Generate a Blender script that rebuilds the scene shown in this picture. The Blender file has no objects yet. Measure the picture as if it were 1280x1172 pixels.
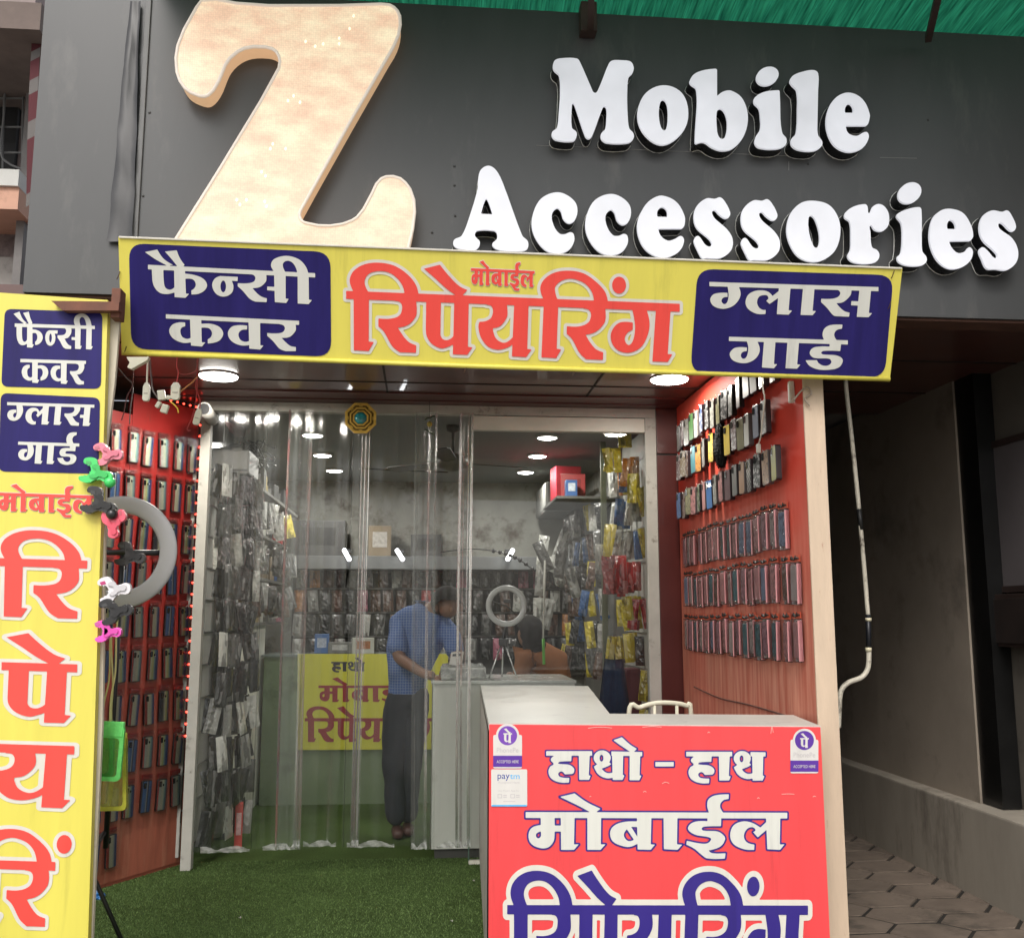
import bpy, bmesh, math, random
import numpy as np
from mathutils import Vector, Matrix
from mathutils.geometry import tessellate_polygon

S = bpy.context.scene
COL = S.collection
R = math.radians

# ------------------------------------------------------------------ camera
FPX, CXP, CYP = 1230.0, 640.0, 586.0          # focal length and centre in photo pixels
PITCH = math.atan(184.0 / FPX)
YAW = math.atan(110.0 * math.cos(PITCH) / FPX)  # to the right of the shop's normal
CAMZ = 1.5
cam_d = bpy.data.cameras.new("camera")
cam = bpy.data.objects.new("camera", cam_d)
COL.objects.link(cam)
cam.location = (0, 0, CAMZ)
cam.rotation_euler = (R(90) + PITCH, 0, -YAW)
cam_d.sensor_fit = 'HORIZONTAL'
cam_d.sensor_width = 36.0
cam_d.lens = 36.0 * FPX / 1280.0
cam_d.clip_end = 2000
S.camera = cam

# ------------------------------------------------------------------ sky and sun (overcast)
SUN_EL, SUN_AZ = R(46), R(196)   # azimuth: from +Y (into the shop), clockwise; 180 = behind the camera
w = bpy.data.worlds.new("World"); S.world = w; w.use_nodes = True
nt = w.node_tree
bg = nt.nodes['Background']
sky = nt.nodes.new('ShaderNodeTexSky'); sky.sky_type = 'NISHITA'; sky.sun_disc = False
sky.sun_elevation = SUN_EL; sky.sun_rotation = SUN_AZ
sky.dust_density = 4.0; sky.air_density = 1.0; sky.ozone_density = 0.6
hs = nt.nodes.new('ShaderNodeHueSaturation'); hs.inputs['Saturation'].default_value = 0.35
nt.links.new(sky.outputs[0], hs.inputs['Color'])
nt.links.new(hs.outputs[0], bg.inputs['Color'])
bg.inputs['Strength'].default_value = 0.14
sun_d = bpy.data.lights.new("sun", 'SUN'); sun_d.energy = 0.9; sun_d.angle = R(25); sun_d.color = (1, .96, .9)
sun = bpy.data.objects.new("sun", sun_d); COL.objects.link(sun)
sdir = Vector((math.sin(SUN_AZ) * math.cos(SUN_EL), math.cos(SUN_AZ) * math.cos(SUN_EL), math.sin(SUN_EL)))
sun.rotation_euler = sdir.to_track_quat('Z', 'Y').to_euler()

S.view_settings.view_transform = 'Standard'; S.view_settings.look = 'None'
S.view_settings.gamma = 1; S.view_settings.exposure = 0.5
S.cycles.use_denoising = True
S.cycles.max_bounces = 10; S.cycles.transparent_max_bounces = 24
S.cycles.diffuse_bounces = 4; S.cycles.glossy_bounces = 4; S.cycles.transmission_bounces = 4
S.cycles.caustics_reflective = False; S.cycles.caustics_refractive = False
S.cycles.sample_clamp_indirect = 4.0

# ------------------------------------------------------------------ photo pixel -> ray
_fw = Vector((math.sin(YAW) * math.cos(PITCH), math.cos(YAW) * math.cos(PITCH), math.sin(PITCH)))
_rt = Vector((math.cos(YAW), -math.sin(YAW), 0))
_up = _rt.cross(_fw)
CAM = Vector((0, 0, CAMZ))
def ray(px, py):
    return _fw + _rt * ((px - CXP) / FPX) - _up * ((py - CYP) / FPX)
class Plane:
    def __init__(s, p, n):
        s.p = Vector(p); s.n = Vector(n).normalized()
        if s.n.dot(CAM - s.p) < 0: s.n = -s.n
    def at(s, px, py, lift=0.0):
        d = ray(px, py)
        t = (s.p + s.n * lift - CAM).dot(s.n) / d.dot(s.n)
        return CAM + d * t
def PY(y): return Plane((0, y, 0), (0, -1, 0))
def PX(x): return Plane((x, 0, 0), (1, 0, 0))
def PZ(z): return Plane((0, 0, z), (0, 0, 1))
def U(px, py, y): return PY(y).at(px, py)

# ------------------------------------------------------------------ objects and tags
def tag(o, label=None, cat=None, group=None, kind=None):
    if label: o['label'] = label
    if cat: o['category'] = cat
    if group: o['group'] = group
    if kind: o['kind'] = kind
    return o
def thing(name, label, cat, loc=(0, 0, 0), group=None, rot=(0, 0, 0)):
    o = bpy.data.objects.new(name, None); COL.objects.link(o)
    o.location = loc; o.rotation_euler = rot; o.empty_display_size = .1
    return tag(o, label, cat, group)
def wmat(o):
    m = Matrix.LocRotScale(o.location, o.rotation_euler, o.scale)
    return wmat(o.parent) @ o.matrix_parent_inverse @ m if o.parent is not None else m
def link(name, me, m=None, parent=None, loc=None, world=False):
    """one mesh object; if world is True the mesh is in world coordinates and is moved into its parent's space"""
    o = bpy.data.objects.new(name, me); COL.objects.link(o)
    if m is not None and not me.materials: me.materials.append(m)
    if parent is not None:
        o.parent = parent
        if world:
            o.matrix_parent_inverse = wmat(parent).inverted()
    if loc is not None: o.location = loc
    return o
def fin(bm, name, m, parent=None, smooth=False, world=True, loc=None, recalc=True):
    if recalc: bmesh.ops.recalc_face_normals(bm, faces=bm.faces)
    me = bpy.data.meshes.new(name); bm.to_mesh(me); bm.free()
    if smooth:
        for p in me.polygons: p.use_smooth = True
    if m is not None: me.materials.append(m)
    return link(name, me, None, parent, loc, world)
def copy_tree(o, parent=None):
    c = o.copy(); COL.objects.link(c)
    if parent is not None: c.parent = parent
    for ch in list(o.children): copy_tree(ch, c)
    return c

# ------------------------------------------------------------------ mesh helpers
def bx(bm, x0, x1, y0, y1, z0, z1, bev=0.0, M=None):
    r = bmesh.ops.create_cube(bm, size=1.0)
    vs = r['verts']
    for v in vs:
        v.co = Vector(((x0 + x1) / 2 + v.co.x * (x1 - x0), (y0 + y1) / 2 + v.co.y * (y1 - y0), (z0 + z1) / 2 + v.co.z * (z1 - z0)))
    if bev > 0:
        es = list({e for v in vs for e in v.link_edges})
        rr = bmesh.ops.bevel(bm, geom=es, offset=bev, segments=2, profile=.6, affect='EDGES')
        vs = list({v for f in rr['faces'] for v in f.verts} | {v for v in vs if v.is_valid})
    if M is not None:
        for v in vs: v.co = M @ v.co
    return vs
def box(name, m, parent, x0, x1, y0, y1, z0, z1, bev=0.0):
    bm = bmesh.new(); bx(bm, x0, x1, y0, y1, z0, z1, bev)
    return fin(bm, name, m, parent)
def tube(bm, pts, r, n=8, closed=False, caps=True):
    pts = [Vector(p) for p in pts]; N = len(pts)
    rad = r if isinstance(r, (list, tuple)) else [r] * N
    rings = []
    nrm = None
    for i, p in enumerate(pts):
        a = pts[i - 1] if (i > 0 or closed) else p
        b = pts[(i + 1) % N] if (i < N - 1 or closed) else p
        t = (b - a).normalized()
        if nrm is None:
            nrm = t.orthogonal().normalized()
        nrm = (nrm - t * nrm.dot(t))
        if nrm.length < 1e-6: nrm = t.orthogonal()
        nrm.normalize(); bn = t.cross(nrm)
        rings.append([bm.verts.new(p + (nrm * math.cos(2 * math.pi * k / n) + bn * math.sin(2 * math.pi * k / n)) * rad[i]) for k in range(n)])
    for i in range(N if closed else N - 1):
        A, B = rings[i], rings[(i + 1) % N]
        for k in range(n):
            bm.faces.new((A[k], A[(k + 1) % n], B[(k + 1) % n], B[k]))
    if caps and not closed:
        bm.faces.new(rings[0][::-1]); bm.faces.new(rings[-1])
def spline(pts, n=8):
    pts = [Vector(p) for p in pts]; out = []
    for i in range(len(pts) - 1):
        p0 = pts[max(i - 1, 0)]; p1 = pts[i]; p2 = pts[i + 1]; p3 = pts[min(i + 2, len(pts) - 1)]
        for k in range(n):
            t = k / n
            out.append(.5 * ((2 * p1) + (-p0 + p2) * t + (2 * p0 - 5 * p1 + 4 * p2 - p3) * t * t + (-p0 + 3 * p1 - 3 * p2 + p3) * t ** 3))
    out.append(pts[-1]); return out
def lathe(bm, prof, c=(0, 0, 0), n=24, M=None):
    """prof: list of (radius, z)"""
    c = Vector(c); rings = []
    for r, z in prof:
        rings.append([bm.verts.new(c + Vector((r * math.cos(2 * math.pi * k / n), r * math.sin(2 * math.pi * k / n), z))) for k in range(n)])
    fs = []
    for A, B in zip(rings, rings[1:]):
        for k in range(n): fs.append(bm.faces.new((A[k], A[(k + 1) % n], B[(k + 1) % n], B[k])))
    fs.append(bm.faces.new(rings[0][::-1])); fs.append(bm.faces.new(rings[-1]))
    if M is not None:
        for rg in rings:
            for v in rg: v.co = M @ v.co
    return rings
def _inside(p, l):
    r = False; n = len(l)
    for i in range(n):
        (ax, ay), (bx_, by_) = l[i], l[(i + 1) % n]
        if (ay > p[1]) != (by_ > p[1]) and p[0] < (bx_ - ax) * (p[1] - ay) / (by_ - ay) + ax: r = not r
    return r
def poly_fill(bm, loops3d):
    """fill planar loops; nested loops are holes, separate loops separate islands"""
    loops3d = [[Vector(p) for p in l] for l in loops3d]
    nrm = Vector()
    for l in loops3d:
        for a, b in zip(l, l[1:] + l[:1]): nrm += a.cross(b) if False else (a - l[0]).cross(b - l[0])
        if nrm.length > 1e-9: break
    k = max(range(3), key=lambda i: abs(nrm[i])); ax = [i for i in range(3) if i != k]
    l2 = [[(p[ax[0]], p[ax[1]]) for p in l] for l in loops3d]
    depth = [sum(_inside(l2[i][0], l2[j]) for j in range(len(l2)) if j != i) for i in range(len(l2))]
    for i in range(len(l2)):
        if depth[i] % 2: continue
        grp = [i] + [j for j in range(len(l2)) if depth[j] == depth[i] + 1 and _inside(l2[j][0], l2[i])]
        vs = [bm.verts.new(p) for g in grp for p in loops3d[g]]
        for t in tessellate_polygon([[Vector((x, y, 0)) for x, y in l2[g]] for g in grp]):
            if len(set(t)) == 3:
                try: bm.faces.new([vs[q] for q in t])
                except ValueError: pass
def rrect(x0, x1, y0, y1, r, n=6):
    out = []
    for cx, cy, a in ((x1 - r, y1 - r, 0), (x0 + r, y1 - r, 90), (x0 + r, y0 + r, 180), (x1 - r, y0 + r, 270)):
        for k in range(n + 1):
            t = R(a + 90 * k / n); out.append((cx + r * math.cos(t), cy + r * math.sin(t)))
    return out
def prism(bm, loop, d0, d1, M=None, bev=0.0):
    """loop: 2D (x,z) outline; extruded along y from d0 to d1 (d0 = front)."""
    f = [bm.verts.new((x, d0, z)) for x, z in loop]; b = [bm.verts.new((x, d1, z)) for x, z in loop]
    fr = bm.faces.new(f); bm.faces.new(b[::-1]); n = len(loop)
    for i in range(n): bm.faces.new((f[i], b[i], b[(i + 1) % n], f[(i + 1) % n]))
    vs = f + b
    if bev > 0:
        rr = bmesh.ops.bevel(bm, geom=list(fr.edges), offset=bev, segments=2, profile=.6, affect='EDGES')
        vs = list({v for v in vs if v.is_valid} | {v for q in rr['faces'] for v in q.verts})
    if M is not None:
        for v in vs: v.co = M @ v.co
    return vs

# ------------------------------------------------------------------ materials
_mats = {}
def mat(name, col, rough=.6, metal=0.0, var=0.12, scale=6.0, bump=0.0, bscale=40.0, spec=.5, coat=0.0, stretch=None, dark=None, darkamt=0.0, dscale=3.0, alpha=1.0):
    """Principled with noise variation (var), optional blotches towards `dark`, optional fine bump."""
    if name in _mats: return _mats[name]
    m = bpy.data.materials.new(name); m.use_nodes = True; nt = m.node_tree; N = nt.nodes; L = nt.links
    b = N['Principled BSDF']
    b.inputs['Roughness'].default_value = rough; b.inputs['Metallic'].default_value = metal
    b.inputs['Specular IOR Level'].default_value = spec; b.inputs['Coat Weight'].default_value = coat
    b.inputs['Alpha'].default_value = alpha
    tc = N.new('ShaderNodeTexCoord'); src = tc.outputs['Object']
    if stretch:
        mp = N.new('ShaderNodeMapping'); mp.inputs['Scale'].default_value = stretch
        L.new(src, mp.inputs['Vector']); src = mp.outputs[0]
    nz = N.new('ShaderNodeTexNoise'); nz.inputs['Scale'].default_value = scale; nz.inputs['Detail'].default_value = 6; nz.inputs['Roughness'].default_value = .65
    L.new(src, nz.inputs['Vector'])
    rp = N.new('ShaderNodeValToRGB'); c = Vector(col)
    rp.color_ramp.elements[0].position = .3; rp.color_ramp.elements[1].position = .7
    rp.color_ramp.elements[0].color = (*[max(0, x * (1 - var)) for x in c], 1)
    rp.color_ramp.elements[1].color = (*[min(1, x * (1 + var)) for x in c], 1)
    L.new(nz.outputs[0], rp.inputs[0]); out = rp.outputs[0]
    if dark is not None:
        n2 = N.new('ShaderNodeTexNoise'); n2.inputs['Scale'].default_value = dscale; n2.inputs['Detail'].default_value = 8; n2.inputs['Roughness'].default_value = .7
        L.new(src, n2.inputs['Vector'])
        r2 = N.new('ShaderNodeValToRGB'); r2.color_ramp.elements[0].position = .62 - .3 * darkamt; r2.color_ramp.elements[1].position = .75 - .2 * darkamt
        L.new(n2.outputs[0], r2.inputs[0])
        mx = N.new('ShaderNodeMix'); mx.data_type = 'RGBA'
        L.new(r2.outputs[0], mx.inputs[0]); L.new(out, mx.inputs[6]); mx.inputs[7].default_value = (*dark, 1); out = mx.outputs[2]
    L.new(out, b.inputs['Base Color'])
    mr = N.new('ShaderNodeMapRange'); mr.inputs['To Min'].default_value = max(.02, rough - .08); mr.inputs['To Max'].default_value = min(1, rough + .1)
    L.new(nz.outputs[0], mr.inputs[0]); L.new(mr.outputs[0], b.inputs['Roughness'])
    if bump > 0:
        n3 = N.new('ShaderNodeTexNoise'); n3.inputs['Scale'].default_value = bscale; n3.inputs['Detail'].default_value = 4
        L.new(src, n3.inputs['Vector'])
        bp = N.new('ShaderNodeBump'); bp.inputs['Strength'].default_value = bump; bp.inputs['Distance'].default_value = .01
        L.new(n3.outputs[0], bp.inputs['Height']); L.new(bp.outputs[0], b.inputs['Normal'])
    _mats[name] = m
    return m
def emat(name, col, strength, base=(.8, .8, .8)):
    if name in _mats: return _mats[name]
    m = bpy.data.materials.new(name); m.use_nodes = True; b = m.node_tree.nodes['Principled BSDF']
    b.inputs['Base Color'].default_value = (*base, 1); b.inputs['Roughness'].default_value = .35
    b.inputs['Emission Color'].default_value = (*col, 1); b.inputs['Emission Strength'].default_value = strength
    _mats[name] = m; return m
def clear(name, gloss=1.0, rough=.05, haze=.03, streak=0.0, tint=(.97, .98, .98), hazecol=(.8, .82, .8), bump=0.0, sc=(30, 30, .8)):
    """thin clear sheet: see-through, with fresnel reflections and a little milky white mixed in as vertical streaks"""
    if name in _mats: return _mats[name]
    m = bpy.data.materials.new(name); m.use_nodes = True; nt = m.node_tree; N = nt.nodes; L = nt.links
    N.remove(N['Principled BSDF']); out = N['Material Output']
    tr = N.new('ShaderNodeBsdfTransparent'); tr.inputs[0].default_value = (*tint, 1)
    gl = N.new('ShaderNodeBsdfGlossy'); gl.inputs['Roughness'].default_value = rough; gl.inputs[0].default_value = (gloss, gloss, gloss, 1)
    df = N.new('ShaderNodeBsdfDiffuse'); df.inputs[0].default_value = (*hazecol, 1)
    tl = N.new('ShaderNodeBsdfTranslucent'); tl.inputs[0].default_value = (*hazecol, 1)
    fr = N.new('ShaderNodeFresnel'); fr.inputs[0].default_value = 1.48
    m1 = N.new('ShaderNodeMixShader'); m2 = N.new('ShaderNodeMixShader'); md = N.new('ShaderNodeMixShader'); md.inputs[0].default_value = .5
    L.new(df.outputs[0], md.inputs[1]); L.new(tl.outputs[0], md.inputs[2])
    tc = N.new('ShaderNodeTexCoord'); mp = N.new('ShaderNodeMapping'); mp.inputs['Scale'].default_value = sc
    nz = N.new('ShaderNodeTexNoise'); nz.inputs['Scale'].default_value = 1.0; nz.inputs['Detail'].default_value = 6; nz.inputs['Roughness'].default_value = .7
    L.new(tc.outputs['Object'], mp.inputs[0]); L.new(mp.outputs[0], nz.inputs['Vector'])
    mr = N.new('ShaderNodeMapRange'); mr.inputs['From Min'].default_value = .45; mr.inputs['From Max'].default_value = .8
    mr.inputs['To Min'].default_value = haze; mr.inputs['To Max'].default_value = haze + streak
    L.new(nz.outputs[0], mr.inputs[0])
    L.new(fr.outputs[0], m1.inputs[0]); L.new(tr.outputs[0], m1.inputs[1]); L.new(gl.outputs[0], m1.inputs[2])
    L.new(mr.outputs[0], m2.inputs[0]); L.new(m1.outputs[0], m2.inputs[1]); L.new(md.outputs[0], m2.inputs[2])
    if bump > 0:
        bp = N.new('ShaderNodeBump'); bp.inputs['Strength'].default_value = bump; bp.inputs['Distance'].default_value = .02
        L.new(nz.outputs[0], bp.inputs['Height']); L.new(bp.outputs[0], gl.inputs['Normal']); L.new(bp.outputs[0], fr.inputs['Normal'])
    L.new(m2.outputs[0], out.inputs[0])
    _mats[name] = m; return m
# ------------------------------------------------------------------ lettering: traced outlines -> clean contours
def trace(s, dx=0.0, dy=0.0):
    """'x,y x,y~ ...' closed outline; '~' marks a smooth point, others are corners"""
    P = []
    for tk in s.split():
        sm = tk.endswith('~'); a, b = tk.rstrip('~').split(',')
        P.append((float(a) + dx, float(b) + dy, sm))
    n = len(P); out = []
    def tang(i):
        a, b = P[i - 1], P[(i + 1) % n]
        return np.array([b[0] - a[0], b[1] - a[1]]) * .5
    for i in range(n):
        p, q = P[i], P[(i + 1) % n]
        a = np.array(p[:2]); b = np.array(q[:2]); d = b - a; ln = np.hypot(*d) + 1e-9
        out.append(tuple(a))
        if not p[2] and not q[2]: continue
        ta = tang(i) if p[2] else None; tb = tang((i + 1) % n) if q[2] else None
        if ta is not None: ta = ta / (np.hypot(*ta) + 1e-9) * ln
        if tb is not None: tb = tb / (np.hypot(*tb) + 1e-9) * ln
        if ta is None: ta = 2 * d - tb if False else (d * 1.5 - tb * .5)
        if tb is None: tb = d * 1.5 - ta * .5
        for k in range(1, 6):
            t = k / 6; h = np.array([2 * t**3 - 3 * t**2 + 1, t**3 - 2 * t**2 + t, -2 * t**3 + 3 * t**2, t**3 - t**2])
            out.append(tuple(h[0] * a + h[1] * ta + h[2] * b + h[3] * tb))
    return np.array(out)
def ell(cx, cy, rx, ry, rot=0, n=28):
    t = np.linspace(0, 2 * np.pi, n, endpoint=False); c, s = math.cos(R(rot)), math.sin(R(rot))
    x, y = rx * np.cos(t), ry * np.sin(t)
    return np.stack([cx + c * x - s * y, cy + s * x + c * y], 1)
def sdf_poly(P, X, Y):
    d2 = np.full(X.shape, 1e18); ins = np.zeros(X.shape, bool); n = len(P)
    for i in range(n):
        ax, ay = P[i]; bx_, by_ = P[(i + 1) % n]; ex, ey = bx_ - ax, by_ - ay; l2 = ex * ex + ey * ey + 1e-12
        t = np.clip(((X - ax) * ex + (Y - ay) * ey) / l2, 0, 1)
        d2 = np.minimum(d2, (X - ax - t * ex) ** 2 + (Y - ay - t * ey) ** 2)
        if ay != by_:
            c = ((ay > Y) != (by_ > Y)) & (X < ex * (Y - ay) / (by_ - ay) + ax)
            ins ^= c
    d = np.sqrt(d2)
    return np.where(ins, -d, d)
def contours(pos, neg, off=0.0, step=5.0):
    allp = np.concatenate(pos); pad = off + 3 * step
    x0, y0 = allp.min(0) - pad; x1, y1 = allp.max(0) + pad
    xs = np.arange(x0, x1 + step, step) + .0137; ys = np.arange(y0, y1 + step, step) + .0171
    F = np.full((len(ys), len(xs)), 1e3)
    def win(P, far):
        a0 = max(0, int((P[:, 0].min() - far - x0) / step) - 1); a1 = min(len(xs), int((P[:, 0].max() + far - x0) / step) + 2)
        b0 = max(0, int((P[:, 1].min() - far - y0) / step) - 1); b1 = min(len(ys), int((P[:, 1].max() + far - y0) / step) + 2)
        return a0, a1, b0, b1
    for P in pos:
        a0, a1, b0, b1 = win(P, pad)
        X, Y = np.meshgrid(xs[a0:a1], ys[b0:b1]); F[b0:b1, a0:a1] = np.minimum(F[b0:b1, a0:a1], sdf_poly(P, X, Y))
    for P in neg:
        a0, a1, b0, b1 = win(P, pad)
        X, Y = np.meshgrid(xs[a0:a1], ys[b0:b1]); F[b0:b1, a0:a1] = np.maximum(F[b0:b1, a0:a1], -sdf_poly(P, X, Y))
    F = F - off
    neg_ = F < 0; H, W = F.shape; nxt = {}; pts = {}
    def ep(kind, i, j):
        k = (kind, i, j)
        if k not in pts:
            if kind == 0: a, b = F[i, j], F[i, j + 1]; t = a / (a - b); pts[k] = (xs[j] + t * step, ys[i])
            else: a, b = F[i, j], F[i + 1, j]; t = a / (a - b); pts[k] = (xs[j], ys[i] + t * step)
        return k
    mixed = (neg_[:-1, :-1].astype(int) + neg_[:-1, 1:] + neg_[1:, :-1] + neg_[1:, 1:])
    for i, j in zip(*np.where((mixed > 0) & (mixed < 4))):
        a, b, c, d = neg_[i, j], neg_[i, j + 1], neg_[i + 1, j + 1], neg_[i + 1, j]
        cr = []   # crossings walking the cell boundary; direction in->out / out->in
        for (p, q, k) in ((a, b, (0, i, j)), (b, c, (1, i, j + 1)), (c, d, (0, i + 1, j)), (d, a, (1, i, j))):
            if p != q: cr.append((p, ep(*k)))
        m = len(cr)
        for s in range(m):
            if cr[s][0]:           # leaving the inside here: segment from here back to where it entered
                e = cr[(s - 1) % m]; nxt[cr[s][1]] = e[1]
    loops = []; seen = set()
    for st in list(nxt):
        if st in seen: continue
        lp = []; k = st
        while k in nxt and k not in seen:
            seen.add(k); lp.append(pts[k]); k = nxt[k]
        if len(lp) > 5: loops.append(simplify(np.array(lp), step * .06))
    return loops
def simplify(P, tol):
    keep = [0]; i = 0; n = len(P)
    while i < n - 1:
        j = min(i + 2, n - 1); best = i + 1
        while j < n and j - i < 60 and j > i + 1:
            a, b = P[i], P[j]; e = b - a; l = np.hypot(*e) + 1e-9
            d = np.abs((P[i + 1:j, 0] - a[0]) * e[1] - (P[i + 1:j, 1] - a[1]) * e[0]) / l
            if d.max() > tol: break
            best = j; j += 1
        keep.append(best); i = best
    return P[keep]

# --- banner, first blue box (zoom px; 1 zoom px = .128 photo px from (160,300))
W_FANCY = ([trace(s) for s in (
 "195,242 1827,324 1827,366 195,286", "165,118 285,93 350,185~ 440,243 385,252 270,190~", "360,113 475,100 505,175~ 552,243 540,258 480,255 420,180~",
 "232,283 237,390 258,460~ 310,515~ 385,528~ 460,510 460,455 430,480~ 400,485~ 365,465~ 350,410~ 345,283",
 "450,285 556,290 566,525 597,525 562,565 455,558",
 "550,328 640,340~ 730,375~ 772,435~ 750,490~ 690,525~ 620,532 618,492 645,475~ 662,440~ 650,400~ 620,380~ 550,380",
 "900,352 1072,360 1070,402 1012,398 1030,455~ 1010,520~ 935,553~ 860,525~ 822,445~ 845,380~")] +
 [trace(s, 859.4) for s in (
 "330,308 330,333 370,345~ 385,372~ 370,405~ 320,422~ 212,422 212,452 265,500~ 330,575~ 385,602 495,607 497,570 430,545~ 355,470 430,458~ 485,410~ 493,375~ 487,320",
 "500,455 575,458 575,497 500,490", "567,325 680,330 680,572 712,575 685,615 575,607",
 "797,340 905,345 907,583 937,588 905,626 798,620",
 "565,305 537,245~ 570,185~ 690,155~ 810,190~ 880,265~ 905,355 797,355 785,285~ 750,225~ 700,203~ 657,225~ 655,265~ 680,320")],
 [ell(930, 453, 27, 57)])
W_COVER = ([trace(s) for s in (
 "370,725 1671,789 1671,829 370,766", "605,760 715,768 720,998 755,1000 722,1040 615,1030",
 "558,805 558,843 520,860~ 512,900~ 530,945~ 575,965~ 612,955 612,1000 530,1002~ 440,960~ 402,890~ 430,830~ 490,805~",
 "710,818 820,820~ 900,855~ 930,915~ 900,975~ 850,1000~ 780,1010 778,970 810,945~ 820,905~ 795,865~ 750,855~ 710,858")] +
 [trace(s, 859.4) for s in (
 "305,835 303,875 250,880~ 220,915~ 235,970~ 280,993~ 330,985 330,1025 240,1028~ 150,985~ 115,910~ 150,850~ 210,832~",
 "317,780 430,785 433,1028 465,1030 430,1070 325,1060",
 "620,795 620,822 660,835~ 673,865~ 650,900~ 590,912~ 500,908 500,935 560,990~ 620,1060~ 680,1085 780,1085 780,1045 720,1030~ 640,955 720,945~ 775,890~ 780,850~ 768,800")],
 [])
# --- banner, second blue box (from (865,330))
W_GLASS = ([trace(s) for s in (
 "170,175 1821,225 1821,266 170,217",
 "347,282 347,322 305,330~ 288,360~ 305,388~ 325,390~ 345,370~ 357,320~ 355,270~ 345,205 450,210 475,290~ 450,360~ 390,415~ 300,437~ 210,410~ 178,350~ 205,300~ 265,282~",
 "720,447 718,488 630,485~ 550,440~ 522,375~ 550,300~ 620,262~ 700,258~ 750,275~ 787,312 855,258 855,323 757,390 725,360 748,338 735,310~ 705,303~ 655,320~ 635,375~ 655,425~ 690,447~",
 "850,215 963,222 943,452 978,455 943,495 828,490", "1085,225 1197,230 1177,457 1211,460 1178,500 1060,497")] +
 [trace(s, 859.4) for s in (
 "540,225 540,250 575,260~ 588,290~ 560,325~ 500,340~ 402,340 400,372 460,430~ 520,500~ 560,510 675,515 680,475 620,455~ 550,383 620,370~ 685,310~ 697,270~ 690,235",
 "697,362 778,365 775,407 693,403", "777,240 890,248 868,478 900,480 865,520 750,516")], [])
W_GUARD = ([trace(s) for s in (
 "362,710 1522,745 1522,786 360,751",
 "537,815 535,850 495,860~ 477,890~ 490,920~ 515,922~ 535,900~ 548,850~ 548,800~ 530,740 632,745 662,830~ 640,900~ 580,950~ 500,968~ 400,940~ 368,880~ 400,830~ 450,812~",
 "703,750 815,755 800,977 832,978 800,1018 683,1010", "932,758 1045,762 1027,980 1060,982 1025,1022 913,1018")] +
 [trace(s, 859.4) for s in (
 "610,592 605,632 555,645~ 530,680~ 535,715~ 560,750 435,748 415,690~ 435,630~ 490,597~",
 "485,770 597,775 588,850 430,848~ 402,865~ 420,882~ 540,890~ 600,915~ 613,950~ 580,1005~ 500,1030~ 380,1030~ 290,995~ 250,940 360,938 380,970~ 430,993~ 480,985~ 502,955~ 480,925~ 330,915~ 290,870~ 320,820~ 390,805~ 485,806")], [])
# --- the long red word (from (425,320))
X4, X5 = 1093.75, 2148.4
G_I = [trace("130,345 95,240~ 130,150~ 230,85~ 370,65~ 530,95~ 660,180~ 740,280~ 768,380 632,380 610,290~ 550,210~ 470,160~ 380,148~ 290,170~ 245,225~ 245,285~ 285,365"),
       trace("133,400 282,405 280,835 330,840 280,928 135,920")]
G_RA = [trace("540,400 540,440 590,455~ 607,505~ 580,580~ 490,612~ 375,610 375,688 430,740~ 510,880~ 585,940 742,945 745,872 660,830~ 565,700 670,670~ 740,590~ 750,520~ 740,420")]
G_PA = [trace("842,440 985,450 980,770 1000,808~ 1040,822~ 1080,808~ 1116,772 1116,858 1060,885~ 990,902~ 900,860~ 850,790~ 838,720"),
        trace("22,455 163,460 155,885 200,892 150,965 8,960", X4)]
G_E = [trace("820,125 975,85 1060,190~ 1160,290~ 1245,332 1190,390 1140,390 1040,320~ 930,220~")]
G_YA = [trace(s, X4) for s in ("340,440 340,478 385,490~ 400,545~ 380,605~ 330,635~ 268,642 258,695~ 285,800~ 360,890~ 450,915~ 540,895~ 597,858 600,786 540,838~ 490,845~ 430,805~ 403,740~ 400,705 470,685~ 530,610~ 543,550~ 530,450",
  "607,470 748,480 735,908 778,912 725,988 585,980")]
G_I2 = [trace("-155,430 -193,320~ -160,235~ -60,165~ 85,143~ 230,170~ 350,250~ 440,350~ 468,450 335,450 310,350~ 250,275~ 170,235~ 95,222~ 10,245~ -45,300~ -45,360~ -20,435", X5),
        trace("895,490 1037,495 1022,905 1066,912 1018,997 873,990", X4)]
G_RA2 = [trace("230,480 230,513 285,530~ 303,580~ 275,650~ 190,687~ 67,685 65,760 120,815~ 190,945~ 255,1008 420,1015 422,940 340,900~ 250,770 350,740~ 430,660~ 447,590~ 437,490", X5)]
G_DOT = [ell(577 + X5, 285, 68, 83)]
G_GA = [trace(s, X5) for s in ("712,650 710,720 660,750~ 633,800~ 645,850~ 670,868~ 700,850~ 725,780~ 733,680~ 705,515 845,520 875,660~ 850,790~ 780,900~ 660,945~ 545,905~ 495,800~ 520,705~ 590,648~",
  "937,520 1080,525 1052,957 1097,960 1052,1035 902,1030")]
def bar(xa, xb, t=78):
    f = lambda x: 340 + (x - 60) * .039
    return [np.array([(xa, f(xa)), (xb, f(xb)), (xb, f(xb) + t), (xa, f(xa) + t)])]
W_REPAIR = (bar(60, 3318) + G_I + G_RA + G_PA + G_E + G_YA + G_I2 + G_RA2 + G_DOT + G_GA, [])
W_RI = (bar(60, 815) + G_I + G_RA, [])
W_PE = (bar(790, 1330) + G_PA + G_E, [])
W_YA = (bar(1360, 1890) + G_YA, [])
W_RIN = (bar(1910, 2650) + G_I2 + G_RA2 + G_DOT, [])
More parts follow.
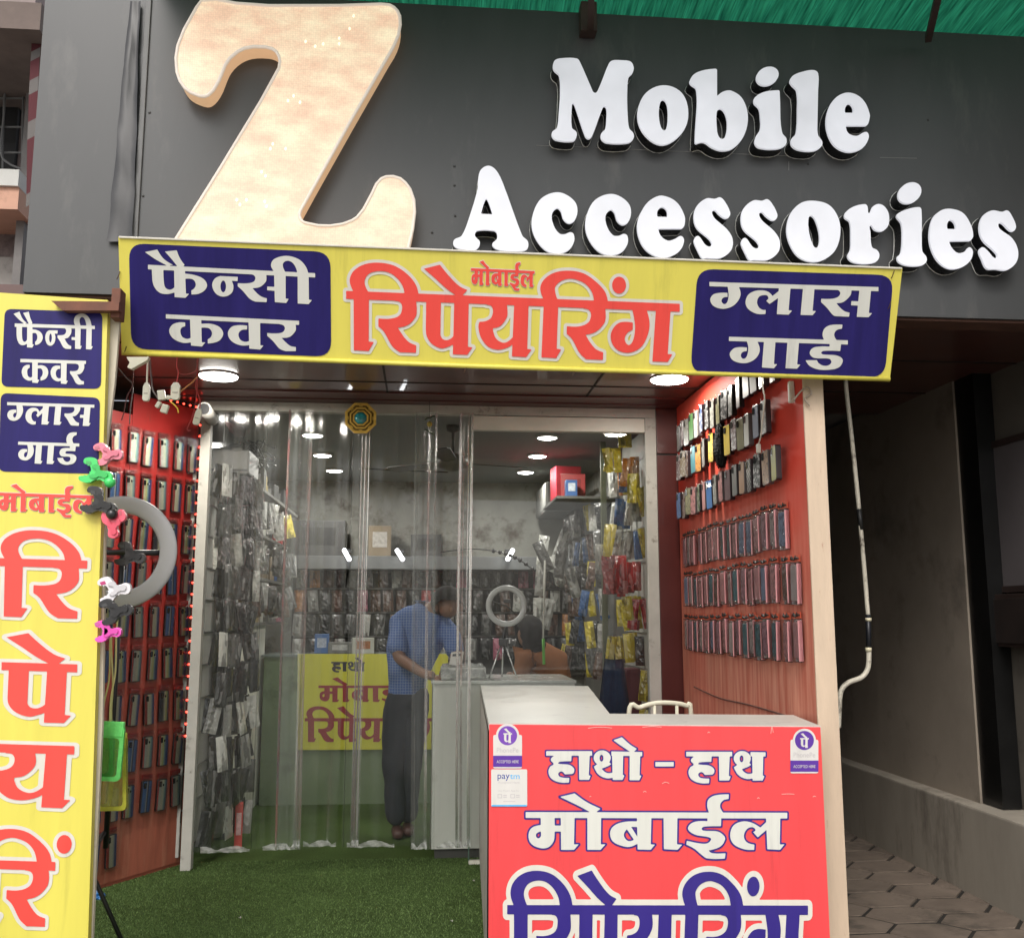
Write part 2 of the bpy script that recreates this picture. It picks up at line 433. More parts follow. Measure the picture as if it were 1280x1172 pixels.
# --- counter sign (1 zoom px = .1640625 photo px from (610,900))
C2 = 1280.0
W_MOBILE = ([trace(s) for s in (
 "287,697 2280,702 2280,746 287,742", "402,730 507,732 507,870~ 500,920~ 460,965~ 400,972~ 330,940~ 308,880~ 330,820~ 402,795",
 "500,800 560,800 560,845 500,845", "555,732 660,734 655,943 692,943 655,985 557,985", "757,734 862,734 860,943 895,943 858,985 757,985",
 "548,582 660,555 750,620~ 858,672 820,700 785,702 690,650~",
 "1145,768 1020,775~ 950,810~ 930,860~ 950,920~ 1020,955~ 1080,962~ 1145,935", "1135,732 1245,734 1240,943 1272,945 1240,985 1140,982")] +
 [trace(s, C2) for s in ("58,735 163,737 160,943 200,945 165,985 60,980",
 "555,562 553,598 510,610~ 488,650~ 515,706 405,706 390,650~ 400,600~ 450,570~",
 "392,732 497,734 495,805 370,808~ 348,822~ 360,838~ 470,845~ 520,880~ 525,910~ 490,960~ 400,990 430,1010~ 530,1010 525,1052 390,1050~ 350,1025~ 290,975~ 230,945 235,915 330,935~ 390,935~ 420,905~ 400,888~ 300,870~ 245,830~ 260,790~ 310,768~ 392,766",
 "750,945 748,985 670,980~ 590,940~ 565,875~ 590,800~ 660,768~ 730,778~ 795,815 843,770 843,832 775,890 740,850 758,832~ 730,812~ 690,830~ 670,880~ 690,925~",
 "838,732 947,734 943,943 980,943 945,985 848,980")],
 [trace("402,845 403,880~ 385,897~ 367,885~ 370,860~"), trace("1058,828 1035,870~ 1055,910~ 1085,918~ 1112,908"), trace("1090,810 1136,810 1138,885")])
def _ha(dx, dy): return [trace(s, dx, dy) for s in ("443,233 793,233 793,268 443,268",
 "545,255 637,258 635,310 545,315~ 535,328~ 620,338~ 655,365~ 655,395~ 640,408 585,410 560,388~ 535,405~ 550,430~ 620,437 617,473 540,470~ 480,440~ 460,390~ 475,350~ 500,332~ 478,300~ 500,272~ 545,262",
 "692,258 775,258 768,418 783,420 770,452 695,452")]
def _tha(dx, dy): return [ell(870 + dx, 285 + dy, 65, 58)] + [trace(s, dx, dy) for s in (
 "805,348 860,348 875,378~ 910,400~ 955,395 955,435 900,440~ 840,410~", "805,355 840,325 925,320 935,335~ 860,368",
 "945,258 1030,258 1027,415 1040,418 1025,453 950,453")]
_hole = lambda dx, dy: ell(865 + dx, 287 + dy, 15, 26)
_ma = [trace(s) for s in ("1080,258 1160,258 1155,418 1170,420 1153,455 1078,455", "955,150 1020,127 1085,185~ 1135,215 1110,240 1085,240 1010,190~", "940,235 1175,240 1175,272 940,268")]
W_HATHO = (_ha(0, 0) + _tha(0, 0) + _ma, [_hole(0, 0)])
W_HAND = (_ha(0, 0) + _tha(0, 0) + _ma + [np.array([(1275, 316), (1415, 316), (1415, 350), (1275, 350)])] +
          _ha(1067, 5) + _tha(1067, 5) + [np.array([(2000, 240), (2115, 242), (2115, 274), (2000, 272)])], [_hole(0, 0), _hole(1067, 5)])
def word_local(W, off=0.0, step=5.0, slope=0.0, lean=0.0):
    """contours normalised to the letters' own box (0..1, y down); also returns that box's aspect"""
    loops = contours(W[0], W[1], off, step)
    def rect(P): return np.stack([P[:, 0] + lean * P[:, 1], P[:, 1] - slope * P[:, 0]], 1)
    A = rect(np.concatenate(W[0])); lo, hi = A.min(0), A.max(0)
    return [(rect(l) - lo) / (hi - lo) for l in loops]
def to_box(loops, x0, y0, x1, y1, slope=0.0, lean=0.0):
    """normalised loops -> photo-pixel loops inside a box"""
    out = []
    for l in loops:
        x = x0 + l[:, 0] * (x1 - x0); y = y0 + l[:, 1] * (y1 - y0)
        out.append(np.stack([x + lean * (y - y0), y + slope * (x - x0)], 1))
    return out
def put_print(name, loops_px, plane, m, parent, lift):
    bm = bmesh.new()
    poly_fill(bm, [[plane.at(p[0], p[1], lift) for p in l] for l in loops_px])
    return fin(bm, name, m, parent)
def px_from(W, org, sc, off=0.0, step=5.0):
    return [np.array([org[0], org[1]]) + l * sc for l in contours(W[0], W[1], off, step)]
def text_mesh(body, size):
    cu = bpy.data.curves.new("text_tmp", 'FONT'); cu.body = body; cu.size = size; cu.align_x = 'CENTER'; cu.resolution_u = 3
    o = bpy.data.objects.new("text_tmp", cu); COL.objects.link(o)
    dg = bpy.context.evaluated_depsgraph_get(); me = bpy.data.meshes.new_from_object(o.evaluated_get(dg))
    bpy.data.objects.remove(o); bpy.data.curves.remove(cu)
    return me
# ================================================================== THE SETTING
C_CHAR = mat('charcoal_panel', (.060, .062, .064), .42, var=.13, scale=1.8, stretch=(1.6, 1, .45), dark=(.092, .092, .090), darkamt=.2, dscale=2.6, bump=.04, bscale=3)
C_SOFF = mat('maroon_panel', (.095, .038, .030), .32, var=.15, scale=3, coat=.25)
C_MARN = mat('dark_red_panel', (.075, .014, .012), .35, var=.15, scale=3, coat=.2)
C_FRAME = mat('worn_white_paint', (.44, .43, .39), .5, var=.1, scale=7, dark=(.16, .14, .11), darkamt=.06, dscale=9, bump=.08)
C_CEIL = mat('ceiling_paint', (.24, .245, .235), .8, var=.06, scale=2)
C_WALL = mat('stained_plaster', (.30, .30, .27), .85, var=.2, scale=2.5, dark=(.085, .065, .05), darkamt=.42, dscale=3.2, bump=.15, bscale=12)
C_CREAM = mat('cream_board_edge', (.58, .45, .33), .6, var=.08, scale=5, stretch=(4, 4, .7), dark=(.33, .15, .10), darkamt=.02, dscale=12, bump=.08)

def turf_material():
    m = bpy.data.materials.new('turf'); m.use_nodes = True; nt = m.node_tree; N = nt.nodes; L = nt.links; b = N['Principled BSDF']
    tc = N.new('ShaderNodeTexCoord')
    n1 = N.new('ShaderNodeTexNoise'); n1.inputs['Scale'].default_value = 105; n1.inputs['Detail'].default_value = 5; n1.inputs['Roughness'].default_value = .75
    n2 = N.new('ShaderNodeTexNoise'); n2.inputs['Scale'].default_value = 2.2; n2.inputs['Detail'].default_value = 6
    for n in (n1, n2): L.new(tc.outputs['Object'], n.inputs['Vector'])
    r1 = N.new('ShaderNodeValToRGB'); r1.color_ramp.elements[0].position = .3; r1.color_ramp.elements[1].position = .72
    r1.color_ramp.elements[0].color = (.018, .034, .008, 1); r1.color_ramp.elements[1].color = (.092, .155, .040, 1)
    r2 = N.new('ShaderNodeValToRGB'); r2.color_ramp.elements[0].position = .35; r2.color_ramp.elements[1].position = .7
    r2.color_ramp.elements[0].color = (.62, .60, .5, 1); r2.color_ramp.elements[1].color = (1, 1, 1, 1)
    mx = N.new('ShaderNodeMix'); mx.data_type = 'RGBA'; mx.blend_type = 'MULTIPLY'; mx.inputs[0].default_value = 1
    L.new(n1.outputs[0], r1.inputs[0]); L.new(n2.outputs[0], r2.inputs[0]); L.new(r1.outputs[0], mx.inputs[6]); L.new(r2.outputs[0], mx.inputs[7])
    L.new(mx.outputs[2], b.inputs['Base Color']); b.inputs['Roughness'].default_value = .9; b.inputs['Specular IOR Level'].default_value = .15
    bp = N.new('ShaderNodeBump'); bp.inputs['Strength'].default_value = .8; bp.inputs['Distance'].default_value = .012
    L.new(n1.outputs[0], bp.inputs['Height']); L.new(bp.outputs[0], b.inputs['Normal'])
    return m
def sheet(name, m, x0, x1, y0, y1, z):
    bm = bmesh.new(); bm.faces.new([bm.verts.new(p) for p in ((x0, y0, z), (x1, y0, z), (x1, y1, z), (x0, y1, z))])
    return tag(fin(bm, name, m), kind='structure')
sheet('ground', mat('concrete_ground', (.30, .285, .26), .9, var=.2, scale=2, bump=.2), -400, 400, -400, 400, -.02)
sheet('floor', turf_material(), -2.6, 1.72, 3.0, 10.4, 0.0)

# paved passage: hexagonal pavers set on a dark bed
bm = bmesh.new(); rnd = random.Random(5)
HX, HY = .43, .27
for j in range(-3, 32):
    for i in range(0, 7):
        cx = 1.80 + i * HX * .76; cy = 3.2 + j * HY + (HY / 2 if i % 2 else 0)
        if cx > 3.12: continue
        a, h = HX * .5 - .010, HY * .5 - .014; tz = rnd.uniform(-.001, .003); tx = rnd.uniform(-.0025, .0025)
        lp = [(cx + dx * a, cy + dy * h) for dx, dy in ((-1, 0), (-.52, -1), (.52, -1), (1, 0), (.52, 1), (-.52, 1))]
        t = [bm.verts.new((x, y, .0 + tz + tx * (x - cx) * 6)) for x, y in lp]; b_ = [bm.verts.new((x, y, -.03)) for x, y in lp]
        bm.faces.new(t)
        for k in range(6): bm.faces.new((t[k], b_[k], b_[(k + 1) % 6], t[(k + 1) % 6]))
sheet('soil', mat('dark_soil', (.018, .015, .012), .95, var=.3), 1.74, 3.3, 2.6, 9.5, -.0055)
tag(fin(bm, 'pavement', mat('paver', (.16, .125, .098), .85, var=.25, scale=3.5, dark=(.07, .057, .045), darkamt=.3, dscale=2.5, bump=.3, bscale=30)), kind='structure')

# ------------------------------------------------------------------ the shop
FZ0, FZ1, FY = 2.865, 4.295, 4.20
shop = thing('shop_building', 'small mobile accessories shop with charcoal fascia, open entrance and green turf floor', 'shop', (0, 6.3, 0))
fas = box('fascia', C_CHAR, shop, -1.72, 3.6, FY, FY + .16, FZ0, FZ1)
tr_ = bmesh.new()                     # vertical seam trim and a few rivets
xs_ = U(176, 180, FY).x
bx(tr_, xs_ - .012, xs_ + .012, FY - .012, FY + .004, FZ0 + .02, FZ1, .003)
fin(tr_, 'seam_trim', mat('grey_trim', (.13, .13, .13), .5, var=.2), fas)
for px, py in ((187, 141), (179, 245), (568, 208), (568, 232), (569, 270), (540, 291), (330, 8), (712, 150), (1010, 205), (1160, 150)):
    rv = bmesh.new(); p = U(px, py, FY); lathe(rv, [(.0065, 0), (.004, .004), (.0005, .005)], (0, 0, 0), 8, Matrix.Translation(p) @ Matrix.Rotation(R(90), 4, 'X'))
    fin(rv, 'rivet', mat('rivet', (.05, .05, .05), .4), fas)
ln = bmesh.new()                      # faint scribed setting-out lines under the letters
for (xa, ya, xb, yb) in ((670, 182, 730, 184), (745, 185, 1005, 196), (1100, 197, 1146, 198), (986, 202, 986, 213)):
    tube(ln, [U(xa, ya, FY - .001), U(xb, yb, FY - .001)], .0009, 4)
fin(ln, 'setting_out_line', mat('scratch', (.35, .35, .34), .8), fas)
# crumpled dark sheet tucked along the seam
cr = bmesh.new(); rn = random.Random(9); cols = []
for k in range(16):
    py = 2 + k * 20; a = []
    for q, px in enumerate((163, 168, 172, 175)):
        p = U(px - k * .6 - (3 - q) * k * .45 + rn.uniform(-1.2, 1.2), py, FY - .008 - .012 * (q % 2) - rn.uniform(0, .012)); a.append(cr.verts.new(p))
    cols.append(a)
for A, B in zip(cols, cols[1:]):
    for q in range(3): cr.faces.new((A[q], A[q + 1], B[q + 1], B[q]))
fin(cr, 'seam_sheet', mat('dark_plastic_sheet', (.045, .045, .047), .35, var=.2), fas, smooth=True)

sof = box('soffit', C_SOFF, shop, -2.5, 4.2, FY + .16, 6.415, 2.877, 2.95)
sj = bmesh.new()
for y in (5.0, 5.75): bx(sj, -2.5, 4.1, y, y + .012, 2.873, 2.880)
for x in (-.25, 1.0, 2.25): bx(sj, x, x + .012, FY + .17, 6.2, 2.8725, 2.879)
fin(sj, 'panel_joint', mat('joint_dark', (.012, .008, .007), .7), sof)
box('soffit_edge', mat('rusty_edge', (.10, .045, .03), .7, var=.3, scale=12), shop, -1.72, 3.5, FY + .02, FY + .15, FZ0 - .012, FZ0 - .001)
bm = bmesh.new()                      # stepped beam over the door
bx(bm, -1.62, 1.645, 6.02, 6.20, 2.868, 2.8755); bx(bm, -1.62, 1.645, 6.20, 6.40, 2.862, 2.876)
fin(bm, 'door_beam', C_MARN, shop)

DY = 6.30
XL0, XL1 = -1.430, -1.368; XR0, XR1 = 1.44, 1.515
fr = box('door_frame', C_FRAME, shop, XL0, XL1, DY, DY + .07, 0, 2.80, .004)
bm = bmesh.new(); bx(bm, XR0, XR1, DY, DY + .07, 0, 2.80, .004); bx(bm, XL0, XR1, DY + .003, DY + .07, 2.80, 2.861, .003)
fin(bm, 'frame_rail', C_FRAME, fr)
# maroon pier between the frame and the right display wall, with two grooves
bm = bmesh.new()
for a, b_ in ((0, .86), (.872, 2.55), (2.562, 2.861)): bx(bm, 1.516, 1.66, DY - .005, DY + .2, a, b_, .003)
fin(bm, 'pier', C_MARN, shop)
box('pier_core', mat('joint_dark', (.012, .008, .007), .7), shop, 1.52, 1.655, DY + .004, DY + .19, 0, 2.84)
# room
box('back_wall', C_WALL, shop, -1.75, 1.75, 10.05, 10.2, 0, 2.9)
lw = box('side_wall', C_WALL, shop, -1.80, -1.66, 6.37, 10.05, 0, 2.9)
rw = box('side_wall', C_WALL, shop, 1.62, 1.74, 6.51, 10.05, 0, 2.9)
box('ceiling', C_CEIL, shop, -1.66, 1.62, 6.42, 10.05, 2.86, 2.93)
box('roof_slab', mat('slab', (.2, .19, .18), .9), shop, -1.72, 4.2, FY + .17, 10.2, 2.96, 3.1)
box('upper_wall', mat('slab', (.2, .19, .18), .9), shop, -1.72, 3.6, FY + .17, FY + .3, 3.1, 4.26)
# left outer side of the entrance bay
box('bay_wall', mat('grimy_wall', (.12, .105, .09), .85, var=.3, scale=2, dark=(.03, .027, .025), darkamt=.3), shop, -2.6, -2.45, FY + .2, 6.6, 0, 2.87)
box('bay_wall', mat('grimy_wall', (.12, .105, .09), .85), shop, -2.45, -1.80, 6.40, 6.55, 0, 2.87)

# ------------------------------------------------------------------ neighbour on the right: covered passage
pas = thing('passage_building', 'dark unpainted concrete side wall with low ledge in the covered passage beside the shop', 'building', (3.2, 6, 0))
C_CEM = mat('cement_render', (.30, .255, .205), .9, var=.12, scale=2.0, dark=(.16, .135, .11), darkamt=.28, dscale=1.3, bump=.12, bscale=9)
C_LEDGE = mat('ledge_cement', (.32, .285, .235), .9, var=.15, scale=3, stretch=(1, 1, .3), dark=(.14, .12, .10), darkamt=.2, dscale=2.2, bump=.2, bscale=14)
PWX = 3.10
cx_ = PX(PWX).at(1205, 700).y
ww = bmesh.new(); bx(ww, PWX, PWX + .2, cx_, 9.6, .47, 2.93); fin(ww, 'wall', C_CEM, pas)
box('end_wall', C_CEM, pas, 1.74, PWX, 9.4, 9.6, 0, 2.93)
bm = bmesh.new(); bx(bm, PWX - .10, PWX + .9, 2.2, 9.4, -.02, .47, .012); fin(bm, 'ledge', C_LEDGE, pas)
box('pilaster', mat('black_stone', (.006, .006, .006), .3, var=.3), pas, PWX + .012, PWX + .120, cx_ - .20, cx_ - .003, .475, 2.93)
box('recess_wall', mat('recess_paint', (.13, .115, .095), .85, var=.15, scale=2, dark=(.07, .06, .05), darkamt=.2), pas, PWX + .130, PWX + .4, 2.6, cx_ + .6, .472, 4.3)
# framed notice panel on the recess wall
bxp = PX(PWX + .1305)
n0 = bxp.at(1226, 600); n1 = bxp.at(1290, 735)
pan = thing('notice_panel', 'dull grey panel in a dark frame on the recessed wall beyond the black pilaster', 'panel', (PWX + .125, n0.y, 1.7))
ya, yb = n1.y - .35, n0.y
za, zb = bxp.at(1250, 733).z, bxp.at(1230, 565).z
box('sheet', mat('dull_grey_sheet', (.13, .115, .118), .55, var=.1, scale=3, dark=(.06, .045, .04), darkamt=.1), pan, PWX + .105, PWX + .1285, ya, yb, za, zb)
bm = bmesh.new(); fx0, fx1 = PWX + .095, PWX + .1275
bx(bm, fx0, fx1, ya, yb + .03, zb, zb + .035); bx(bm, fx0, fx1, ya, yb + .03, za - .035, za); bx(bm, fx0, fx1, yb, yb + .03, za, zb)
fin(bm, 'frame', mat('dark_wood', (.03, .017, .014), .6, var=.3), pan)
cab_ = thing('meter_box', 'dark closed box fixed low on the recessed wall under the grey panel', 'box', (PWX + .1, n0.y - .2, 1.4))
box('body', mat('dark_wood', (.03, .017, .014), .6, var=.3), cab_, PWX + .05, PWX + .127, ya - .1, yb - .02, za - .33, za - .045, .004)
box('door', mat('darker_wood', (.02, .013, .011), .6, var=.3), cab_, PWX + .04, PWX + .049, ya - .1, yb - .05, za - .31, za - .07, .003)

# conduit pipe running down past the fascia
pp = thing('conduit_pipe', 'rusting white conduit pipe with a bent lower end, before the dark passage wall', 'pipe', (1.75, 4.3, 2.8))
PYY = 4.75
pts = [U(a, b_, PYY) for a, b_ in ((1056, 440), (1057, 478), (1066, 560), (1074, 640), (1081, 720), (1085, 770))]
pw = mat('rusty_white_pipe', (.60, .56, .46), .5, var=.08, scale=8, dark=(.06, .04, .03), darkamt=.32, dscale=14)
bm = bmesh.new(); tube(bm, spline(pts, 6), .011, 10); fin(bm, 'upper_pipe', pw, pp, True)
bm = bmesh.new(); tube(bm, [U(1085, 768, PYY), U(1086, 812, PYY)], .013, 10); fin(bm, 'sleeve', mat('dark_sleeve', (.012, .013, .018), .4), pp, True)
for ya_, yb_ in ((772, 776), (809, 814)):
    bm = bmesh.new(); tube(bm, [U(1085.5, ya_, PYY), U(1085.6, yb_, PYY)], .0155, 10); fin(bm, 'collar', mat('cream_plastic', (.65, .6, .42), .4), pp, True)
bm = bmesh.new(); tube(bm, spline([U(a, b_, PYY) for a, b_ in ((1086, 813), (1085, 834), (1077, 846), (1060, 853), (1051, 864), (1049, 885), (1048, 909))], 6), .0125, 10)
fin(bm, 'lower_pipe', pw, pp, True)
bm = bmesh.new(); tube(bm, [U(1067, 566, PYY) , U(1073.5, 640, PYY)][0:2], .0118, 10)
bm.free()
bm = bmesh.new(); tube(bm, [U(1073.6, 636, PYY), U(1076.5, 662, PYY)], .0125, 10); fin(bm, 'tape_wrap', mat('black_tape', (.012, .012, .012), .5), pp, True)

# ------------------------------------------------------------------ neighbour on the left: window with bars, seen past the fascia's end
nb = thing('neighbour_building', 'narrow view of the neighbouring house with barred dark window over a peach ledge', 'building', (-3, 5.2, 0))
NY = 5.2
def nbx(name, m, px0, py0, px1, py1, y0, y1):
    a = U(px0, py1, y0); b_ = U(px1, py0, y0); return box(name, m, nb, min(a.x, b_.x), max(a.x, b_.x), y0, y1, min(a.z, b_.z), max(a.z, b_.z))
nbx('wall', mat('old_pink_wall', (.30, .24, .235), .9, var=.2, scale=4, dark=(.10, .08, .08), darkamt=.3), -260, -20, 46, 620, NY + .1, NY + .3)
nbx('lower_wall', mat('grey_wall', (.35, .33, .31), .9, var=.25, scale=5, dark=(.06, .055, .05), darkamt=.4), -260, 322, 30, 1250, NY + .04, NY + .099)
nbx('ledge', mat('peach_paint', (.62, .36, .26), .8, var=.1, scale=6, dark=(.35, .2, .15), darkamt=.1), -260, 222, 25, 252, NY - .25, NY + .099)
nbx('ledge_top', mat('white_wash', (.6, .6, .57), .8, var=.1, scale=6), -260, 212, 24, 222, NY - .27, NY + .099)
wn = nbx('window', mat('dark_room', (.008, .008, .009), .6), -260, 22, 32, 214, NY + .06, NY + .0995)
bm = bmesh.new()
for py in (85, 122, 158, 190): tube(bm, [U(-250, py, NY - .05), U(31, py + 1, NY - .05)], .006, 6)
for px in (-60, -30, 3, 27): tube(bm, [U(px + 3, 60, NY - .06), U(px, 215, NY - .06)], .005, 6)
tube(bm, spline([U(9, 60, NY - .08), U(5, 140, NY - .08), U(1, 190, NY - .08), U(12, 205, NY - .08), U(30, 212, NY - .08)], 6), .006, 6)
fin(bm, 'grille', mat('grey_iron', (.16, .16, .16), .6, var=.2), wn)
nbx('sunshade', mat('sunshade_paint', (.15, .115, .10), .8, var=.2), -260, 4, 52, 22, NY - .7, NY + .09)
nbx('corner_post', mat('corner_cement', (.20, .19, .185), .85, var=.2, scale=5), 24, 26, 40, 360, NY - .1, NY + .05)
cl = thing('striped_cloth', 'narrow hanging red and pale striped cloth between the barred window and the charcoal fascia', 'cloth', (-2.2, 4.6, 3.4))
for k, (p0, p1, q) in enumerate(((34, 62, 'r'), (62, 74, 'w'), (74, 98, 'r'), (98, 116, 'w'), (116, 150, 'r'), (150, 172, 'w'), (172, 240, 'r'), (240, 256, 'w'))):
    bm = bmesh.new(); a = 4.62
    x0, x1 = 40 - k * 1.0, 52 - k * 1.2
    lp = [(x0, p0 + 3), (x1, p0 - 3), (x1 - 1, p1 - 3), (x0 - 1, p1 + 3)]
    f = [bm.verts.new(U(px, py, a)) for px, py in lp]; g = [bm.verts.new(U(px, py, a + .02)) for px, py in lp]
    bm.faces.new(f); bm.faces.new(g[::-1])
    for i in range(4): bm.faces.new((f[i], g[i], g[(i + 1) % 4], f[(i + 1) % 4]))
    fin(bm, 'red_band' if q == 'r' else 'pale_band', mat('maroon_cloth', (.085, .014, .02), .8) if q == 'r' else mat('pale_cloth', (.14, .13, .125), .8), cl)

# ------------------------------------------------------------------ green translucent corrugated roof above the fascia
def green_sheet():
    m = bpy.data.materials.new('green_sheet'); m.use_nodes = True; nt = m.node_tree; N = nt.nodes; L = nt.links; b = N['Principled BSDF']; out = N['Material Output']
    tc = N.new('ShaderNodeTexCoord'); nz = N.new('ShaderNodeTexNoise'); nz.inputs['Scale'].default_value = 55; nz.inputs['Detail'].default_value = 5
    mp = N.new('ShaderNodeMapping'); mp.inputs['Scale'].default_value = (2.4, .10, .10); L.new(tc.outputs['Object'], mp.inputs[0]); L.new(mp.outputs[0], nz.inputs['Vector'])
    rp = N.new('ShaderNodeValToRGB'); rp.color_ramp.elements[0].position = .30; rp.color_ramp.elements[1].position = .72
    rp.color_ramp.elements[0].color = (.006, .085, .048, 1); rp.color_ramp.elements[1].color = (.028, .29, .155, 1)
    L.new(nz.outputs[0], rp.inputs[0]); L.new(rp.outputs[0], b.inputs['Base Color']); b.inputs['Roughness'].default_value = .5
    tl = N.new('ShaderNodeBsdfTranslucent'); L.new(rp.outputs[0], tl.inputs[0])
    mx = N.new('ShaderNodeMixShader'); mx.inputs[0].default_value = .6
    L.new(b.outputs[0], mx.inputs[1]); L.new(tl.outputs[0], mx.inputs[2]); L.new(mx.outputs[0], out.inputs[0])
    return m
rf = thing('corrugated_roof', 'green translucent corrugated roofing sheets jutting out over the charcoal fascia', 'roof', (1, 4, 4.3))
bm = bmesh.new()
nx = 260; prev = None
for i in range(nx + 1):
    x = -1.25 + 5.3 * i / nx; dz = .022 * math.sin(x / .075 * 2 * math.pi)
    row = [bm.verts.new((x, y, 4.33 + dz + .10 * (4.3 - y))) for y in (4.32, 3.4, 2.9)]
    if prev:
        for k in range(2): bm.faces.new((prev[k], row[k], row[k + 1], prev[k + 1]))
    prev = row
sh = fin(bm, 'roof_sheet', green_sheet(), rf, True)
bm = bmesh.new()
for (pa, pb) in (((738, 34), (744, -60)), ((1160, 50), (1207, -46))):
    a = U(pa[0], pa[1], 4.12); b_ = U(pb[0], pb[1], 3.3); b_.z = a.z + .06
    d = (b_ - a)
    tube(bm, [a, a + d], .02, 4)
fin(bm, 'rafter', mat('rust_steel', (.05, .03, .025), .7, var=.3, scale=10), rf)
bm = bmesh.new(); p = U(737, 18, 4.16)
bx(bm, p.x - .045, p.x + .03, 4.13, 4.197, p.z - .10, 4.31, .004)
fin(bm, 'bracket', mat('rust_steel', (.05, .03, .025), .7), rf)

# artificial turf pile on the part of the floor in view: countless short blades, one object
rs = np.random.RandomState(12); NB = 110000
by_ = 4.15 + 2.35 * rs.rand(NB) ** 1.15; bxx = -1.95 + 2.6 * rs.rand(NB); ang = rs.rand(NB) * 6.283; hh = .004 + .007 * rs.rand(NB); wd = .0016 + .0012 * rs.rand(NB)
lx, ly = (rs.rand(NB) - .5) * .012, (rs.rand(NB) - .5) * .012
V = np.empty((NB, 3, 3)); V[:, 0] = np.stack([bxx - wd * np.cos(ang), by_ - wd * np.sin(ang), np.full(NB, -.001)], 1); V[:, 1] = np.stack([bxx + wd * np.cos(ang), by_ + wd * np.sin(ang), np.full(NB, -.001)], 1); V[:, 2] = np.stack([bxx + lx, by_ + ly, hh], 1)
me = bpy.data.meshes.new('turf'); me.from_pydata(V.reshape(-1, 3).tolist(), [], np.arange(NB * 3).reshape(-1, 3).tolist())
tm = bpy.data.materials.new('turf_blades'); tm.use_nodes = True; tN = tm.node_tree.nodes; tL = tm.node_tree.links; tb = tN['Principled BSDF']
ge = tN.new('ShaderNodeNewGeometry'); tr0 = tN.new('ShaderNodeValToRGB'); tr0.color_ramp.elements[0].color = (.026, .046, .013, 1); tr0.color_ramp.elements[1].color = (.135, .21, .070, 1)
tL.new(ge.outputs['Random Per Island'], tr0.inputs[0]); tL.new(tr0.outputs[0], tb.inputs['Base Color']); tb.inputs['Roughness'].default_value = .7; tb.inputs['Specular IOR Level'].default_value = .2
me.materials.append(tm); tf = bpy.data.objects.new('turf', me); COL.objects.link(tf); tag(tf, 'short green artificial turf pile covering the entrance floor', 'turf', kind='stuff')
# ================================================================== SIGNS
# ------------------------------------------------------------------ illuminated letters on the fascia
LY = FY - .085                                 # front plane of the letters
FP = PY(LY)
def white_face():
    m = bpy.data.materials.new('lit_acrylic'); m.use_nodes = True; nt = m.node_tree; N = nt.nodes; L = nt.links; b = N['Principled BSDF']
    tc = N.new('ShaderNodeTexCoord'); nz = N.new('ShaderNodeTexNoise'); nz.inputs['Scale'].default_value = 5; nz.inputs['Detail'].default_value = 3
    L.new(tc.outputs['Object'], nz.inputs['Vector']); mr = N.new('ShaderNodeMapRange'); mr.inputs['To Min'].default_value = .24; mr.inputs['To Max'].default_value = .46
    L.new(nz.outputs[0], mr.inputs[0]); L.new(mr.outputs[0], b.inputs['Emission Strength'])
    b.inputs['Emission Color'].default_value = (.91, .92, 1, 1); b.inputs['Base Color'].default_value = (.50, .50, .52, 1); b.inputs['Roughness'].default_value = .3
    return m
M_LIT = white_face(); M_RET = mat('black_letter_side', (.010, .010, .011), .25, var=.2); M_TRIM = mat('letter_backing_trim', (.75, .75, .72), .4)
def letter(label, pos, neg, org, sc, step=8.0):
    lps = [np.array(org) + l * sc for l in contours(pos, neg, 0, step)]
    c = np.concatenate(lps).mean(0); root = thing('sign_letter', label, 'sign letter', FP.at(*c), 'illuminated white letters of the shop name')
    W3 = [[FP.at(p[0], p[1]) for p in l] for l in lps]
    bm = bmesh.new(); poly_fill(bm, W3)
    for l in W3:                                # rounded lip of the face
        a = [bm.verts.new(p) for p in l]; b_ = [bm.verts.new(p + Vector((0, .012, 0))) for p in l]
        for i in range(len(l)): bm.faces.new((a[i], a[(i + 1) % len(l)], b_[(i + 1) % len(l)], b_[i]))
    fin(bm, 'letter_face', M_LIT, root)
    bm = bmesh.new()
    for l in W3:
        a = [bm.verts.new(p + Vector((0, .0125, 0))) for p in l]; b_ = [bm.verts.new(Vector((p.x, FY - .006, p.z))) for p in l]
        for i in range(len(l)): bm.faces.new((a[i], a[(i + 1) % len(l)], b_[(i + 1) % len(l)], b_[i]))
    fin(bm, 'letter_side', M_RET, root, smooth=True)
    bm = bmesh.new()
    for l in W3:
        tube(bm, [Vector((p.x, FY - .004, p.z)) for p in l[::2]], .0022, 4, closed=True)
    fin(bm, 'back_trim', M_TRIM, root)
S6 = 220 / 1280
T = trace
letter('white lit capital M beginning the upper word of the shop name', [T("65,130~ 80,90~ 130,75~ 240,78~ 265,110~ 340,280~ 370,328~ 400,290~ 460,140~ 490,95~ 560,90~ 630,100~ 652,140~ 645,180~ 615,215~ 605,330~ 608,480~ 620,585~ 650,620~ 650,660~ 610,690~ 460,690~ 420,665~ 415,625~ 445,590~ 455,520~ 455,440~ 440,422~ 425,440~ 350,640~ 325,660~ 300,640~ 225,420~ 210,400~ 203,420~ 203,580~ 235,610~ 235,650~ 210,678~ 90,670~ 60,645~ 60,610~ 95,580~ 110,450~ 118,330~ 110,200~ 75,165~")], [], (680, 60), S6)
letter('white lit round letter o next to the capital M in the upper word', [T("865,272~ 1000,325~ 1050,470~ 1010,610~ 870,705~ 740,640~ 680,500~ 730,340~")], [T("868,375~ 895,410~ 903,500~ 893,580~ 873,600~ 848,570~ 835,480~ 845,400~")], (680, 60), S6)
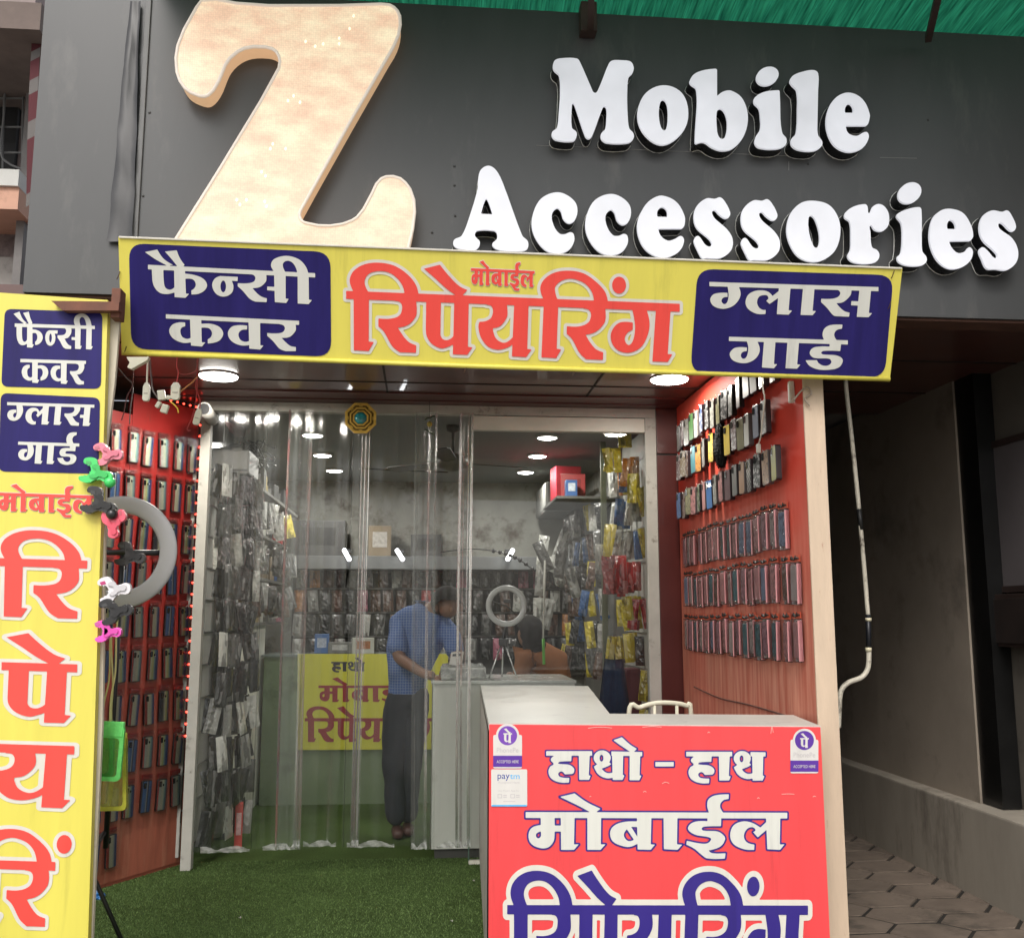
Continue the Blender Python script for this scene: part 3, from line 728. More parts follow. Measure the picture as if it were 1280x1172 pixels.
letter('white lit letter b with a tall stem in the upper word', [T("95,155 95,352 140,318~ 200,312~ 280,370~ 320,500~ 290,640~ 210,730~ 130,747~ 60,725~ 10,690~ -20,685~ -55,697 -65,685~ -55,500 -55,300~ -95,265~ -104,240~ -70,190~ 0,162~ 80,152~")], [T("95,460~ 125,442~ 160,490~ 170,570~ 155,645~ 130,662~ 105,640~ 93,580~")], (880, 60), S6)
letter('white lit dotted letter i between b and l in the upper word', [ell(462, 205, 85, 65, -25), T("550,315~ 555,500 570,620~ 600,660~ 590,710~ 520,735~ 400,725~ 370,690~ 380,640~ 410,590~ 410,500 400,440~ 365,400~ 370,360~ 440,320~ 540,308~")], [], (880, 60), S6)
letter('white lit tall letter l before the last e of the upper word', [T("830,185~ 800,162~ 730,170~ 650,200~ 625,240~ 640,270~ 675,310~ 680,450 670,620~ 635,665~ 640,710~ 690,742~ 800,748~ 855,715~ 860,680~ 830,635~ 825,560 830,300")], [], (880, 60), S6)
E_ = ([T("1050,325~ 1150,370~ 1205,480~ 1195,550~ 1180,565 1030,565 1050,620~ 1110,640~ 1160,615~ 1190,615~ 1197,660~ 1150,730~ 1050,757~ 950,710~ 895,600~ 895,480~ 950,370~")], [T("1025,472 1028,435~ 1055,405~ 1083,430~ 1085,472")])
letter('white lit letter e closing the upper word of the shop name', E_[0], E_[1], (880, 60), S6)
letter('white lit capital A beginning the lower word, partly below the yellow banner edge', [T("220,130~ 240,70~ 295,42~ 350,75~ 400,170~ 540,550~ 580,590~ 580,640~ 545,662~ 400,660~ 340,640~ 322,610~ 355,575~ 355,530~ 330,512~ 215,512~ 195,540~ 205,565~ 230,590~ 225,630~ 190,655~ 80,645~ 42,620~ 45,580~ 100,550~ 160,400~ 215,210~")], [T("275,282~ 240,392 325,395 290,295~")], (560, 200), S6)
C_ = T("890,525~ 915,540~ 915,600~ 870,660~ 780,682~ 690,640~ 620,530~ 612,420~ 660,300~ 740,245~ 830,240~ 920,300~ 942,370~ 920,440~ 880,460~ 840,430~ 820,370~ 790,350~ 755,400~ 770,480~ 810,535~ 850,540~")
letter('white lit letter c right after the capital A of the lower word', [C_], [], (560, 200), S6)
letter('white lit second letter c, between the first c and the e of the lower word', [C_ + np.array([390, 12])], [], (560, 200), S6)
letter('white lit letter e between the second c and the double s', [T("280,85~ 380,130~ 440,230~ 440,300~ 420,325 248,325 270,380~ 320,412~ 370,400~ 415,378~ 437,410~ 410,480~ 340,525~ 260,535~ 160,480~ 105,380~ 100,270~ 150,160~ 210,105~")], [T("242,238 245,195~ 275,168~ 310,190~ 315,240")], (780, 230), S6)
S_ = T("570,540~ 545,500~ 510,420~ 520,385~ 545,380~ 590,440~ 620,455~ 640,440~ 620,400~ 530,320~ 508,240~ 530,160~ 600,105~ 660,108~ 700,97~ 735,130~ 772,205~ 765,240~ 735,250~ 690,220~ 660,190~ 640,205~ 660,250~ 750,330~ 790,400~ 780,480~ 710,535~ 640,540~ 600,538~")
letter('white lit letter s, first of the double s in the lower word', [S_], [], (780, 230), S6)
letter('white lit letter s, second of the double s, just before the o', [S_ + np.array([343, 14])], [], (780, 230), S6)
letter('white lit round letter o between the double s and the r', [T("380,328~ 530,370~ 620,490~ 645,640~ 600,810~ 500,905~ 370,940~ 230,890~ 140,760~ 108,610~ 150,450~ 250,350~")], [T("350,475~ 395,520~ 435,660~ 430,770~ 400,798~ 370,770~ 330,640~ 325,510~")], (970, 210), .125)
letter('white lit letter r with a ball terminal in the lower word', [T("890,362~ 915,385~ 925,450~ 945,440~ 970,385~ 1030,360~ 1090,390~ 1130,470~ 1120,580~ 1060,632~ 990,620~ 945,572~ 945,640~ 960,790~ 1010,820~ 1035,870~ 1010,930~ 940,955~ 830,955~ 750,930~ 718,880~ 745,815~ 750,720~ 740,540~ 690,495~ 700,440~ 780,385~")], [], (970, 210), .125)
letter('white lit dotted letter i of the lower word, at the banner right end', [ell(138, 250, 125, 98, -35), T("255,420~ 235,392~ 120,410~ 20,455~ 10,490~ 55,555~ 65,700~ 50,850~ 15,890~ 30,940~ 110,975~ 240,977~ 300,945~ 305,890~ 265,835~ 258,700~")], [], (1120, 210), .125)
letter('white lit letter e right of the dotted i in the lower word', [T("545,408~ 670,450~ 750,570~ 772,680~ 745,728 530,732 560,800~ 620,850~ 690,835~ 735,792~ 770,840~ 740,930~ 650,995~ 530,1005~ 420,930~ 350,790~ 335,650~ 370,500~ 450,425~")], [T("515,610 512,560~ 545,520~ 590,555~ 597,612")], (1120, 210), .125)
letter('white lit letter s ending the lower word at the fascia right side', [T("910,1005~ 860,910~ 832,830~ 865,792~ 920,830~ 985,900~ 1015,880~ 985,830~ 870,720~ 835,600~ 870,480~ 960,425~ 1060,438~ 1115,425~ 1160,480~ 1200,580~ 1180,630~ 1140,625~ 1060,550~ 1025,560~ 1040,610~ 1160,700~ 1220,820~ 1205,940~ 1110,1020~ 1000,1012~")], [], (1120, 210), .125)

# the big warm Z
def z_face():
    m = bpy.data.materials.new('warm_lit_acrylic'); m.use_nodes = True; nt = m.node_tree; N = nt.nodes; L = nt.links; b = N['Principled BSDF']
    tc = N.new('ShaderNodeTexCoord')
    mp = N.new('ShaderNodeMapping'); mp.inputs['Scale'].default_value = (1, 1, 2.0); L.new(tc.outputs['Object'], mp.inputs[0])
    n1 = N.new('ShaderNodeTexNoise'); n1.inputs['Scale'].default_value = 7; n1.inputs['Detail'].default_value = 5; n1.inputs['Roughness'].default_value = .6; L.new(mp.outputs[0], n1.inputs['Vector'])
    r1 = N.new('ShaderNodeValToRGB'); r1.color_ramp.elements[0].position = .36; r1.color_ramp.elements[1].position = .64
    r1.color_ramp.elements[0].color = (1.0, .64, .43, 1); r1.color_ramp.elements[1].color = (1, .86, .58, 1)
    L.new(n1.outputs[0], r1.inputs[0])
    v = N.new('ShaderNodeTexVoronoi'); v.inputs['Scale'].default_value = 100; v.inputs['Randomness'].default_value = .35; L.new(tc.outputs['Object'], v.inputs['Vector'])
    n2 = N.new('ShaderNodeTexNoise'); n2.inputs['Scale'].default_value = 2.2; L.new(tc.outputs['Object'], n2.inputs['Vector'])
    a = N.new('ShaderNodeMath'); a.operation = 'MULTIPLY_ADD'; a.inputs[1].default_value = .26; a.inputs[2].default_value = .56; L.new(n1.outputs[0], a.inputs[0])
    c = N.new('ShaderNodeMath'); c.operation = 'MULTIPLY_ADD'; c.inputs[1].default_value = -.24; L.new(v.outputs['Distance'], c.inputs[0]); L.new(a.outputs[0], c.inputs[2])
    L.new(r1.outputs[0], b.inputs['Emission Color']); L.new(c.outputs[0], b.inputs['Emission Strength'])
    b.inputs['Base Color'].default_value = (.30, .25, .20, 1); b.inputs['Roughness'].default_value = .4
    bp = N.new('ShaderNodeBump'); bp.inputs['Strength'].default_value = .12; bp.inputs['Distance'].default_value = .01; L.new(v.outputs['Distance'], bp.inputs['Height']); L.new(bp.outputs[0], b.inputs['Normal'])
    return m
zp = [T("195,-5 260,0 330,15~ 500,28~ 800,28~ 1040,22~ 1085,50~ 1100,100~ 1085,180~ 1040,260 650,950~ 638,990~ 660,1020~ 780,1035~ 890,1005~ 950,930~ 1000,830~ 1050,808~ 1110,825~ 1155,890~ 1165,980~ 1145,1100~ 1120,1180~ 1040,1250~ 900,1250 60,1250 20,1180 75,1085 330,690 530,345~ 550,290~ 530,235~ 470,215~ 380,225~ 310,280~ 260,390~ 215,440~ 165,435~ 110,400~ 78,330~ 78,230~ 120,120~")]
zs = 340 / 1245
zl = [np.array((200, 0)) + l * zs for l in contours(zp, [], 0, 8.0)]
zr = thing('sign_letter', 'giant slanted Z letter glowing warm peach above the yellow banner', 'sign letter', FP.at(370, 150))
ZY = FY - .095
W3 = [[PY(ZY).at(p[0], p[1]) for p in l] for l in zl]
bm = bmesh.new(); poly_fill(bm, W3); fin(bm, 'letter_face', z_face(), zr)
bm = bmesh.new()
for l in W3:
    a = [bm.verts.new(p + Vector((0, .001, 0))) for p in l]; b_ = [bm.verts.new(Vector((p.x, FY - .002, p.z))) for p in l]
    for i in range(len(l)): bm.faces.new((a[i], a[(i + 1) % len(l)], b_[(i + 1) % len(l)], b_[i]))
fin(bm, 'letter_side', emat('warm_letter_side', (1, .62, .34), .32, (.62, .45, .32)), zr, smooth=True)
bm = bmesh.new()
for l in W3: tube(bm, [p + Vector((0, -.001, 0)) for p in l[::2]], .0075, 6, closed=True)
fin(bm, 'face_rim', emat('rim_self_lit', (1, .86, .74), .22, (.7, .62, .55)), zr, smooth=True)  # faint glow added to the rim so that shading doesn't dull it
bm = bmesh.new()
rn = random.Random(3)
for px, py in ((442, 20), (437, 36), (424, 48), (424, 55), (382, 52), (394, 58), (404, 55), (360, 126), (367, 120), (375, 128), (338, 186), (341, 180), (357, 186), (327, 215), (332, 220), (296, 250), (300, 256), (308, 250), (331, 252), (333, 258)):
    p = PY(ZY).at(px, py, .002); bmesh.ops.create_icosphere(bm, subdivisions=1, radius=.006, matrix=Matrix.Translation(p) @ Matrix.Diagonal((1, .3, 1.5, 1)))
fin(bm, 'led_spot', emat('led_warm', (1, .85, .55), .75), zr)

# ------------------------------------------------------------------ printed banner hung under the letters, leaning forward
def printed(name, col, rough=.45, corr=0.0, var=.05):
    """flex / corrugated plastic print: faint vertical streaks, faint ribbing"""
    if name in _mats: return _mats[name]
    m = mat(name, col, rough, var=var, scale=2.5, stretch=(6, 1, .5), bump=.18, bscale=2.2, dark=tuple(c * .80 for c in col), darkamt=.16, dscale=1.6)
    return m
P_YEL = printed('print_yellow', (.70, .62, .10)); P_BLU = printed('print_blue', (.018, .013, .110), .4, var=.22); P_RED = printed('print_red', (.80, .065, .05))
P_WHT = printed('print_white', (.62, .62, .57)); P_SIG = printed('print_signal_red', (.75, .060, .066), .35); P_NAVY = printed('print_navy', (.030, .016, .20), .35)
P_BLU.node_tree.nodes['Principled BSDF'].inputs['Specular IOR Level'].default_value = .2
P_CRM = printed('print_cream', (.66, .63, .56))
t0 = U(148, 296, 3.84); t1 = U(1128, 335, 3.84); b0 = U(152, 444, 4.0); b1 = U(1112, 477, 4.0)
zt, zb_ = (t0.z + t1.z) / 2, (b0.z + b1.z) / 2
BX0, BX1 = t0.x, t1.x
ex = Vector((1, 0, (t1.z - t0.z) / (t1.x - t0.x))).normalized()
dn = ((b0 + b1) / 2 - (t0 + t1) / 2); dn = (dn - ex * dn.dot(ex)); BH = dn.length; dn.normalize()
nb_ = ex.cross(dn)
if nb_.y > 0: nb_ = -nb_
BP = Plane((t0 + t1) / 2, nb_)
ban = thing('banner_sign', 'long yellow banner with blue end boxes and red lettering hung below the lit letters', 'banner', (t0 + t1) / 2)
def slab(bm, pl, quad_px, th):
    f = [bm.verts.new(pl.at(*q)) for q in quad_px]; g = [bm.verts.new(v.co - pl.n * th) for v in f]
    bm.faces.new(f); bm.faces.new(g[::-1])
    n = len(f)
    for i in range(n): bm.faces.new((f[i], g[i], g[(i + 1) % n], f[(i + 1) % n]))
bm = bmesh.new(); slab(bm, BP, [(148, 296), (1128, 335), (1112, 477), (152, 444)], .03); fin(bm, 'panel', P_YEL, ban)
bm = bmesh.new()                                  # white folded top hem and yellow lower fold
tube(bm, [BP.at(149, 296.5, .003), BP.at(1127, 335.5, .003)], .0045, 6); fin(bm, 'top_hem', P_CRM, ban)
bm = bmesh.new(); tube(bm, [BP.at(153, 441, .001), BP.at(600, 458, .002), BP.at(1112, 474, .001)], .010, 8); fin(bm, 'lower_fold', P_YEL, ban, True)
def rounded_px(q, r):
    """rounded quad in pixels"""
    out = []; n = 4
    for i in range(4):
        p, a, b_ = np.array(q[i], float), np.array(q[i - 1], float), np.array(q[(i + 1) % 4], float)
        u = (a - p) / np.linalg.norm(a - p); v = (b_ - p) / np.linalg.norm(b_ - p)
        for k in range(7):
            t = k / 6; A = p + u * r * (1 - t); Bq = p + v * r * t
            out.append(tuple(p + u * r * (1 - t) ** 2 + v * r * t ** 2))
    return out
def box_print(plane, q, r, m, parent, lift, name='blue_box'):
    bm = bmesh.new(); poly_fill(bm, [[plane.at(x, y, lift) for x, y in rounded_px(q, r)]]); return fin(bm, name, m, parent)
box_print(BP, [(161, 304), (413, 315), (414, 446), (164, 436)], 20, P_BLU, ban, .002)
box_print(BP, [(872, 336), (1117, 344), (1106, 472), (863, 466)], 20, P_BLU, ban, .002)
q8 = 160 / 1250
put_print('lettering', px_from(W_FANCY, (160, 300), q8), BP, P_WHT, ban, .004)
put_print('lettering', px_from(W_COVER, (160, 300), q8), BP, P_WHT, ban, .004)
put_print('lettering', px_from(W_GLASS, (865, 330), q8), BP, P_WHT, ban, .004)
put_print('lettering', px_from(W_GUARD, (865, 330), q8), BP, P_WHT, ban, .004)
put_print('lettering_border', px_from(W_REPAIR, (425, 320), q8, 31, 7), BP, P_CRM, ban, .002)
put_print('lettering', px_from(W_REPAIR, (425, 320), q8), BP, P_RED, ban, .004)
L_MOB = word_local(W_MOBILE, 0, 5); L_MOBo = word_local(W_MOBILE, 13, 6)
put_print('lettering_border', to_box(L_MOBo, 589, 325, 668.5, 361, .042, -.02), BP, P_CRM, ban, .0022)
put_print('lettering', to_box(L_MOB, 589, 325, 668.5, 361, .042, -.02), BP, P_RED, ban, .004)
bm = bmesh.new()                                  # wire ties at the ends
for px, py in ((1118, 338), (1114, 376), (158, 433), (150, 339), (584, 456), (719, 460)):
    tube(bm, spline([BP.at(px, py, .004), BP.at(px - 2, py + 6, .008), BP.at(px - 4, py + 10, .004)], 4), .0018, 5)
fin(bm, 'wire_tie', mat('rust_wire', (.08, .04, .02), .7), ban)

# ------------------------------------------------------------------ tall yellow board on the left
VY = 3.85
VP = Plane((-1.3, VY, 1.5), (0, -1, 0))
vb = thing('vertical_sign', 'tall yellow signboard with stacked blue boxes and big red letters at the left edge', 'signboard', (-1.45, VY, 1.5))
bm = bmesh.new(); slab(bm, VP, [(-40, 363), (135, 375), (106, 1300), (-70, 1300)], .035); fin(bm, 'panel', P_YEL, vb)
bm = bmesh.new()
slab(bm, Plane((0, VY + .04, 0), (0, -1, 0)), [(137, 392), (150, 395), (143, 480), (133, 560), (128, 900), (110, 1290), (100, 1290)], .02)
fin(bm, 'back_batten', mat('cream_batten', (.62, .56, .45), .6, var=.12, scale=6, dark=(.2, .13, .09), darkamt=.1), vb)
box_print(VP, [(6, 386), (128, 390), (126, 486), (1.5, 483)], 9, P_BLU, vb, .002)
box_print(VP, [(1, 491), (125, 497), (123, 592), (-2, 589)], 9, P_BLU, vb, .002)
sl, le = .030, -.025
def vput(W, x0, y0, x1, y1, m, off=None, om=None, slope0=.05):
    if off: put_print('lettering_border', to_box(word_local(W, off, 7, slope0), x0, y0, x1, y1, sl, le), VP, om, vb, .002)
    put_print('lettering', to_box(word_local(W, 0, 5, slope0), x0, y0, x1, y1, sl, le), VP, m, vb, .004)
vput(W_FANCY, 17, 389, 119, 434, P_WHT); vput(W_COVER, 25.5, 448.5, 107.5, 478.5, P_WHT)
vput(W_GLASS, 9, 502.5, 118, 529.5, P_WHT, slope0=.03); vput(W_GUARD, 23, 538, 99.5, 579, P_WHT, slope0=.03)
vput(W_MOBILE, -2, 604, 118, 644, P_RED, 9, P_CRM, 0)
vput(W_RI, -4, 661, 110, 770, P_RED, 34, P_CRM, .039); vput(W_PE, 3, 790, 97.5, 901, P_RED, 34, P_CRM, .039)
vput(W_YA, -8, 929, 93, 1007, P_RED, 34, P_CRM, .039); vput(W_RIN, -32, 1034, 90, 1155, P_RED, 34, P_CRM, .039)
br = thing('steel_angle', 'rusty brown steel angle bracket poking out over the yellow board top', 'bracket', U(110, 383, 3.8))
bm = bmesh.new(); a = U(64, 376, 3.80); b_ = U(149, 377, 3.80); c_ = U(78, 388, 3.80); d_ = U(148, 388, 3.80)
f = [bm.verts.new(p) for p in (a, b_, d_, c_)]; g = [bm.verts.new(p + Vector((0, .05, .004))) for p in (a, b_, d_, c_)]
bm.faces.new(f); bm.faces.new(g[::-1])
for i in range(4): bm.faces.new((f[i], g[i], g[(i + 1) % 4], f[(i + 1) % 4]))
fin(bm, 'angle', mat('rust_angle', (.16, .06, .035), .7, var=.25, scale=14), br)
bm = bmesh.new(); p = U(146, 371, 3.85); bx(bm, p.x - .015, p.x + .02, 3.83, 3.9, p.z - .09, p.z + .03, .004); fin(bm, 'bolt_plate', mat('rust_angle', (.16, .06, .035), .7), br)
# ================================================================== ENTRANCE: display walls and what hangs on them
ORD = ['first', 'second', 'third', 'fourth', 'fifth', 'sixth', 'seventh', 'eighth', 'ninth', 'tenth', 'eleventh', 'twelfth', 'thirteenth', 'fourteenth', 'fifteenth', 'sixteenth', 'seventeenth', 'eighteenth']
# ------------------------------------------------------------------ left display wall (splayed, red)
P0 = PZ(0).at(225, 1080); P1 = PZ(0).at(113, 1114)
LD = Vector((P1.x - P0.x, P1.y - P0.y, 0)).normalized()          # towards the street
LN = Vector((-LD.y, LD.x, 0))
if LN.dot(CAM - P0) < 0: LN = -LN
LP = Plane(P0, LN)
def LQ(s, z, d=0.0):
    """point on the left display wall: s metres from its door end, height z, d metres off the face"""
    p = P0 + LD * s + LN * d; return Vector((p.x, p.y, z))
def left_wall_mat():
    if 'left_display_red2' in _mats: return _mats['left_display_red2']
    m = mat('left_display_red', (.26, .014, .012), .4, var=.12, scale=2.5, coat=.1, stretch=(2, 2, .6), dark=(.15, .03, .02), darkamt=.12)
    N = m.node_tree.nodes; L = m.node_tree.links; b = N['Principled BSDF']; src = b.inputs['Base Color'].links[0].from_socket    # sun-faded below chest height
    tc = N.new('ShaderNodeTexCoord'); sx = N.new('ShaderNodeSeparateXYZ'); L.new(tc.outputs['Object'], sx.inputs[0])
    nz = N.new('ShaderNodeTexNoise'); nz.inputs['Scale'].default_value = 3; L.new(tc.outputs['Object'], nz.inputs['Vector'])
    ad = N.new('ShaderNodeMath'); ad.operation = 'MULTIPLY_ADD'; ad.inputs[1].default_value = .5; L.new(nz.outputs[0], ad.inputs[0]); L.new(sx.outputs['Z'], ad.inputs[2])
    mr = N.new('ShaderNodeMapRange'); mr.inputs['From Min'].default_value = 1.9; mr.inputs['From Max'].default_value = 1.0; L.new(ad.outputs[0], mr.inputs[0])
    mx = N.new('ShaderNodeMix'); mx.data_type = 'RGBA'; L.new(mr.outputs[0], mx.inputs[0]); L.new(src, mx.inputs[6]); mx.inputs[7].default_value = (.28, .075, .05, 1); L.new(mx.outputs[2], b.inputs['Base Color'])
    _mats['left_display_red2'] = m; return m
ldp = thing('display_board', 'tall red display board on the left of the entrance covered with striped phone covers', 'display board', LQ(.6, 0))
M_PAN_L = Matrix((( -LD.x, -LN.x, 0, 0), (-LD.y, -LN.y, 0, 0), (0, 0, 1, 0), (0, 0, 0, 1)))
def lslab(name, m, s0, s1, z0, z1, d0, d1, par):
    bm = bmesh.new(); vs = [bm.verts.new(LQ(s, z, d)) for d in (d1, d0) for s, z in ((s0, z0), (s1, z0), (s1, z1), (s0, z1))]
    bm.faces.new(vs[:4]); bm.faces.new(vs[4:][::-1])
    for i in range(4): bm.faces.new((vs[i], vs[4 + i], vs[4 + (i + 1) % 4], vs[(i + 1) % 4]))
    return fin(bm, name, m, par)
LTOP = LP.at(200, 500).z
sst = [LP.at(166, 520)]
s_step = (Vector((sst[0].x, sst[0].y, 0)) - Vector((P0.x, P0.y, 0))).dot(LD)
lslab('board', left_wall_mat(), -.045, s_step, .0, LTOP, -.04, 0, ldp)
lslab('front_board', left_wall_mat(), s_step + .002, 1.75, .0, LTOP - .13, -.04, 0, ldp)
wood_faded = mat('faded_orange_wood', (.30, .090, .055), .55, var=.22, scale=3, stretch=(9, 9, .8), dark=(.36, .16, .10), darkamt=.3, dscale=2)
lslab('kick_board', wood_faded, 0.002, 1.75, .02, .42, 0.0005, .004, ldp)

# phone covers of the left wall
def stripes(name, cols, rough=.3):
    if name in _mats: return _mats[name]
    m = bpy.data.materials.new(name); m.use_nodes = True; nt = m.node_tree; N = nt.nodes; L = nt.links; b = N['Principled BSDF']
    tc = N.new('ShaderNodeTexCoord'); sx = N.new('ShaderNodeSeparateXYZ'); L.new(tc.outputs['Generated'], sx.inputs[0])
    rp = N.new('ShaderNodeValToRGB'); rp.color_ramp.interpolation = 'LINEAR'
    els = rp.color_ramp.elements
    n = len(cols)
    for i, (p, c) in enumerate(cols):
        e = els[i] if i < 2 else els.new(p)
        e.position = p; e.color = (*c, 1)
    L.new(sx.outputs['X'], rp.inputs[0]); L.new(rp.outputs[0], b.inputs['Base Color'])
    b.inputs['Roughness'].default_value = rough; b.inputs['Coat Weight'].default_value = .4; b.inputs['Coat Roughness'].default_value = .1
    _mats[name] = m; return m
CR, TE, NV, RDk, GY, BL, DK, OL = (.62, .62, .44), (.27, .44, .40), (.025, .055, .20), (.30, .025, .02), (.42, .46, .42), (.07, .18, .44), (.025, .03, .045), (.52, .56, .20)
STR = [stripes('stripe_cream_navy', [(0, RDk), (.14, RDk), (.2, CR), (.5, OL), (.6, TE), (.8, NV), (1, NV)]),
       stripes('stripe_grey_teal', [(0, RDk), (.1, RDk), (.16, GY), (.6, CR), (.75, TE), (.95, (.1, .13, .2)), (1, DK)]),
       stripes('stripe_blue', [(0, DK), (.1, BL), (.42, (.08, .18, .36)), (.5, (.5, .52, .5)), (.6, DK), (.75, BL), (1, NV)]),
       stripes('stripe_dark_olive', [(0, DK), (.3, DK), (.4, (.12, .15, .13)), (.55, CR), (.7, OL), (.9, (.1, .12, .16)), (1, DK)]),
       stripes('stripe_red_cream', [(0, RDk), (.24, (.28, .03, .02)), (.3, CR), (.6, CR), (.7, GY), (.85, NV), (1, NV)])]
SNAME = ['cream and navy', 'grey and teal', 'blue and white', 'dark and olive', 'red and cream']
M_EDGE = mat('cover_edge_black', (.018, .012, .014), .3, var=.2)
M_LENS = mat('lens_black', (.01, .01, .012), .15, var=.1)
M_TAGR = mat('header_red', (.16, .014, .012), .4, var=.25, scale=40)
M_SLV = clear('sleeve_film', rough=.08, haze=.0, streak=.05, sc=(60, 60, 25), bump=.5)
M_GLUE = mat('dark_print', (.04, .008, .01), .5)
def rot_frame(x_axis, n_axis):
    """matrix whose local x -> x_axis, local -y -> n_axis (outwards), z up"""
    X = Vector(x_axis).normalized(); Yv = -Vector(n_axis).normalized(); Z = Vector((0, 0, 1))
    return Matrix(((X.x, Yv.x, Z.x), (X.y, Yv.y, Z.y), (X.z, Yv.z, Z.z))).to_euler()
def proto_cover_left(k):
    root = thing('phone_cover', '', 'phone cover', (0, 0, 0))
    w_, h_ = .076, .182
    bm = bmesh.new(); prism(bm, rrect(-w_ / 2, w_ / 2, -h_ / 2, h_ / 2, .010, 4), -.011, 0, bev=.003); fin(bm, 'case', M_EDGE, root, True)
    bm = bmesh.new(); prism(bm, rrect(-w_ / 2 + .004, w_ / 2 - .004, -h_ / 2 + .004, h_ / 2 - .004, .008, 4), -.0126, -.0112); fin(bm, 'back_print', STR[k], root)
    bm = bmesh.new(); prism(bm, rrect(-w_ / 2 + .010, -w_ / 2 + .030, h_ / 2 - .045, h_ / 2 - .012, .006, 4), -.0146, -.0127); cb = fin(bm, 'camera_cutout', M_LENS, root)
    if k in (0, 1, 3):
        bm = bmesh.new(); bmesh.ops.create_circle(bm, cap_ends=True, radius=.006, segments=14, matrix=Matrix.Translation((.006, -.0130, h_ / 2 - .034)) @ Matrix.Rotation(R(90), 4, 'X') @ Matrix.Diagonal((1, 1.3, 1, 1))); fin(bm, 'sensor_hole', M_LENS, root)
    # printed header card and the film sleeve it hangs in
    bm = bmesh.new(); bx(bm, -.040, .040, -.006, -.003, h_ / 2 + .010, h_ / 2 + .036, .001); hd = fin(bm, 'header_card', M_TAGR, root)
    bm = bmesh.new()
    r_ = random.Random(k + 3); zz = h_ / 2 + .023
    tube(bm, [(-.028 + .007 * i, -.0066, zz + r_.uniform(-.006, .006)) for i in range(9)], .0011, 4); fin(bm, 'lettering', M_GLUE, hd)
    bm = bmesh.new(); nx_, nz_ = 5, 9; g = []
    for j in range(nz_ + 1):
        g.append([bm.verts.new((-.046 + .092 * i / nx_, -.0165 - .0035 * r_.random(), -h_ / 2 - .012 + (h_ + .045) * j / nz_)) for i in range(nx_ + 1)])
    for j in range(nz_):
        for i in range(nx_): bm.faces.new((g[j][i], g[j][i + 1], g[j + 1][i + 1], g[j + 1][i]))
    fin(bm, 'film_sleeve', M_SLV, root, True)
    return root
protoL = [proto_cover_left(k) for k in range(5)]; usedL = [False] * 5
def s_at(px, py):
    p = LP.at(px, py); return (Vector((p.x, p.y, 0)) - Vector((P0.x, P0.y, 0))).dot(LD)
zA, zB = LP.at(238, 574).z, LP.at(223, 987).z
scol = [s_at(x, 566) for x in (238, 219, 202, 185, 164, 144)]
scol[0] = s_at(238, 575)
sp = (scol[4] - scol[0]) / 4
scol = [scol[0] + sp * i for i in range(8)]
rnd = random.Random(21)
for r_ in range(10):
    for c in range(8):
        z = zA + (zB - zA) * r_ / 8; s = scol[c] + rnd.uniform(-.008, .008) + (.012 if r_ in (2, 6) else 0)
        if r_ == 9 and c < 4: continue
        if s < .082: s = .082
        k = rnd.choice([0, 0, 1, 1, 2, 3, 4, 4, 0])
        rt = protoL[k] if not usedL[k] else copy_tree(protoL[k])
        usedL[k] = True
        if r_ < 9: lab = f'{SNAME[k]} phone cover, {ORD[r_]} row of left board, {ORD[c]} from the LEDs'
        else: lab = f'{SNAME[k]} phone cover, lowest row of left board, {ORD[c]} from the LEDs'
        tag(rt, lab, 'phone cover', 'striped phone covers on the left display board')
        rt.location = LQ(s, z + rnd.uniform(-.006, .006), .006)
        e = rot_frame(-LD, LN); rt.rotation_euler = e; rt.rotation_euler[1] = R(rnd.uniform(-3.5, 3.5))

# red LED strip down the door end of the left wall and along its top
led = thing('led_string', 'string of glowing red LEDs running down the door edge of the left red board', 'light string', LQ(0.0, 1.6, .01))
p_ = [LQ(.33, LTOP + .008, .012), LQ(.12, LTOP + .008, .014), LQ(.032, LTOP - .02, .014), LQ(.026, 2.0, .014), LQ(.030, 1.2, .014), LQ(.026, .62, .014), LQ(.03, .25, .014)]
bm = bmesh.new(); tube(bm, spline(p_, 6), .0045, 6); fin(bm, 'wire', mat('black_wire', (.012, .012, .012), .5), led, True)
M_LED = emat('red_led', (1, .05, .03), 5.0, (.8, .1, .08))
me_led = None
def bulb(p):
    global me_led
    if me_led is None:
        bm = bmesh.new(); bmesh.ops.create_icosphere(bm, subdivisions=2, radius=.0065)
        me_led = bpy.data.meshes.new('bulb'); bm.to_mesh(me_led); bm.free(); me_led.materials.append(M_LED)
    link('bulb', me_led, None, led, None, False).location = p - led.location
for i in range(29): bulb(LQ(.028, LTOP - .03 - i * .0725, .021))
for i in range(5): bulb(LQ(.07 + i * .055, LTOP + .010, .021))

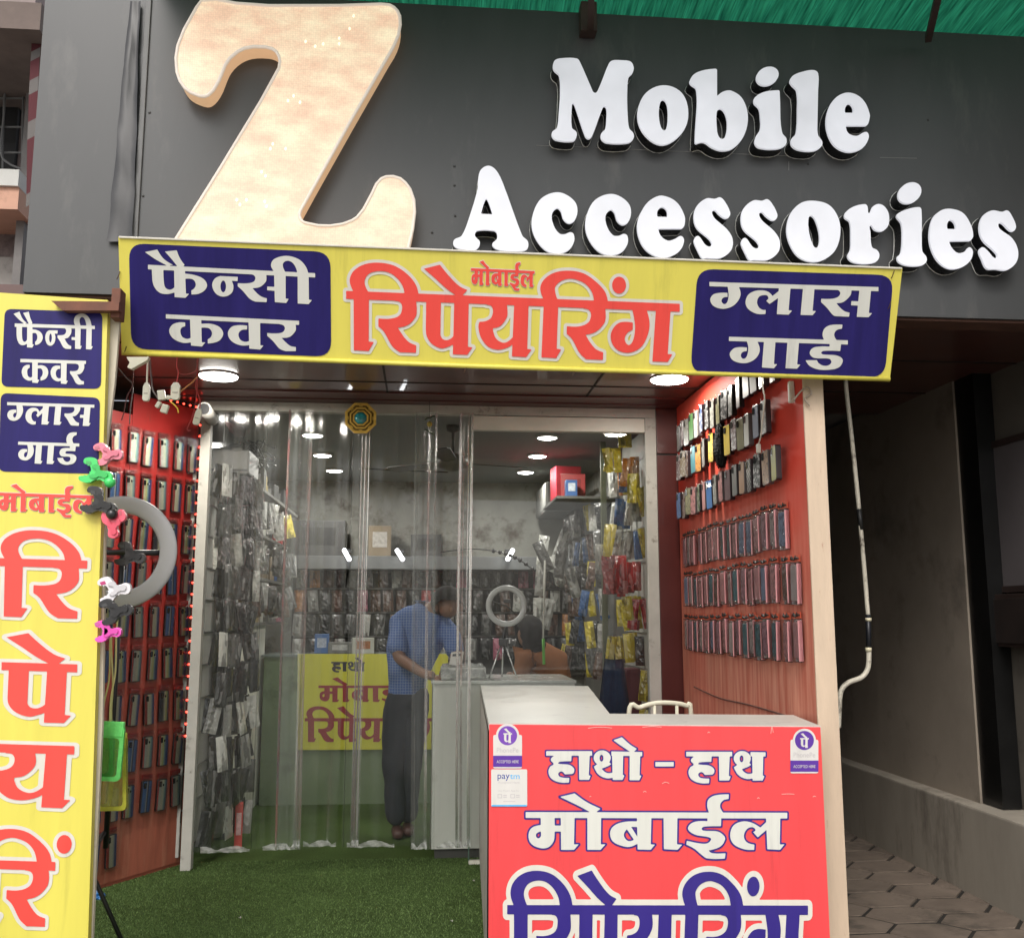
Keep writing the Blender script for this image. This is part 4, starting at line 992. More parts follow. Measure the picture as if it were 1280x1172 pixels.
# ------------------------------------------------------------------ right display wall (a thick slab; its cream front edge faces the street)
RX = 1.652; RY0, RY1 = 4.10, 6.285
RPX = PX(RX)
rdp = thing('display_wall', 'thick red display wall on the right of the entrance hung with phone covers, cream front edge', 'display wall', (RX + .05, 5.2, 0))
def right_red():
    m = bpy.data.materials.new('right_display_red'); m.use_nodes = True; nt = m.node_tree; N = nt.nodes; L = nt.links; b = N['Principled BSDF']
    tc = N.new('ShaderNodeTexCoord'); sx = N.new('ShaderNodeSeparateXYZ'); L.new(tc.outputs['Object'], sx.inputs[0])
    # sun-bleached towards the street edge and low down, with grain streaks
    mp = N.new('ShaderNodeMapping'); mp.inputs['Scale'].default_value = (1, 14, 1.1); L.new(tc.outputs['Object'], mp.inputs[0])
    nz = N.new('ShaderNodeTexNoise'); nz.inputs['Scale'].default_value = 2.2; nz.inputs['Detail'].default_value = 6; L.new(mp.outputs[0], nz.inputs['Vector'])
    n2 = N.new('ShaderNodeTexNoise'); n2.inputs['Scale'].default_value = 2.0; n2.inputs['Detail'].default_value = 4; L.new(tc.outputs['Object'], n2.inputs['Vector'])
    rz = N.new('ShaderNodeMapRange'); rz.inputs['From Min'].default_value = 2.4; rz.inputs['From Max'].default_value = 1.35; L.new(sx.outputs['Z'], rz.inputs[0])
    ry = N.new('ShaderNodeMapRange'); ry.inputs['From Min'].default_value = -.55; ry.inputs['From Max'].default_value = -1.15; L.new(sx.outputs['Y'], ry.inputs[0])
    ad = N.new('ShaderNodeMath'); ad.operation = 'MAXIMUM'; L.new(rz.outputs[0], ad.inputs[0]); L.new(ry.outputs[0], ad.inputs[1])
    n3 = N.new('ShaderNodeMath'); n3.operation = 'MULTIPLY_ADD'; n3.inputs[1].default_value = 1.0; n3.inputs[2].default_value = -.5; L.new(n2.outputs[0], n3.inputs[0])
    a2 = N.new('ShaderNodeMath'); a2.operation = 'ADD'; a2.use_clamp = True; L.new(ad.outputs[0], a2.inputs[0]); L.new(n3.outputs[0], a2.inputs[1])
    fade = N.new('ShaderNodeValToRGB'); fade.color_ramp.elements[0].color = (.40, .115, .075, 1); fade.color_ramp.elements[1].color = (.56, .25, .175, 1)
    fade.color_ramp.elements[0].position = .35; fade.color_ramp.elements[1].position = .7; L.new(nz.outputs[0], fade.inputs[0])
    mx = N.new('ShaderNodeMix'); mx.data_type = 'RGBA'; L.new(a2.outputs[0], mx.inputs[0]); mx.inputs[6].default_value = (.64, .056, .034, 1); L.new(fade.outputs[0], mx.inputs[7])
    L.new(mx.outputs[2], b.inputs['Base Color']); b.inputs['Roughness'].default_value = .6; b.inputs['Specular IOR Level'].default_value = .25
    return m
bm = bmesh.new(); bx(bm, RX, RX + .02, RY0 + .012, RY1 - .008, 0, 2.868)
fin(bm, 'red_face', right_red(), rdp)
bm = bmesh.new(); bx(bm, RX + .021, RX + .086, RY0 + .014, RY1, 0, 2.868); fin(bm, 'core', mat('grey_ply', (.16, .14, .12), .8, var=.2), rdp)
bm = bmesh.new(); bx(bm, RX - .003, RX + .088, RY0, RY0 + .0115, 0, 2.862, .002); fin(bm, 'front_edge', C_CREAM, rdp)
bm = bmesh.new(); rn = random.Random(4)
tube(bm, spline([Vector((RX - .002, y, RPX.at(px, py).z)) for px, py, y in ((868, 858, RPX.at(868, 858).y), (900, 872, RPX.at(900, 872).y), (935, 880, RPX.at(935, 880).y), (980, 893, RPX.at(980, 893).y), (1018, 905, RPX.at(1018, 905).y))], 5), .004, 5)
fin(bm, 'peeling_edge', mat('peel_dark', (.10, .04, .03), .8), rdp)

CASECOL = {'black': (.012, .012, .014), 'silver': (.20, .195, .18), 'navy': (.03, .05, .12), 'green': (.05, .12, .04), 'white': (.30, .30, .27), 'grey': (.14, .145, .14), 'plum': (.09, .035, .045),
           'teal': (.07, .22, .26), 'orange': (.55, .25, .06), 'yellow': (.65, .48, .03), 'olive': (.22, .21, .11), 'brown': (.13, .075, .05), 'pink': (.45, .20, .20), 'blue': (.03, .13, .36), 'tan': (.33, .20, .12), 'lime': (.30, .30, .06), 'bronze': (.20, .15, .09), 'rose': (.68, .36, .37), 'mauve': (.46, .25, .31), 'sky blue': (.24, .36, .55), 'pearl': (.60, .56, .54), 'slate': (.30, .28, .29)}
def speck_mat(nm, pattern):
    key = f'case_{nm}_{pattern}'
    if key in _mats: return _mats[key]
    c = CASECOL[nm]
    if pattern == 'plain': return mat(key, c, .35, var=.15, scale=12, coat=.3)
    m = bpy.data.materials.new(key); m.use_nodes = True; nt = m.node_tree; N = nt.nodes; L = nt.links; b = N['Principled BSDF']
    tc = N.new('ShaderNodeTexCoord')
    if pattern == 'diagonal':
        wv = N.new('ShaderNodeTexWave'); wv.wave_type = 'BANDS'; wv.bands_direction = 'DIAGONAL'; wv.inputs['Scale'].default_value = 22; L.new(tc.outputs['Object'], wv.inputs['Vector']); fac = wv.outputs['Fac']; lo, hi = .86, .92
    elif pattern == 'marbled':
        nz = N.new('ShaderNodeTexNoise'); nz.inputs['Scale'].default_value = 45; nz.inputs['Detail'].default_value = 3; nz.inputs['Distortion'].default_value = 1.2; L.new(tc.outputs['Object'], nz.inputs['Vector']); fac = nz.outputs[0]; lo, hi = .48, .56
    else:
        vo = N.new('ShaderNodeTexVoronoi'); vo.inputs['Scale'].default_value = 70; L.new(tc.outputs['Object'], vo.inputs['Vector']); fac = vo.outputs['Color']; lo, hi = .55, .7
    rp = N.new('ShaderNodeValToRGB'); rp.color_ramp.elements[0].position = lo; rp.color_ramp.elements[1].position = hi
    o2 = tuple(min(1, x * .25 + .35) for x in c) if sum(c) < .5 else tuple(x * .4 for x in c)
    rp.color_ramp.elements[0].color = (*c, 1); rp.color_ramp.elements[1].color = (*o2, 1)
    L.new(fac, rp.inputs[0]); L.new(rp.outputs[0], b.inputs['Base Color']); b.inputs['Roughness'].default_value = .3; b.inputs['Coat Weight'].default_value = .4
    _mats[key] = m; return m
_case_me = {}
def cover_meshes():
    if _case_me: return _case_me
    w_, h_ = .078, .165
    def grab(nm, fn):
        bm = bmesh.new(); fn(bm); bmesh.ops.recalc_face_normals(bm, faces=bm.faces); me = bpy.data.meshes.new(nm); bm.to_mesh(me); bm.free(); _case_me[nm] = me
    grab('case', lambda b: prism(b, rrect(-w_ / 2, w_ / 2, -h_ / 2, h_ / 2, .011, 4), -.012, .014, bev=.003))
    grab('back_print', lambda b: prism(b, rrect(-w_ / 2 + .003, w_ / 2 - .003, -h_ / 2 + .003, h_ / 2 - .003, .009, 4), -.0134, -.0122))
    grab('camera_cutout', lambda b: prism(b, rrect(-w_ / 2 + .008, -w_ / 2 + .032, h_ / 2 - .044, h_ / 2 - .010, .006, 4), -.0156, -.0136))
    grab('hook', lambda b: tube(b, [(0, .03, h_ / 2 - .01), (0, -.016, h_ / 2 - .006), (0, -.02, h_ / 2 + .004)], .0018, 6))
    # blister pack
    grab('inner_cover', lambda b: prism(b, rrect(-.031, .031, -.072, .066, .008, 4), -.0095, .001, bev=.002))
    def blis(b):
        prism(b, rrect(-.042, .042, -.088, .078, .006, 3), -.015, .002, bev=.003)
    grab('blister', blis)
    grab('pink_side', lambda b: bx(b, .0315, .0405, -.0155, .001, -.084, .072, .001))
    grab('header_card', lambda b: bx(b, -.040, .040, -.004, -.001, .080, .106, .0008))
    def scr(b):
        r_ = random.Random(8); tube(b, [(-.034 + .0068 * i, -.0058, .093 + r_.uniform(-.009, .009)) for i in range(11)], .0034, 5)
    grab('lettering', scr)
    return _case_me
CM = cover_meshes()
def own(nm, m):
    """mesh copy per material so that parts share data by look"""
    k = (nm, m.name)
    if k not in _case_me:
        me = CM[nm].copy(); me.name = nm; me.materials.clear(); me.materials.append(m)
        for p in me.polygons: p.use_smooth = nm in ('hook', 'lettering')
        _case_me[k] = me
    return _case_me[k]
M_STEEL = mat('hook_steel', (.5, .5, .5), .3, 1.0)
def put_case(col, pat, y, z, label, turn, tilt):
    rt = thing('phone_cover', label, 'phone cover', (RX - .042, y, z), 'bare phone covers on hooks of the right display wall', (0, R(tilt), R(-90 + turn)))
    ed = M_EDGE if col not in ('pink', 'white', 'tan') else mat('cover_edge_grey', (.09, .08, .08), .3)
    link('case', own('case', ed), None, rt); link('back_print', own('back_print', speck_mat(col, pat)), None, rt)
    link('camera_cutout', own('camera_cutout', M_LENS), None, rt); link('hook', own('hook', M_STEEL), None, rt)
ROW1 = [('grey', 'plain'), ('plum', 'speckled'), ('silver', 'marbled'), ('green', 'plain'), ('white', 'marbled'), ('navy', 'speckled'), ('black', 'marbled'), ('white', 'speckled'), ('olive', 'marbled'), ('black', 'speckled'), ('grey', 'speckled'), ('plum', 'plain'), ('black', 'plain'), ('silver', 'plain'), ('olive', 'plain'), ('bronze', 'plain')]
ROW2 = [('plum', 'marbled'), ('bronze', 'marbled'), ('brown', 'speckled'), ('teal', 'plain'), ('orange', 'marbled'), ('silver', 'speckled'), ('yellow', 'marbled'), ('FUR', ''), ('yellow', 'plain'), ('plum', 'speckled'), ('olive', 'plain'), ('white', 'plain'), ('navy', 'plain'), ('grey', 'marbled')]
ROW3 = [('blue', 'marbled'), ('brown', 'marbled'), ('olive', 'marbled'), ('pink', 'speckled'), ('green', 'speckled'), ('pink', 'plain'), ('blue', 'plain'), ('white', 'marbled'), ('pink', 'marbled'), ('plum', 'plain'), ('grey', 'plain'), ('tan', 'plain'), ('black', 'diagonal'), ('black', 'speckled'), ('tan', 'marbled'), ('lime', 'plain')]
def rowpos(x0, x1, py0, py1, n, src):
    """world y of items whose crop pixels are given"""
    return [RPX.at(840 + x / src, 600).y for x in x0]
k5 = 5.326; k6 = 4.884
Y1 = [RPX.at(840 + x / k5, 540).y for x in (95, 120, 150, 185, 218, 255, 293, 332, 372, 415, 460, 515, 570, 622, 680, 760)]
Y2 = [RPX.at(840 + x / k5, 590).y for x in (100, 128, 155, 200, 235, 272, 325, 385, 437, 485, 530, 575, 640, 695)]
Y3 = [RPX.at(840 + x / k5, 640).y for x in (100, 135, 165, 200, 238, 275, 312, 352, 392, 440, 490, 540, 590, 645, 705, 765)]
rnd = random.Random(31)
def row_label(col, pat, i, n, r_): return f'{pat} {col} phone cover, {ORD[i]} from the maroon pier, {r_} row of right wall'
for cols, ys, zz, nm in ((ROW1, Y1, 2.63, 'top'), (ROW2, Y2, 2.43, 'second'), (ROW3, Y3, 2.19, 'third')):
    for i, ((col, pat), y) in enumerate(zip(cols, ys)):
        z = zz + rnd.uniform(-.012, .012)
        if nm == 'top' and i >= 12: z += .03
        if col == 'FUR':
            rt = thing('phone_cover', 'fluffy black fur phone cover in the second row of the right display wall', 'phone cover', (RX - .045, y, z), 'bare phone covers on hooks of the right display wall')
            bm = bmesh.new(); r_ = random.Random(2)
            bmesh.ops.create_icosphere(bm, subdivisions=4, radius=1)
            for v in bm.verts:
                n_ = v.co.copy(); q = 1 + .13 * r_.random()
                v.co = Vector((n_.x * .030, max(-1, min(1, n_.y * 1.25)) * .052, max(-1, min(1, n_.z * 1.2)) * .105)) * q
            for v in list(bm.verts):
                n_ = v.co.normalized()
                for q in range(2):
                    d = (n_ + Vector((r_.uniform(-.6, .6), r_.uniform(-.6, .6), r_.uniform(-1.0, .2)))).normalized() * .016
                    s_ = n_.orthogonal().normalized() * .0018
                    bm.faces.new((bm.verts.new(v.co + s_), bm.verts.new(v.co - s_), bm.verts.new(v.co + d)))
            fin(bm, 'fur', mat('black_fur', (.008, .008, .008), .9), rt, world=False, recalc=False)
            link('hook', own('hook', M_STEEL), None, rt, (0, 0, .03)); continue
        put_case(col, pat, y, z, row_label(col, pat, i, len(ys), nm), rnd.uniform(-6, 10), rnd.uniform(-3, 3))
# blister packs, three rows
INN = ['rose', 'rose', 'mauve', 'sky blue', 'pearl', 'rose', 'slate', 'teal', 'mauve', 'pearl', 'brown']
M_BL = clear('blister_film', gloss=.6, rough=.1, haze=.0, streak=.05, tint=(.985, .95, .955), hazecol=(.8, .55, .56), sc=(40, 40, 14), bump=.4)
M_PINK = mat('pink_card', (.80, .36, .38), .4, var=.08); M_ORG = mat('orange_header', (.50, .075, .03), .4, var=.35, scale=45)
def put_pack(col, pat, y, z, label, tilt, turn, header=True):
    rt = thing('cover_pack', label, 'phone cover pack', (RX - .014, y, z), 'packed phone covers in the lower rows of the right wall', (R(0), R(tilt), R(-90 + turn)))
    rt.scale = (1.1, 1, 1.13)
    link('inner_cover', own('inner_cover', speck_mat(col, pat)), None, rt); link('pink_side', own('pink_side', M_PINK), None, rt); link('blister', own('blister', M_BL), None, rt)
    if header:
        h = link('header_card', own('header_card', M_ORG), None, rt); link('lettering', own('lettering', mat('header_ink', (.012, .010, .010), .4)), None, h)
Y4 = [RPX.at(840 + x / k6, 690).y for x in (100, 125, 150, 195, 225, 258, 293, 333, 375, 410, 455, 500, 545, 595, 650, 708)]
Y5 = [RPX.at(840 + x / k6, 740).y for x in (110, 138, 168, 198, 230, 265, 295, 335, 380, 415, 465, 508, 548, 590, 650, 722, 780)]
Y6 = [RPX.at(840 + x / k6, 795).y for x in (110, 138, 170, 203, 235, 270, 308, 345, 388, 428, 475, 515, 555, 598, 655, 725, 790)]
PATS = ['plain', 'marbled', 'speckled']
for nm, ys, zz in (('fourth', Y4, 1.905), ('fifth', Y5, 1.655), ('lowest', Y6, 1.395)):
    for i, y in enumerate(ys):
        col, pat = rnd.choice(INN), rnd.choice(PATS)
        put_pack(col, pat, y, zz + rnd.uniform(-.008, .008), f'{pat} {col} cover pack, {ORD[i]} from the maroon pier, {nm} row of right wall', rnd.uniform(-2.5, 2.5), rnd.uniform(0, 9))
# the little white plug and tape tangle on the wall's front top corner
pl = thing('plug_lead', 'white cord with a small plug hanging among the right wall covers', 'cord', RPX.at(955, 500))
q = [RPX.at(a, b_, .075) for a, b_ in ((951, 440), (953, 480), (956, 500), (953, 525), (951, 545), (948, 556))]
bm = bmesh.new(); tube(bm, spline(q, 6), .0035, 6); fin(bm, 'cable', mat('cord_white', (.6, .58, .5), .5), pl, True)
bm = bmesh.new(); bx(bm, q[-1].x - .009, q[-1].x + .009, q[-1].y - .012, q[-1].y + .012, q[-1].z - .04, q[-1].z + .004, .004); fin(bm, 'plug', mat('cord_white', (.6, .58, .5), .5), pl)
tg = thing('cable_joint', 'white connector tangle taped at the top of the cream display wall edge', 'connector', U(1000, 492, 4.09))
rn = random.Random(6)
bm = bmesh.new()
for px, py in ((988, 485),): bx(bm, *(lambda p: (p.x - .012, p.x + .012, p.y - .02, p.y + .006, p.z - .07, p.z + .03))(U(px, py, 4.22)), .006)
fin(bm, 'connector', mat('cord_white', (.6, .58, .5), .5), tg)
bm = bmesh.new(); tube(bm, spline([U(a, b_, 4.085) for a, b_ in ((992, 500), (1002, 488), (1010, 484), (1014, 492), (1006, 498), (1012, 507))], 6), .004, 6); fin(bm, 'tape_strand', mat('clear_tape', (.35, .28, .22), .3), tg, True)

# ------------------------------------------------------------------ ring light, clips and pouches in front of the left wall
rl = thing('ring_light', 'large pale grey ring light on a black tripod, half behind the yellow signboard', 'ring light', (-1.42, 4.35, 0))
RC = U(149, 690, 4.35); rr0 = .205
ringM = Matrix.Translation(RC) @ Matrix.Rotation(R(90), 4, 'X')
bm = bmesh.new(); prof = []
for k in range(14):
    t = 2 * math.pi * k / 14; prof.append((rr0 + .037 * math.cos(t), .012 * math.sin(t) if abs(math.sin(t)) < .8 else .012 * math.copysign(.9, math.sin(t))))
N_ = 64; rg = []
for i in range(N_):
    a = 2 * math.pi * i / N_; rg.append([bm.verts.new(ringM @ Vector((r_ * math.cos(a), r_ * math.sin(a), z))) for r_, z in prof])
for i in range(N_):
    A, B = rg[i], rg[(i + 1) % N_]
    for k in range(14): bm.faces.new((A[k], A[(k + 1) % 14], B[(k + 1) % 14], B[k]))
fin(bm, 'ring', mat('ring_diffuser', (.40, .40, .41), .45, var=.05, scale=3), rl, True)
M_BLK = mat('black_plastic', (.012, .012, .013), .35, var=.2)
bm = bmesh.new(); tube(bm, [Vector((RC.x, RC.y + .05, .55)), Vector((RC.x, RC.y + .05, RC.z + .02))], .011, 10); fin(bm, 'pole', M_BLK, rl, True)
bm = bmesh.new(); tube(bm, [Vector((RC.x - .2, RC.y + .02, RC.z)), Vector((RC.x + .2, RC.y + .02, RC.z))], .012, 8); fin(bm, 'crossbar', M_BLK, rl, True)
for a, b_ in ((U(108, 1075, 4.33), U(150, 1172, 4.33)), (U(95, 1075, 4.40), U(60, 1190, 4.5)), (U(98, 1075, 4.36), U(80, 1200, 4.1))):
    d = (b_ - a).normalized(); e = a + d * (a.z / -d.z) if d.z < 0 else b_
    bm = bmesh.new(); tube(bm, [Vector((RC.x, RC.y + .05, .62)), a, e + Vector((0, 0, .01))], .009, 8); fin(bm, 'leg', M_BLK, rl, True)

CLIP = "25,141~ 70,134~ 88,155~ 97,183~ 125,188~ 155,184~ 173,200~ 170,232~ 150,242~ 112,235~ 92,246~ 72,264~ 22,261~ 16,240~ 46,233~ 66,212~ 62,188~ 48,174~ 22,172~ 17,156~"
def clip(px, py, y, rot, col, label, flip=False, sc=1.0, ball=False, lining=None):
    rt = thing('phone_clip', label, 'phone clip', U(px, py, y), 'phone clips fixed along the yellow signboard edge', (0, R(rot), R(180 if flip else 0)))
    m = mat('clip_' + '_'.join(f'{c:.2f}' for c in col), col, .3, var=.06, coat=.25)
    P = trace(CLIP); lp = [((x - 95) * .00066 * sc, -(y_ - 200) * .00066 * sc) for x, y_ in P]
    bm = bmesh.new(); prism(bm, lp, -.012, .012, bev=.004); fin(bm, 'jaw', m, rt, world=False)
    bm = bmesh.new(); prism(bm, [(x * .55 + .012, z * .55) for x, z in lp], -.019, -.0125, bev=.003); fin(bm, 'grip', mat('grip_' + m.name, tuple(c * .75 for c in col), .35, var=.06), rt, world=False)
    bm = bmesh.new(); tube(bm, [(.03, -.016, -.01), (.03, .016, -.01)], .006, 8); fin(bm, 'spring', M_STEEL if sum(col) > .2 else M_BLK, rt, world=False)
    bm = bmesh.new()
    prism(bm, [(-.048, .032), (-.03, .034), (-.026, .022), (-.044, .02)], -.0135, .0135); fin(bm, 'pad', mat('pad_' + (m.name), lining or tuple(c * .6 + .05 for c in col), .6), rt, world=False)
    if ball:
        bm = bmesh.new(); bmesh.ops.create_uvsphere(bm, u_segments=16, v_segments=10, radius=.021, matrix=Matrix.Translation((.058, -.01, -.028))); fin(bm, 'ball', m, rt, True, world=False)
clip(136, 567, 3.83, -8, (.80, .22, .30), 'pale pink plastic clip at the top of the clips by the signboard')
clip(122, 590, 3.82, 12, (.06, .62, .14), 'bright green plastic clip with a round ball, below the pale pink clip', sc=1.12, ball=True)
clip(126, 628, 3.82, 18, (.014, .014, .014), 'black clip with a ball holding the upper end of the ring light', sc=1.2, ball=True)
clip(144, 655, 3.83, 80, (.85, .10, .16), 'coral red three armed clip between the two upper black clips')
clip(164, 693, 4.02, 8, (.02, .02, .022), 'dark grey clip inside the ring light beside the coral clip', sc=1.08)
clip(144, 735, 3.83, -12, (.72, .70, .72), 'white clip with pink lined jaws in front of the ring light', sc=1.1, lining=(.5, .05, .18))
clip(146, 762, 3.82, -14, (.016, .016, .018), 'black clip under the white clip at the lower end of the ring light', sc=1.1)
clip(136, 788, 3.83, -4, (.85, .09, .50), 'magenta clip, lowest of the clips above the hanging pouches', sc=.9)

def pouch(px, py, y, w_, h_, col, label, rz=0, tilt=0, n='a'):
    rt = thing('phone_pouch', label, 'pouch', U(px, py, y), 'waterproof phone pouches hanging by the signboard', (0, R(tilt), R(rz)))
    mt = mat('pouch_' + n, col, .25, var=.22, scale=22, coat=.3, alpha=.72, bump=.5, bscale=24); fl = clear('pouch_film_' + n, rough=.08, haze=.10, streak=.15, tint=tuple(.72 + .28 * min(1, c * 1.4) for c in col), hazecol=tuple(min(1, c + .15) for c in col), sc=(20, 20, 20), bump=.3)
    bm = bmesh.new(); prism(bm, rrect(-w_ / 2, w_ / 2, -h_, 0, .02, 4), -.004, .004, bev=.002); fin(bm, 'film_bag', fl, rt, world=False)
    o_, i_ = rrect(-w_ / 2, w_ / 2, -h_, 0, .02, 5), rrect(-w_ / 2 + .016, w_ / 2 - .016, -h_ + .016, -.05, .015, 5)
    bm = bmesh.new()
    for d in (-.0058, .0058): poly_fill(bm, [[(x, d, z) for x, z in o_], [(x, d, z) for x, z in i_]])
    fin(bm, 'border', mt, rt, world=False)
    bm = bmesh.new(); bx(bm, -w_ / 2 + .004, w_ / 2 - .004, -.010, .010, -.045, .012, .004); fin(bm, 'clasp', mt, rt, world=False)
    bm = bmesh.new()
    tube(bm, spline([(0, 0, .01), (-.006, .004, .10), (.004, .0, .2), (-.01, .01, .33), (-.012, .012, .40)], 5), .0035, 6); fin(bm, 'neck_cord', mat('cord_yellow', (.55, .52, .22), .6), rt, True, world=False)
pouch(137, 905, 4.02, .125, .21, (.20, .85, .22), 'bright green waterproof phone pouch hanging at the front by the signboard', -8, 2, 'green')
pouch(140, 920, 4.10, .135, .28, (.62, .62, .08), 'yellow edged clear pouch hanging just behind the green pouch', -20, -4, 'yellow')
pouch(128, 912, 4.16, .13, .30, (.55, .60, .12), 'larger pale yellow pouch, rearmost of the hanging pouches', 5, 3, 'pale')
pouch(126, 905, 4.06, .11, .20, (.10, .55, .14), 'darker green pouch half hidden behind the yellow signboard edge', -12, -3, 'dark_green')
bg = thing('plastic_bag', 'small crumpled blue plastic bag on the turf at the foot of the left red board', 'bag', PZ(0).at(120, 1122))
bm = bmesh.new(); r_ = random.Random(5); bmesh.ops.create_icosphere(bm, subdivisions=3, radius=.045)
for v in bm.verts: v.co *= .75 + .5 * r_.random(); v.co.z = abs(v.co.z) * .8
fin(bm, 'bag', mat('blue_bag', (.02, .12, .32), .3, var=.3), bg, world=False)

# ------------------------------------------------------------------ soffit lamps, bagua mirror, charm, loose wires
def soffit_lamp(px, py, label, en=10):
    p = PZ(2.845).at(px, py); rt = thing('ceiling_light', label, 'ceiling light', (p.x, p.y, 2.875), 'round lit lamps under the soffit')
    bm = bmesh.new(); lathe(bm, [(.112, -.000), (.114, -.004), (.112, -.007), (.110, -.008)], (0, 0, 0), 32); fin(bm, 'rim', mat('lamp_rim', (.7, .7, .66), .4), rt, True, world=False)
    bm = bmesh.new(); lathe(bm, [(.1095, -.0085), (.104, -.016), (.07, -.024), (.01, -.027)], (0, 0, 0), 32); fin(bm, 'diffuser', emat('lamp_white', (1, .96, .88), 16), rt, True, world=False)
    ld = bpy.data.lights.new('lamp_light', 'AREA'); ld.shape = 'DISK'; ld.size = .16; ld.energy = en; ld.color = (1, .94, .84)
    lo = bpy.data.objects.new('lamp_light', ld); COL.objects.link(lo); lo.parent = rt; lo.location = (0, 0, -.034)
soffit_lamp(273, 475, 'round lit soffit lamp over the left red board', 20)
soffit_lamp(837, 479, 'round lit soffit lamp next to the right display wall')
bp_ = U(451, 523, 6.165); bag = thing('bagua_mirror', 'gold octagonal charm mirror with a teal centre fixed over the shop entrance', 'mirror', bp_)
def octa(r_): return [(r_ * math.cos(R(22.5 + 45 * k)), r_ * math.sin(R(22.5 + 45 * k))) for k in range(8)]
M_GOLD = mat('worn_gold', (.70, .47, .10), .35, .6, var=.25, scale=30); M_GOLD2 = mat('dark_gold', (.16, .095, .02), .45, .5, var=.4, scale=50)
bm = bmesh.new(); prism(bm, octa(.105), -.012, .006, bev=.003); fin(bm, 'plate', M_GOLD2, bag, world=False)
for k, (a, b_) in enumerate(((.105, .088), (.073, .064), (.052, .042))):
    bm = bmesh.new(); A, B = (octa(a), octa(b_))
    f0 = [bm.verts.new((x, -.018, z)) for x, z in A]; f1 = [bm.verts.new((x, -.018, z)) for x, z in B]; g0 = [bm.verts.new((x, -.0121, z)) for x, z in A]; g1 = [bm.verts.new((x, -.0121, z)) for x, z in B]
    for i in range(8):
        j = (i + 1) % 8; bm.faces.new((f0[i], f0[j], f1[j], f1[i])); bm.faces.new((f0[i], g0[i], g0[j], f0[j])); bm.faces.new((f1[i], f1[j], g1[j], g1[i]))
    fin(bm, 'ring', M_GOLD, bag, world=False)
for k in range(8):
    bm = bmesh.new(); t = R(45 * k)
    for q in (-1, 0, 1):
        M_ = Matrix.Rotation(-t, 4, 'Y') @ Matrix.Translation((0, -.0135, .079 + q * .004)); bx(bm, -.011, .011, -.0013, .0013, -.0012, .0012, 0, M_)
    fin(bm, 'trigram', M_GOLD, bag, world=False)
bm = bmesh.new(); lathe(bm, [(.040, 0), (.036, .008), (.02, .014), (.002, .016)], (0, 0, 0), 24, Matrix.Translation((0, -.012, 0)) @ Matrix.Rotation(R(90), 4, 'X')); fin(bm, 'centre_glass', mat('teal_glass', (.02, .20, .22), .08, var=.5, scale=40, coat=.6), bag, True, world=False)
ch = thing('lemon_charm', 'small lemon and green chilli charm hanging on a thread from the door rail', 'charm', U(537, 520, 6.15))
tp = U(537, 500, 6.15)
bm = bmesh.new(); tube(bm, [tp, U(537, 545, 6.15)], .0016, 5); fin(bm, 'thread', M_BLK, ch)
bm = bmesh.new(); bmesh.ops.create_uvsphere(bm, u_segments=14, v_segments=10, radius=.018, matrix=Matrix.Translation(U(537, 530, 6.15))); fin(bm, 'lemon', mat('old_lemon', (.30, .24, .04), .5, var=.3), ch, True)
for dx, dy, k in ((-6, 522, 1), (7, 523, -1), (-7, 540, -1), (6, 541, 1)):
    a = U(537, dy, 6.145); b_ = U(537 + dx, dy + 3 * k, 6.145)
    bm = bmesh.new(); tube(bm, spline([a, (a + b_) / 2 + Vector((0, 0, .006)), b_], 4), [.005] * 8 + [.002], 6); fin(bm, 'chilli', mat('dark_chilli', (.03, .05, .02), .4), ch, True)

def wire(label, pts, r_, m, y=None, cat='wire', n=6):
    c = [U(*p) for p in pts]; bm = bmesh.new(); tube(bm, spline(c, n), r_, 6); o = fin(bm, 'wire', m, None, True); return tag(o, label, cat)
M_RW = mat('red_wire', (.42, .05, .05), .45, var=.15); M_GW = mat('grey_wire', (.16, .14, .14), .5); M_WW = mat('white_wire', (.66, .65, .56), .45)
wire('red wire with a bend hanging straight to the wide white connector', ((222, 440, 4.5), (221, 458, 4.5), (223, 465, 4.5), (221, 478, 4.5)), .003, M_RW)
wire('pale pink wire looping from the banner to the wide white connector', ((247, 445, 4.6), (245, 463, 4.6), (233, 468, 4.6), (224, 467, 4.55)), .0028, mat('pinkish_wire', (.42, .12, .12), .5))
wire('red wire running down from the banner to the small taped connector', ((248, 440, 4.65), (246, 470, 4.65), (245, 485, 4.65), (250, 500, 4.65), (249, 515, 4.65)), .0032, M_RW)
wire('thin red wire curling past the taped connector onto the red board', ((246, 450, 4.7), (247, 480, 4.7), (244, 505, 4.7), (240, 522, 4.7), (234, 536, 4.7), (238, 538, 4.7)), .002, M_RW)
wire('orange stripped wire slanting into the wide white connector', ((247, 470, 4.62), (240, 478, 4.58), (231, 485, 4.55), (225, 490, 4.52)), .0036, mat('orange_wire', (.65, .30, .12), .4))
wire('grey cable dropping behind the banner to the white plug cluster', ((187, 448, 4.55), (189, 470, 4.55), (191, 487, 4.5), (197, 497, 4.5), (201, 505, 4.5)), .004, M_GW)
wire('dark red wire pair hanging left of the connectors over the board step', ((167, 450, 4.8), (166, 480, 4.8), (159, 495, 4.8), (155, 515, 4.8), (152, 525, 4.8)), .003, mat('dull_red_wire', (.16, .05, .05), .5))
wire('grey twisted wire from the board post to the red board top', ((148, 460, 4.8), (158, 472, 4.8), (166, 482, 4.8), (163, 510, 4.8), (162, 530, 4.8)), .0028, M_GW)
wire('yellow wire end sticking out of the white plug cluster', ((213, 502, 4.5), (218, 506, 4.5), (222, 511, 4.5), (223, 516, 4.5)), .0032, mat('yellow_wire', (.7, .5, .06), .4))
